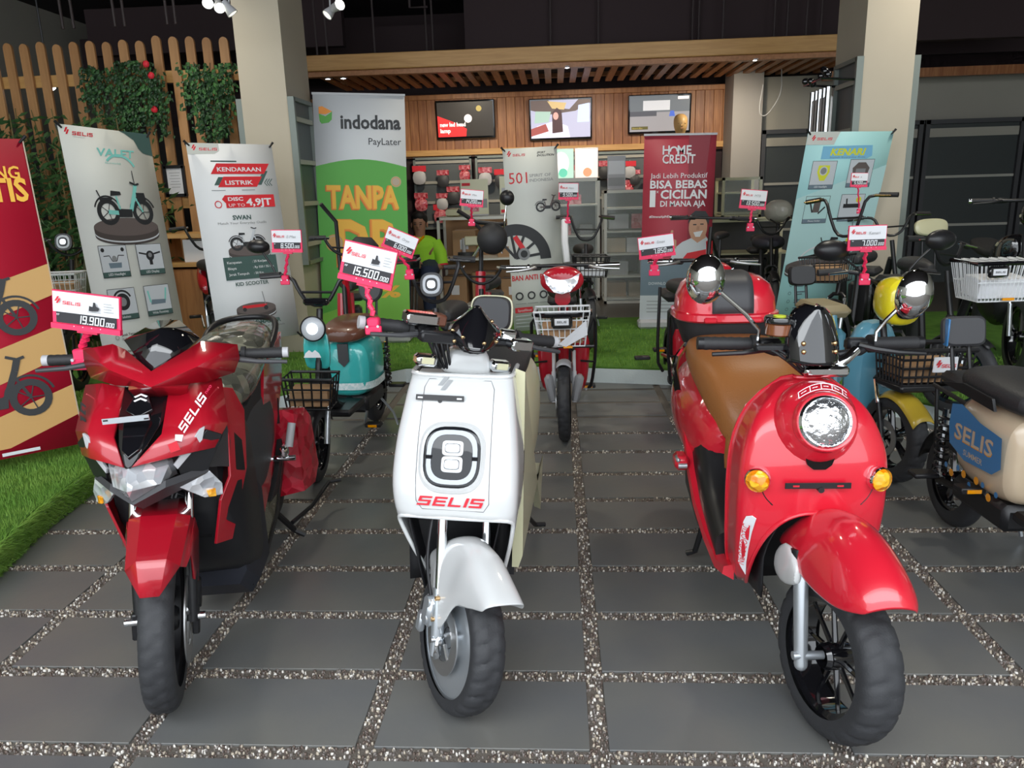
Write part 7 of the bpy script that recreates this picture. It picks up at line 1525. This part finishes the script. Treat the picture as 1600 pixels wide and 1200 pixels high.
# goods on top: receipt printer, brochure stand, lit posters, sewing-like gadget
t = thing('receipt_printer', 'small cream receipt printer on the open white shelf', 'printer', (-1.12, 8.5, 1.13)); MB().loft([ell(0, y, .045, .075, h, 16, 5) for y, h in ((-.09, .03), (-.06, .045), (.08, .045))]).build('printer_body', M['cream'], t); MB().box((0, -.06, .085), (.10, .02, .006)).build('paper_slot', M['black'], t)
def card_stand(label, x, y, z, w, h, m1, lines, name='counter_card', cat='sign'):
    t = thing(name, label, cat, (x, y, z)); MB().box((0, .01, .01), (w, .08, .02), b=.004).build('card_foot', M['lgrey'], t, flat=True); MB().box((0, 0, h/2+.01), (w, .006, h)).build('card_sheet', M[m1], t, flat=True)
    pr = Print(frame((-w/2, -.004, .01)), []); 
    for a_, b_, c_, d_, mm in lines: pr.rect(a_*w, b_*h, c_*w, d_*h, mm)
    pr.build('card_print', t); return t
card_stand('cream price list card with red headings behind the tall price sign', -.88, 8.5, 1.13, .30, .38, 'cream', [(.05, .82, .3, .08, M['inkr']), (.1, .15, .25, .3, M['lgrey']), (.4, .1, .25, .35, M['redpack']), (.7, .2, .25, .25, M['inkg'])])
card_stand('cream card in a clear holder left of the white bike banner', -.50, 8.45, 1.13, .20, .40, 'cream', [(.05, .05, .9, .08, M['inkr']), (.1, .3, .8, .4, M['lgrey'])])
card_stand('light grey brochure stand on the long glass counter', .68, 8.85, 1.36, .20, .36, 'lgrey', [(.05, .1, .9, .25, M['inkg']), (.05, .45, .9, .4, M['paper'])], 'brochure_stand', 'stand')
for i, (x, lb) in enumerate(((.08, 'backlit poster with green and white picture right of the white bike banner'), (.36, 'backlit poster with orange and white picture next to the green one'))):
    t = thing('lit_poster', lb, 'poster', (x, 9.15, 1.50)); MB().box((0, .02, .17), (.27, .03, .34), b=.004).build('light_box', M['lgrey'], t, flat=True); pr = Print(frame((-.13, .0, .01)), []); pr.k = 4
    pr.rect(0, 0, .26, .32, em('poster%d' % i, ((.35, .55, .42), (.70, .55, .50))[i], 1.0)); pr.disc(.12, .17, .09, em('white', (.9, .8, .75)), 24, .12); pr.disc(.14, .06, .05, em('gr%d' % i, ((.1, .45, .3), (.75, .25, .12))[i], .9)); pr.build('poster_print', t)
t = thing('clear_gadget', 'white and clear gadget on the open white shelf', 'gadget', (-.98, 8.42, .70)); MB().cyl((0, 0, 0), (0, 0, .05), .10, 16).build('gadget_base', M['dgrey'], t); MB().box((.06, 0, .17), (.16, .05, .10), b=.01).build('gadget_head', M['cream'], t); MB().cyl((-.03, 0, .05), (-.03, 0, .2), .02, 8).build('gadget_post', M['lgrey'], t)
# packs hanging on the slatwall
hp = [(655, 270), (692, 276), (726, 268), (758, 272), (783, 275), (658, 312), (691, 312), (708, 302), (688, 330), (895, 268), (946, 262), (958, 272), (984, 262), (992, 275), (980, 292)]
HP = ['leftmost of the top row by the green banner', 'second from the left in the top row', 'third from the left in the top row', 'fourth from the left in the top row', 'at the left edge of the white bike banner', 'leftmost of the lower row by the green banner', 'second from the left in the lower row', 'beside the cream price list card', 'lowest one above the printer', 'right of the backlit posters', 'left of the brochure stand top', 'right above the brochure stand', 'upper one left of the red banner', 'touching the left edge of the red banner', 'lower one left of the red banner']
for i, (px, py) in enumerate(hp):
    p = at(px, py, Y=10.38); t = thing('hanging_pack', 'red carded accessory pack on the slatwall, '+HP[i], 'pack', p, group='accessory packs hanging on the slatwall')
    MB().tube([(0, .10, .09), (0, -.02, .09)], .004, 5).build('hook', M['steel'], t); s_ = random.uniform(.8, 1.1)
    MB().box((0, 0, .05), (.17*s_, .012, .07*s_), b=.004).build('card_header', M['redpack'] if i % 4 else M['inkr'], t, flat=True)
    b = MB(); b.loft([ell(0, y, -.06*s_, w*s_, h*s_, 12, 2.6) for y, w, h in ((-.03, .04, .04), (-.01, .08, .08), (.02, .08, .08))]); b.build('blister', [M['lgrey'], M['dgrey'], M['redpack']][i % 3], t)
# mannequin head, helmet
t = thing('mannequin_head', 'tan mannequin head above the red banner', 'mannequin', at(1063, 209, Y=9.5)-Vector((0, 0, .02))); MH = t
b = MB(); sk = mat('tan_mannequin', (.48, .30, .12), .45); b.loft([[Vector((x*.9, y, z)) for x, y, z in [(w*math.cos(2*pi*i/20), d*math.sin(2*pi*i/20)+o_, z) for i in range(20)]] for z, w, d, o_ in ((-.10, .075, .07, .02), (.0, .055, .06, .02), (.04, .062, .075, .0), (.07, .078, .095, -.01), (.11, .088, .108, -.005), (.15, .092, .115, .0), (.19, .090, .110, .005), (.225, .07, .085, .01), (.245, .03, .04, .015))]); b.build('head', sk, t, sub=1)
b = MB(); b.plate([(-.012, -.112, .105), (0, -.132, .095), (.012, -.112, .105), (0, -.112, .145)], .01); b.build('nose', sk, t)
MB().box((0, -.105, .075), (.04, .01, .008), b=.002).build('mouth', mat('tan_lip', (.40, .20, .10), .5), t)
for s_ in (-1, 1): MB().sph((s_*.034, -.098, .130), (.013, .008, .006), 10, 6).build('eye', mat('tan_eye', (.30, .18, .08), .5), t)
MB().cyl((0, .02, -.45), (0, .02, -.08), .03, 10).build('stand_post', M['black'], t); MB().cyl((0, .02, -.47), (0, .02, -.45), .12, 16).build('stand_base', M['black'], t)
wallbox('wall_shelf', (1.47, 9.95, 1.52), (.5, .9, .04), M['slatw'])
t = thing('helmet_pack', 'film wrapped white helmet beside the mountain bike sign', 'helmet', (2.34, 8.35, SH)); b = MB(); b.loft([ell(0, y, .98, w, h, 18, 2.2) for y, w, h in ((-.14, .06, .05), (-.08, .13, .11), (.02, .16, .13), (.12, .12, .10), (.17, .05, .05))]); b.build('helmet_shell', mat('wrapped_white', (.55, .54, .48), .3, coat=.7, bump=(20, .6)), t, sub=1)
b = MB(); b.cyl((0, 0, 0), (0, 0, .9), .02, 8); b.cyl((0, 0, 0), (0, 0, .02), .16, 16); b.build('helmet_stand', M['black'], t); MB().tube([(-.1, -.05, .90), (0, -.1, .84), (.1, -.05, .90)], .008, 6, smooth=1).build('chin_strap', M['black'], t)
# ------------------------------------------------------------------ seated man in lime shirt
def skin_mesh(name, nodes, edges, m, parent, sub=1, root=0):
    me = bpy.data.meshes.new(name); bm = bmesh.new(); sk = bm.verts.layers.skin.verify(); vs = []
    for p, r in nodes: v = bm.verts.new(p); v[sk].radius = (r, r); vs.append(v)
    for a, b in edges: bm.edges.new((vs[a], vs[b]))
    vs[root][sk].use_root = True; bm.to_mesh(me); bm.free(); me.materials.append(m); o = bpy.data.objects.new(name, me); COL.objects.link(o); o.parent = parent
    md = o.modifiers.new('skin', 'SKIN'); md.use_smooth_shade = True; md = o.modifiers.new('sub', 'SUBSURF'); md.levels = md.render_levels = sub; return o
P0 = at(655, 350, Y=8.05); t = thing('person', 'seated man in a lime green shirt looking down at his phone', 'person', (P0.x, 8.05, SH))
ch = thing('stool', 'low dark stool under the man in the lime shirt', 'stool', (P0.x, 8.12, SH)); MB().cyl((0, 0, .40), (0, 0, .44), .17, 20).build('seat', M['black'], ch)
for a_ in range(4): A = pi/4+a_*pi/2; MB().cyl((.12*math.cos(A), .12*math.sin(A), .40), (.16*math.cos(A), .16*math.sin(A), 0), .012, 8).build('leg', M['steel'], ch)
hz = P0.z-SH; nodes = [((0, .06, .52), .12), ((0, .04, .68), .12), ((0, .03, hz-.24), .12), ((0, .01, hz-.15), .055), ((0, -.01, hz-.09), .06), ((0, -.005, hz+.03), .085), ((0, .0, hz+.09), .055),
  ((-.17, .03, hz-.23), .055), ((-.22, -.02, hz-.45), .042), ((-.09, -.22, hz-.42), .032), ((-.05, -.26, hz-.41), .03), ((.17, .03, hz-.23), .055), ((.22, -.02, hz-.45), .042), ((.09, -.22, hz-.42), .032), ((.05, -.26, hz-.41), .03),
  ((-.09, .02, .50), .09), ((-.13, -.36, .50), .065), ((-.13, -.38, .10), .045), ((-.13, -.50, .05), .04), ((.09, .02, .50), .09), ((.13, -.36, .50), .065), ((.13, -.38, .10), .045), ((.13, -.50, .05), .04)]
ed_ = [(0, 1), (1, 2), (2, 3), (3, 4), (4, 5), (5, 6), (2, 7), (7, 8), (8, 9), (9, 10), (2, 11), (11, 12), (12, 13), (13, 14), (0, 15), (15, 16), (16, 17), (17, 18), (0, 19), (19, 20), (20, 21), (21, 22)]
skin_mesh('body', nodes, ed_, M['skin'], t)
for s_ in (-1, 1):
    for k in range(4): MB().tube([(s_*(.045-.006*k), -.275, hz-.43+.018*k), (s_*(.02), -.30, hz-.425+.018*k), (s_*(.004), -.29, hz-.42+.018*k)], .008, 6).build('finger', M['skin'], t)
    MB().tube([(s_*.05, -.26, hz-.39), (s_*.03, -.285, hz-.36), (s_*.02, -.29, hz-.34)], .009, 6).build('thumb', M['skin'], t)
b = MB(); b.loft([[Vector((w*math.cos(2*pi*i/20), .04+d*math.sin(2*pi*i/20), z)) for i in range(20)] for z, w, d in ((.46, .175, .15), (.60, .17, .145), (.75, .18, .145), (hz-.22, .205, .135), (hz-.145, .16, .11), (hz-.115, .075, .075))]); sh_ = b.build('shirt', M['lime'], t, sub=1)
for s_ in (-1, 1): MB().tube([(s_*.14, .03, hz-.20), (s_*.205, .01, hz-.31), (s_*.222, -.015, hz-.42)], [.078, .07, .062], 12).build('sleeve', M['lime'], sh_); MB().tube([(s_*.222, -.015, hz-.42), (s_*.224, -.018, hz-.435)], [.064, .064], 12).build('sleeve_cuff', M['inkr'], sh_)
MB().tube([(-.05, -.05, hz-.125), (0, -.095, hz-.18), (.05, -.05, hz-.125)], .014, 8).build('collar', M['orange'], sh_)
b = MB()
for s_ in (-1, 1): b.tube([(s_*.08, .05, .50), (s_*.13, -.36, .50), (s_*.13, -.39, .12)], [.115, .085, .062], 12, smooth=0)
b.sph((0, .05, .50), (.18, .15, .09), 16, 10); b.build('trousers', M['navy'], t)
for s_ in (-1, 1): MB().sph((s_*.13, -.44, .035), (.045, .11, .035), 14, 8).build('shoe', M['black'], t)
b = MB(); b.loft([[Vector((w*math.cos(2*pi*i/16), o_+d*math.sin(2*pi*i/16), z)) for i in range(16)] for z, w, d, o_ in ((hz-.02, .082, .05, .045), (hz+.04, .090, .085, .022), (hz+.09, .085, .088, .01), (hz+.125, .05, .055, .005), (hz+.13, .01, .01, .005))]); b.build('hair', M['hair'], t, sub=1)
for s_ in (-1, 1): MB().sph((s_*.030, -.078, hz+.0), (.012, .008, .006), 10, 6).build('eye', M['ink'], t); MB().sph((s_*.083, .0, hz-.01), (.010, .018, .028), 10, 8).build('ear', M['skin'], t); MB().box((s_*.03, -.082, hz+.018), (.03, .006, .005), b=.001).build('eyebrow', M['hair'], t)
MB().sph((0, -.088, hz-.02), (.012, .018, .020), 10, 8).build('nose', M['skin'], t); MB().box((0, -.078, hz-.055), (.035, .008, .007), b=.002).build('mouth', mat('lips', (.30, .10, .08), .5), t)
ph = thing('phone', 'dark green phone held by the man in the lime shirt', 'phone', (P0.x, 7.745, P0.z-.36)); g = MB().box((0, 0, 0), (.075, .010, .15), rx=R(-25), b=.003).build('phone_body', mat('dark_green_case', (.02, .07, .05), .4), ph, flat=True); MB().box((0, -.006, 0), (.066, .002, .135), rx=R(-25)).build('phone_screen', M['glass'], ph, flat=True)
# ------------------------------------------------------------------ plants, frames and cabinet on the left
def foliage(name, pts, L_, w, mats, parent, hang=.6):
    """leaves as folded quads scattered on the given points"""
    mb = MB(); mb.v = []; mb.f = []; mb.m = []
    for i, p in enumerate(pts):
        a = random.uniform(0, 2*pi); d = Vector((math.cos(a)*.7, -abs(math.sin(a))*.6, -hang+random.uniform(-.3, .3))).normalized(); s_ = d.cross(Vector((0, 1, .2))).normalized(); l = L_*random.uniform(.6, 1.2); ww = w*random.uniform(.7, 1.2); k = len(mb.v); up = Vector((0, -.15*l, .1*l))
        mb.v += [tuple(p), tuple(p+d*l*.45+s_*ww), tuple(p+d*l), tuple(p+d*l*.45-s_*ww), tuple(p+d*l*.5+up)]; mb.f += [(k, k+1, k+4), (k+1, k+2, k+4), (k+2, k+3, k+4), (k+3, k, k+4)]; c = random.choice((0, 0, 1)); mb.m += [c]*4
    return mb.build(name, mats, parent, flat=True, norm=False)
M['leaf'] = mat('ivy_leaf', (.018, .062, .018), .5); M['leaf2'] = mat('ivy_leaf_light', (.05, .15, .04), .5); M['leaf3'] = mat('bamboo_leaf', (.03, .085, .025), .5); M['leaf4'] = mat('bamboo_leaf_light', (.06, .14, .04), .5)
def ivy(label, cols, Y=6.86):
    """cols: (px, py top, py bottom) hanging strands"""
    x0 = at(cols[0][0], cols[0][1], Y=Y); t = thing('hanging_ivy', label, 'plant', x0); pts = []; st = MB()
    for px, a, b_ in cols:
        A, B2 = at(px, a, Y=Y), at(px+random.uniform(-4, 4), b_, Y=Y); st.tube([A-x0, (A+B2)/2-x0+Vector((.02, -.03, 0)), B2-x0], .004, 4)
        n = int((A-B2).length/.0055)
        for k in range(n): q = A.lerp(B2, random.random()); pts.append(q-x0+Vector((random.gauss(0, .030), random.gauss(-.03, .04), random.gauss(0, .01))))
    st.build('vine_stem', mat('vine_brown', (.06, .05, .02), .8), t); stuff(foliage('foliage', pts, .05, .017, [M['leaf'], M['leaf2']], t, .8)); return t
ivy('wide hanging ivy with two red flowers on the picket fence', [(138, 104, 160), (146, 103, 175), (154, 106, 165), (163, 110, 150), (176, 106, 190), (186, 98, 215), (195, 96, 205), (204, 95, 218), (213, 96, 200), (222, 98, 212), (232, 100, 195), (240, 108, 180), (247, 115, 205), (254, 125, 195), (262, 150, 212)])
for px, py, w_ in ((236, 118, 'the middle one near the top right'), (241, 171, 'the lowest one'), (228, 100, 'the highest one')): p = at(px, py, Y=6.78); tag(MB().sph(p, (.03, .02, .03), 8, 6).build('red_flower', M['inkr']), 'small red flower in the wide hanging ivy, '+w_, 'flower', 'red flowers in the ivy')
ivy('hanging ivy beside the left column', [(296, 98, 150), (303, 97, 180), (311, 102, 170), (319, 110, 205), (328, 98, 215), (336, 104, 220), (345, 98, 210), (353, 100, 222), (362, 96, 200)], 6.7)
t = thing('bamboo_screen', 'dense dark green bamboo plants behind the two leftmost banners', 'plant', (-3.9, 6.4, SH)); pts = []; st = MB()
for k in range(30):
    x = random.uniform(-1.1, .55); y = random.uniform(-.2, .30); h = random.uniform(1.6, 2.12)-.28*max(0, x+.3); st.tube([(x, y, 0), (x+random.uniform(-.08, .08), y-.05, h*.5), (x+random.uniform(-.15, .15), y-.12, h)], [.010, .008, .004], 5)
    for q in range(125): z = h*random.uniform(.12, 1.); pts.append(Vector((x+random.gauss(0, .10), y-.06+random.gauss(0, .09), z)))
st.build('cane', mat('bamboo_cane', (.17, .13, .05), .6), t); stuff(foliage('foliage', pts, .11, .014, [M['leaf3'], M['leaf4']], t, .35))
t = thing('certificate_frame', 'black framed white certificate on the picket fence', 'picture frame', at(274, 283, Y=6.955)); b = MB(); w, h = .17, .25
for q in ((0, h/2, w, .014), (0, -h/2, w, .014), (-w/2, 0, .014, h), (w/2, 0, .014, h)): b.box((q[0], 0, q[1]), (q[2]+.014, .02, q[3]+.014))
b.build('frame_moulding', M['black'], t, flat=True); MB().box((0, .004, 0), (w, .008, h)).build('certificate', M['paper'], t, flat=True); pr = Print(frame((0, -.001, 0)), [])
for k in range(6): pr.rect(-.05+.01*(k % 2), .07-.025*k, .10-.02*(k % 2), .004, M['inkg'])
pr.build('certificate_print', t)
t = thing('timber_cabinet', 'timber cabinet between the two tall white banners', 'cabinet', (-3.0, 6.55, SH)); MB().box((0, 0, .35), (.75, .4, .70), b=.004).build('cabinet_body', M['cedar'], t, flat=True)
for z in (.98, .74): MB().box((0, 0, z), (.78, .42, .035)).build('cabinet_board', M['pinex'], t, flat=True)
for s_ in (-1, 1): MB().box((s_*.37, 0, .86), (.03, .4, .22)).build('cabinet_side', M['pine'], t, flat=True)
box_on('white box on the timber cabinet shelf', -3.06, 6.47, SH+.758, (.20, .18, .19), 'paper', tape=False); MB_ = thing('grey_speaker', 'grey speaker box on the timber cabinet shelf', 'speaker', (-2.86, 6.47, SH+.758)); MB().box((0, 0, .09), (.17, .16, .18), b=.008).build('speaker_body', mat('blue_grey', (.14, .16, .20), .5), MB_, flat=True); MB().lathe([(.055, 0), (.05, -.004), (.02, .012), (0, .008)], Matrix.Translation((0, -.081, .09)) @ Matrix.Rotation(pi/2, 4, 'X'), 20).build('speaker_cone', M['black'], MB_)
t = thing('potted_plant', 'small potted plant with bright green leaves below the cabinet', 'plant', at(333, 505, Z=SH)); MB().lathe([(.07, 0), (.10, .16), (.105, .17), (.095, .17), (.09, .14), (0, .13)], None, 20).build('pot', mat('terracotta', (.20, .07, .03), .7), t)
pts = [Vector((random.gauss(0, .07), random.gauss(0, .05), random.uniform(.16, .48))) for _ in range(90)]; foliage('foliage', pts, .09, .03, [mat('lime_leaf', (.16, .36, .04), .5), M['leaf2']], t, -.1)
t = thing('round_lamp', 'round glowing lamp behind the left part of the picket fence', 'lamp', at(78, 132, Y=7.4)); MB().sph((0, 0, 0), .055, 16, 10).build('globe', mat('globe_glow', (.9, .95, 1.), .3, emit=6), t); MB().cyl((0, 0, .05), (0, 0, 3.8-at(78, 132, Y=7.4).z), .008, 6).build('cord', M['black'], t)
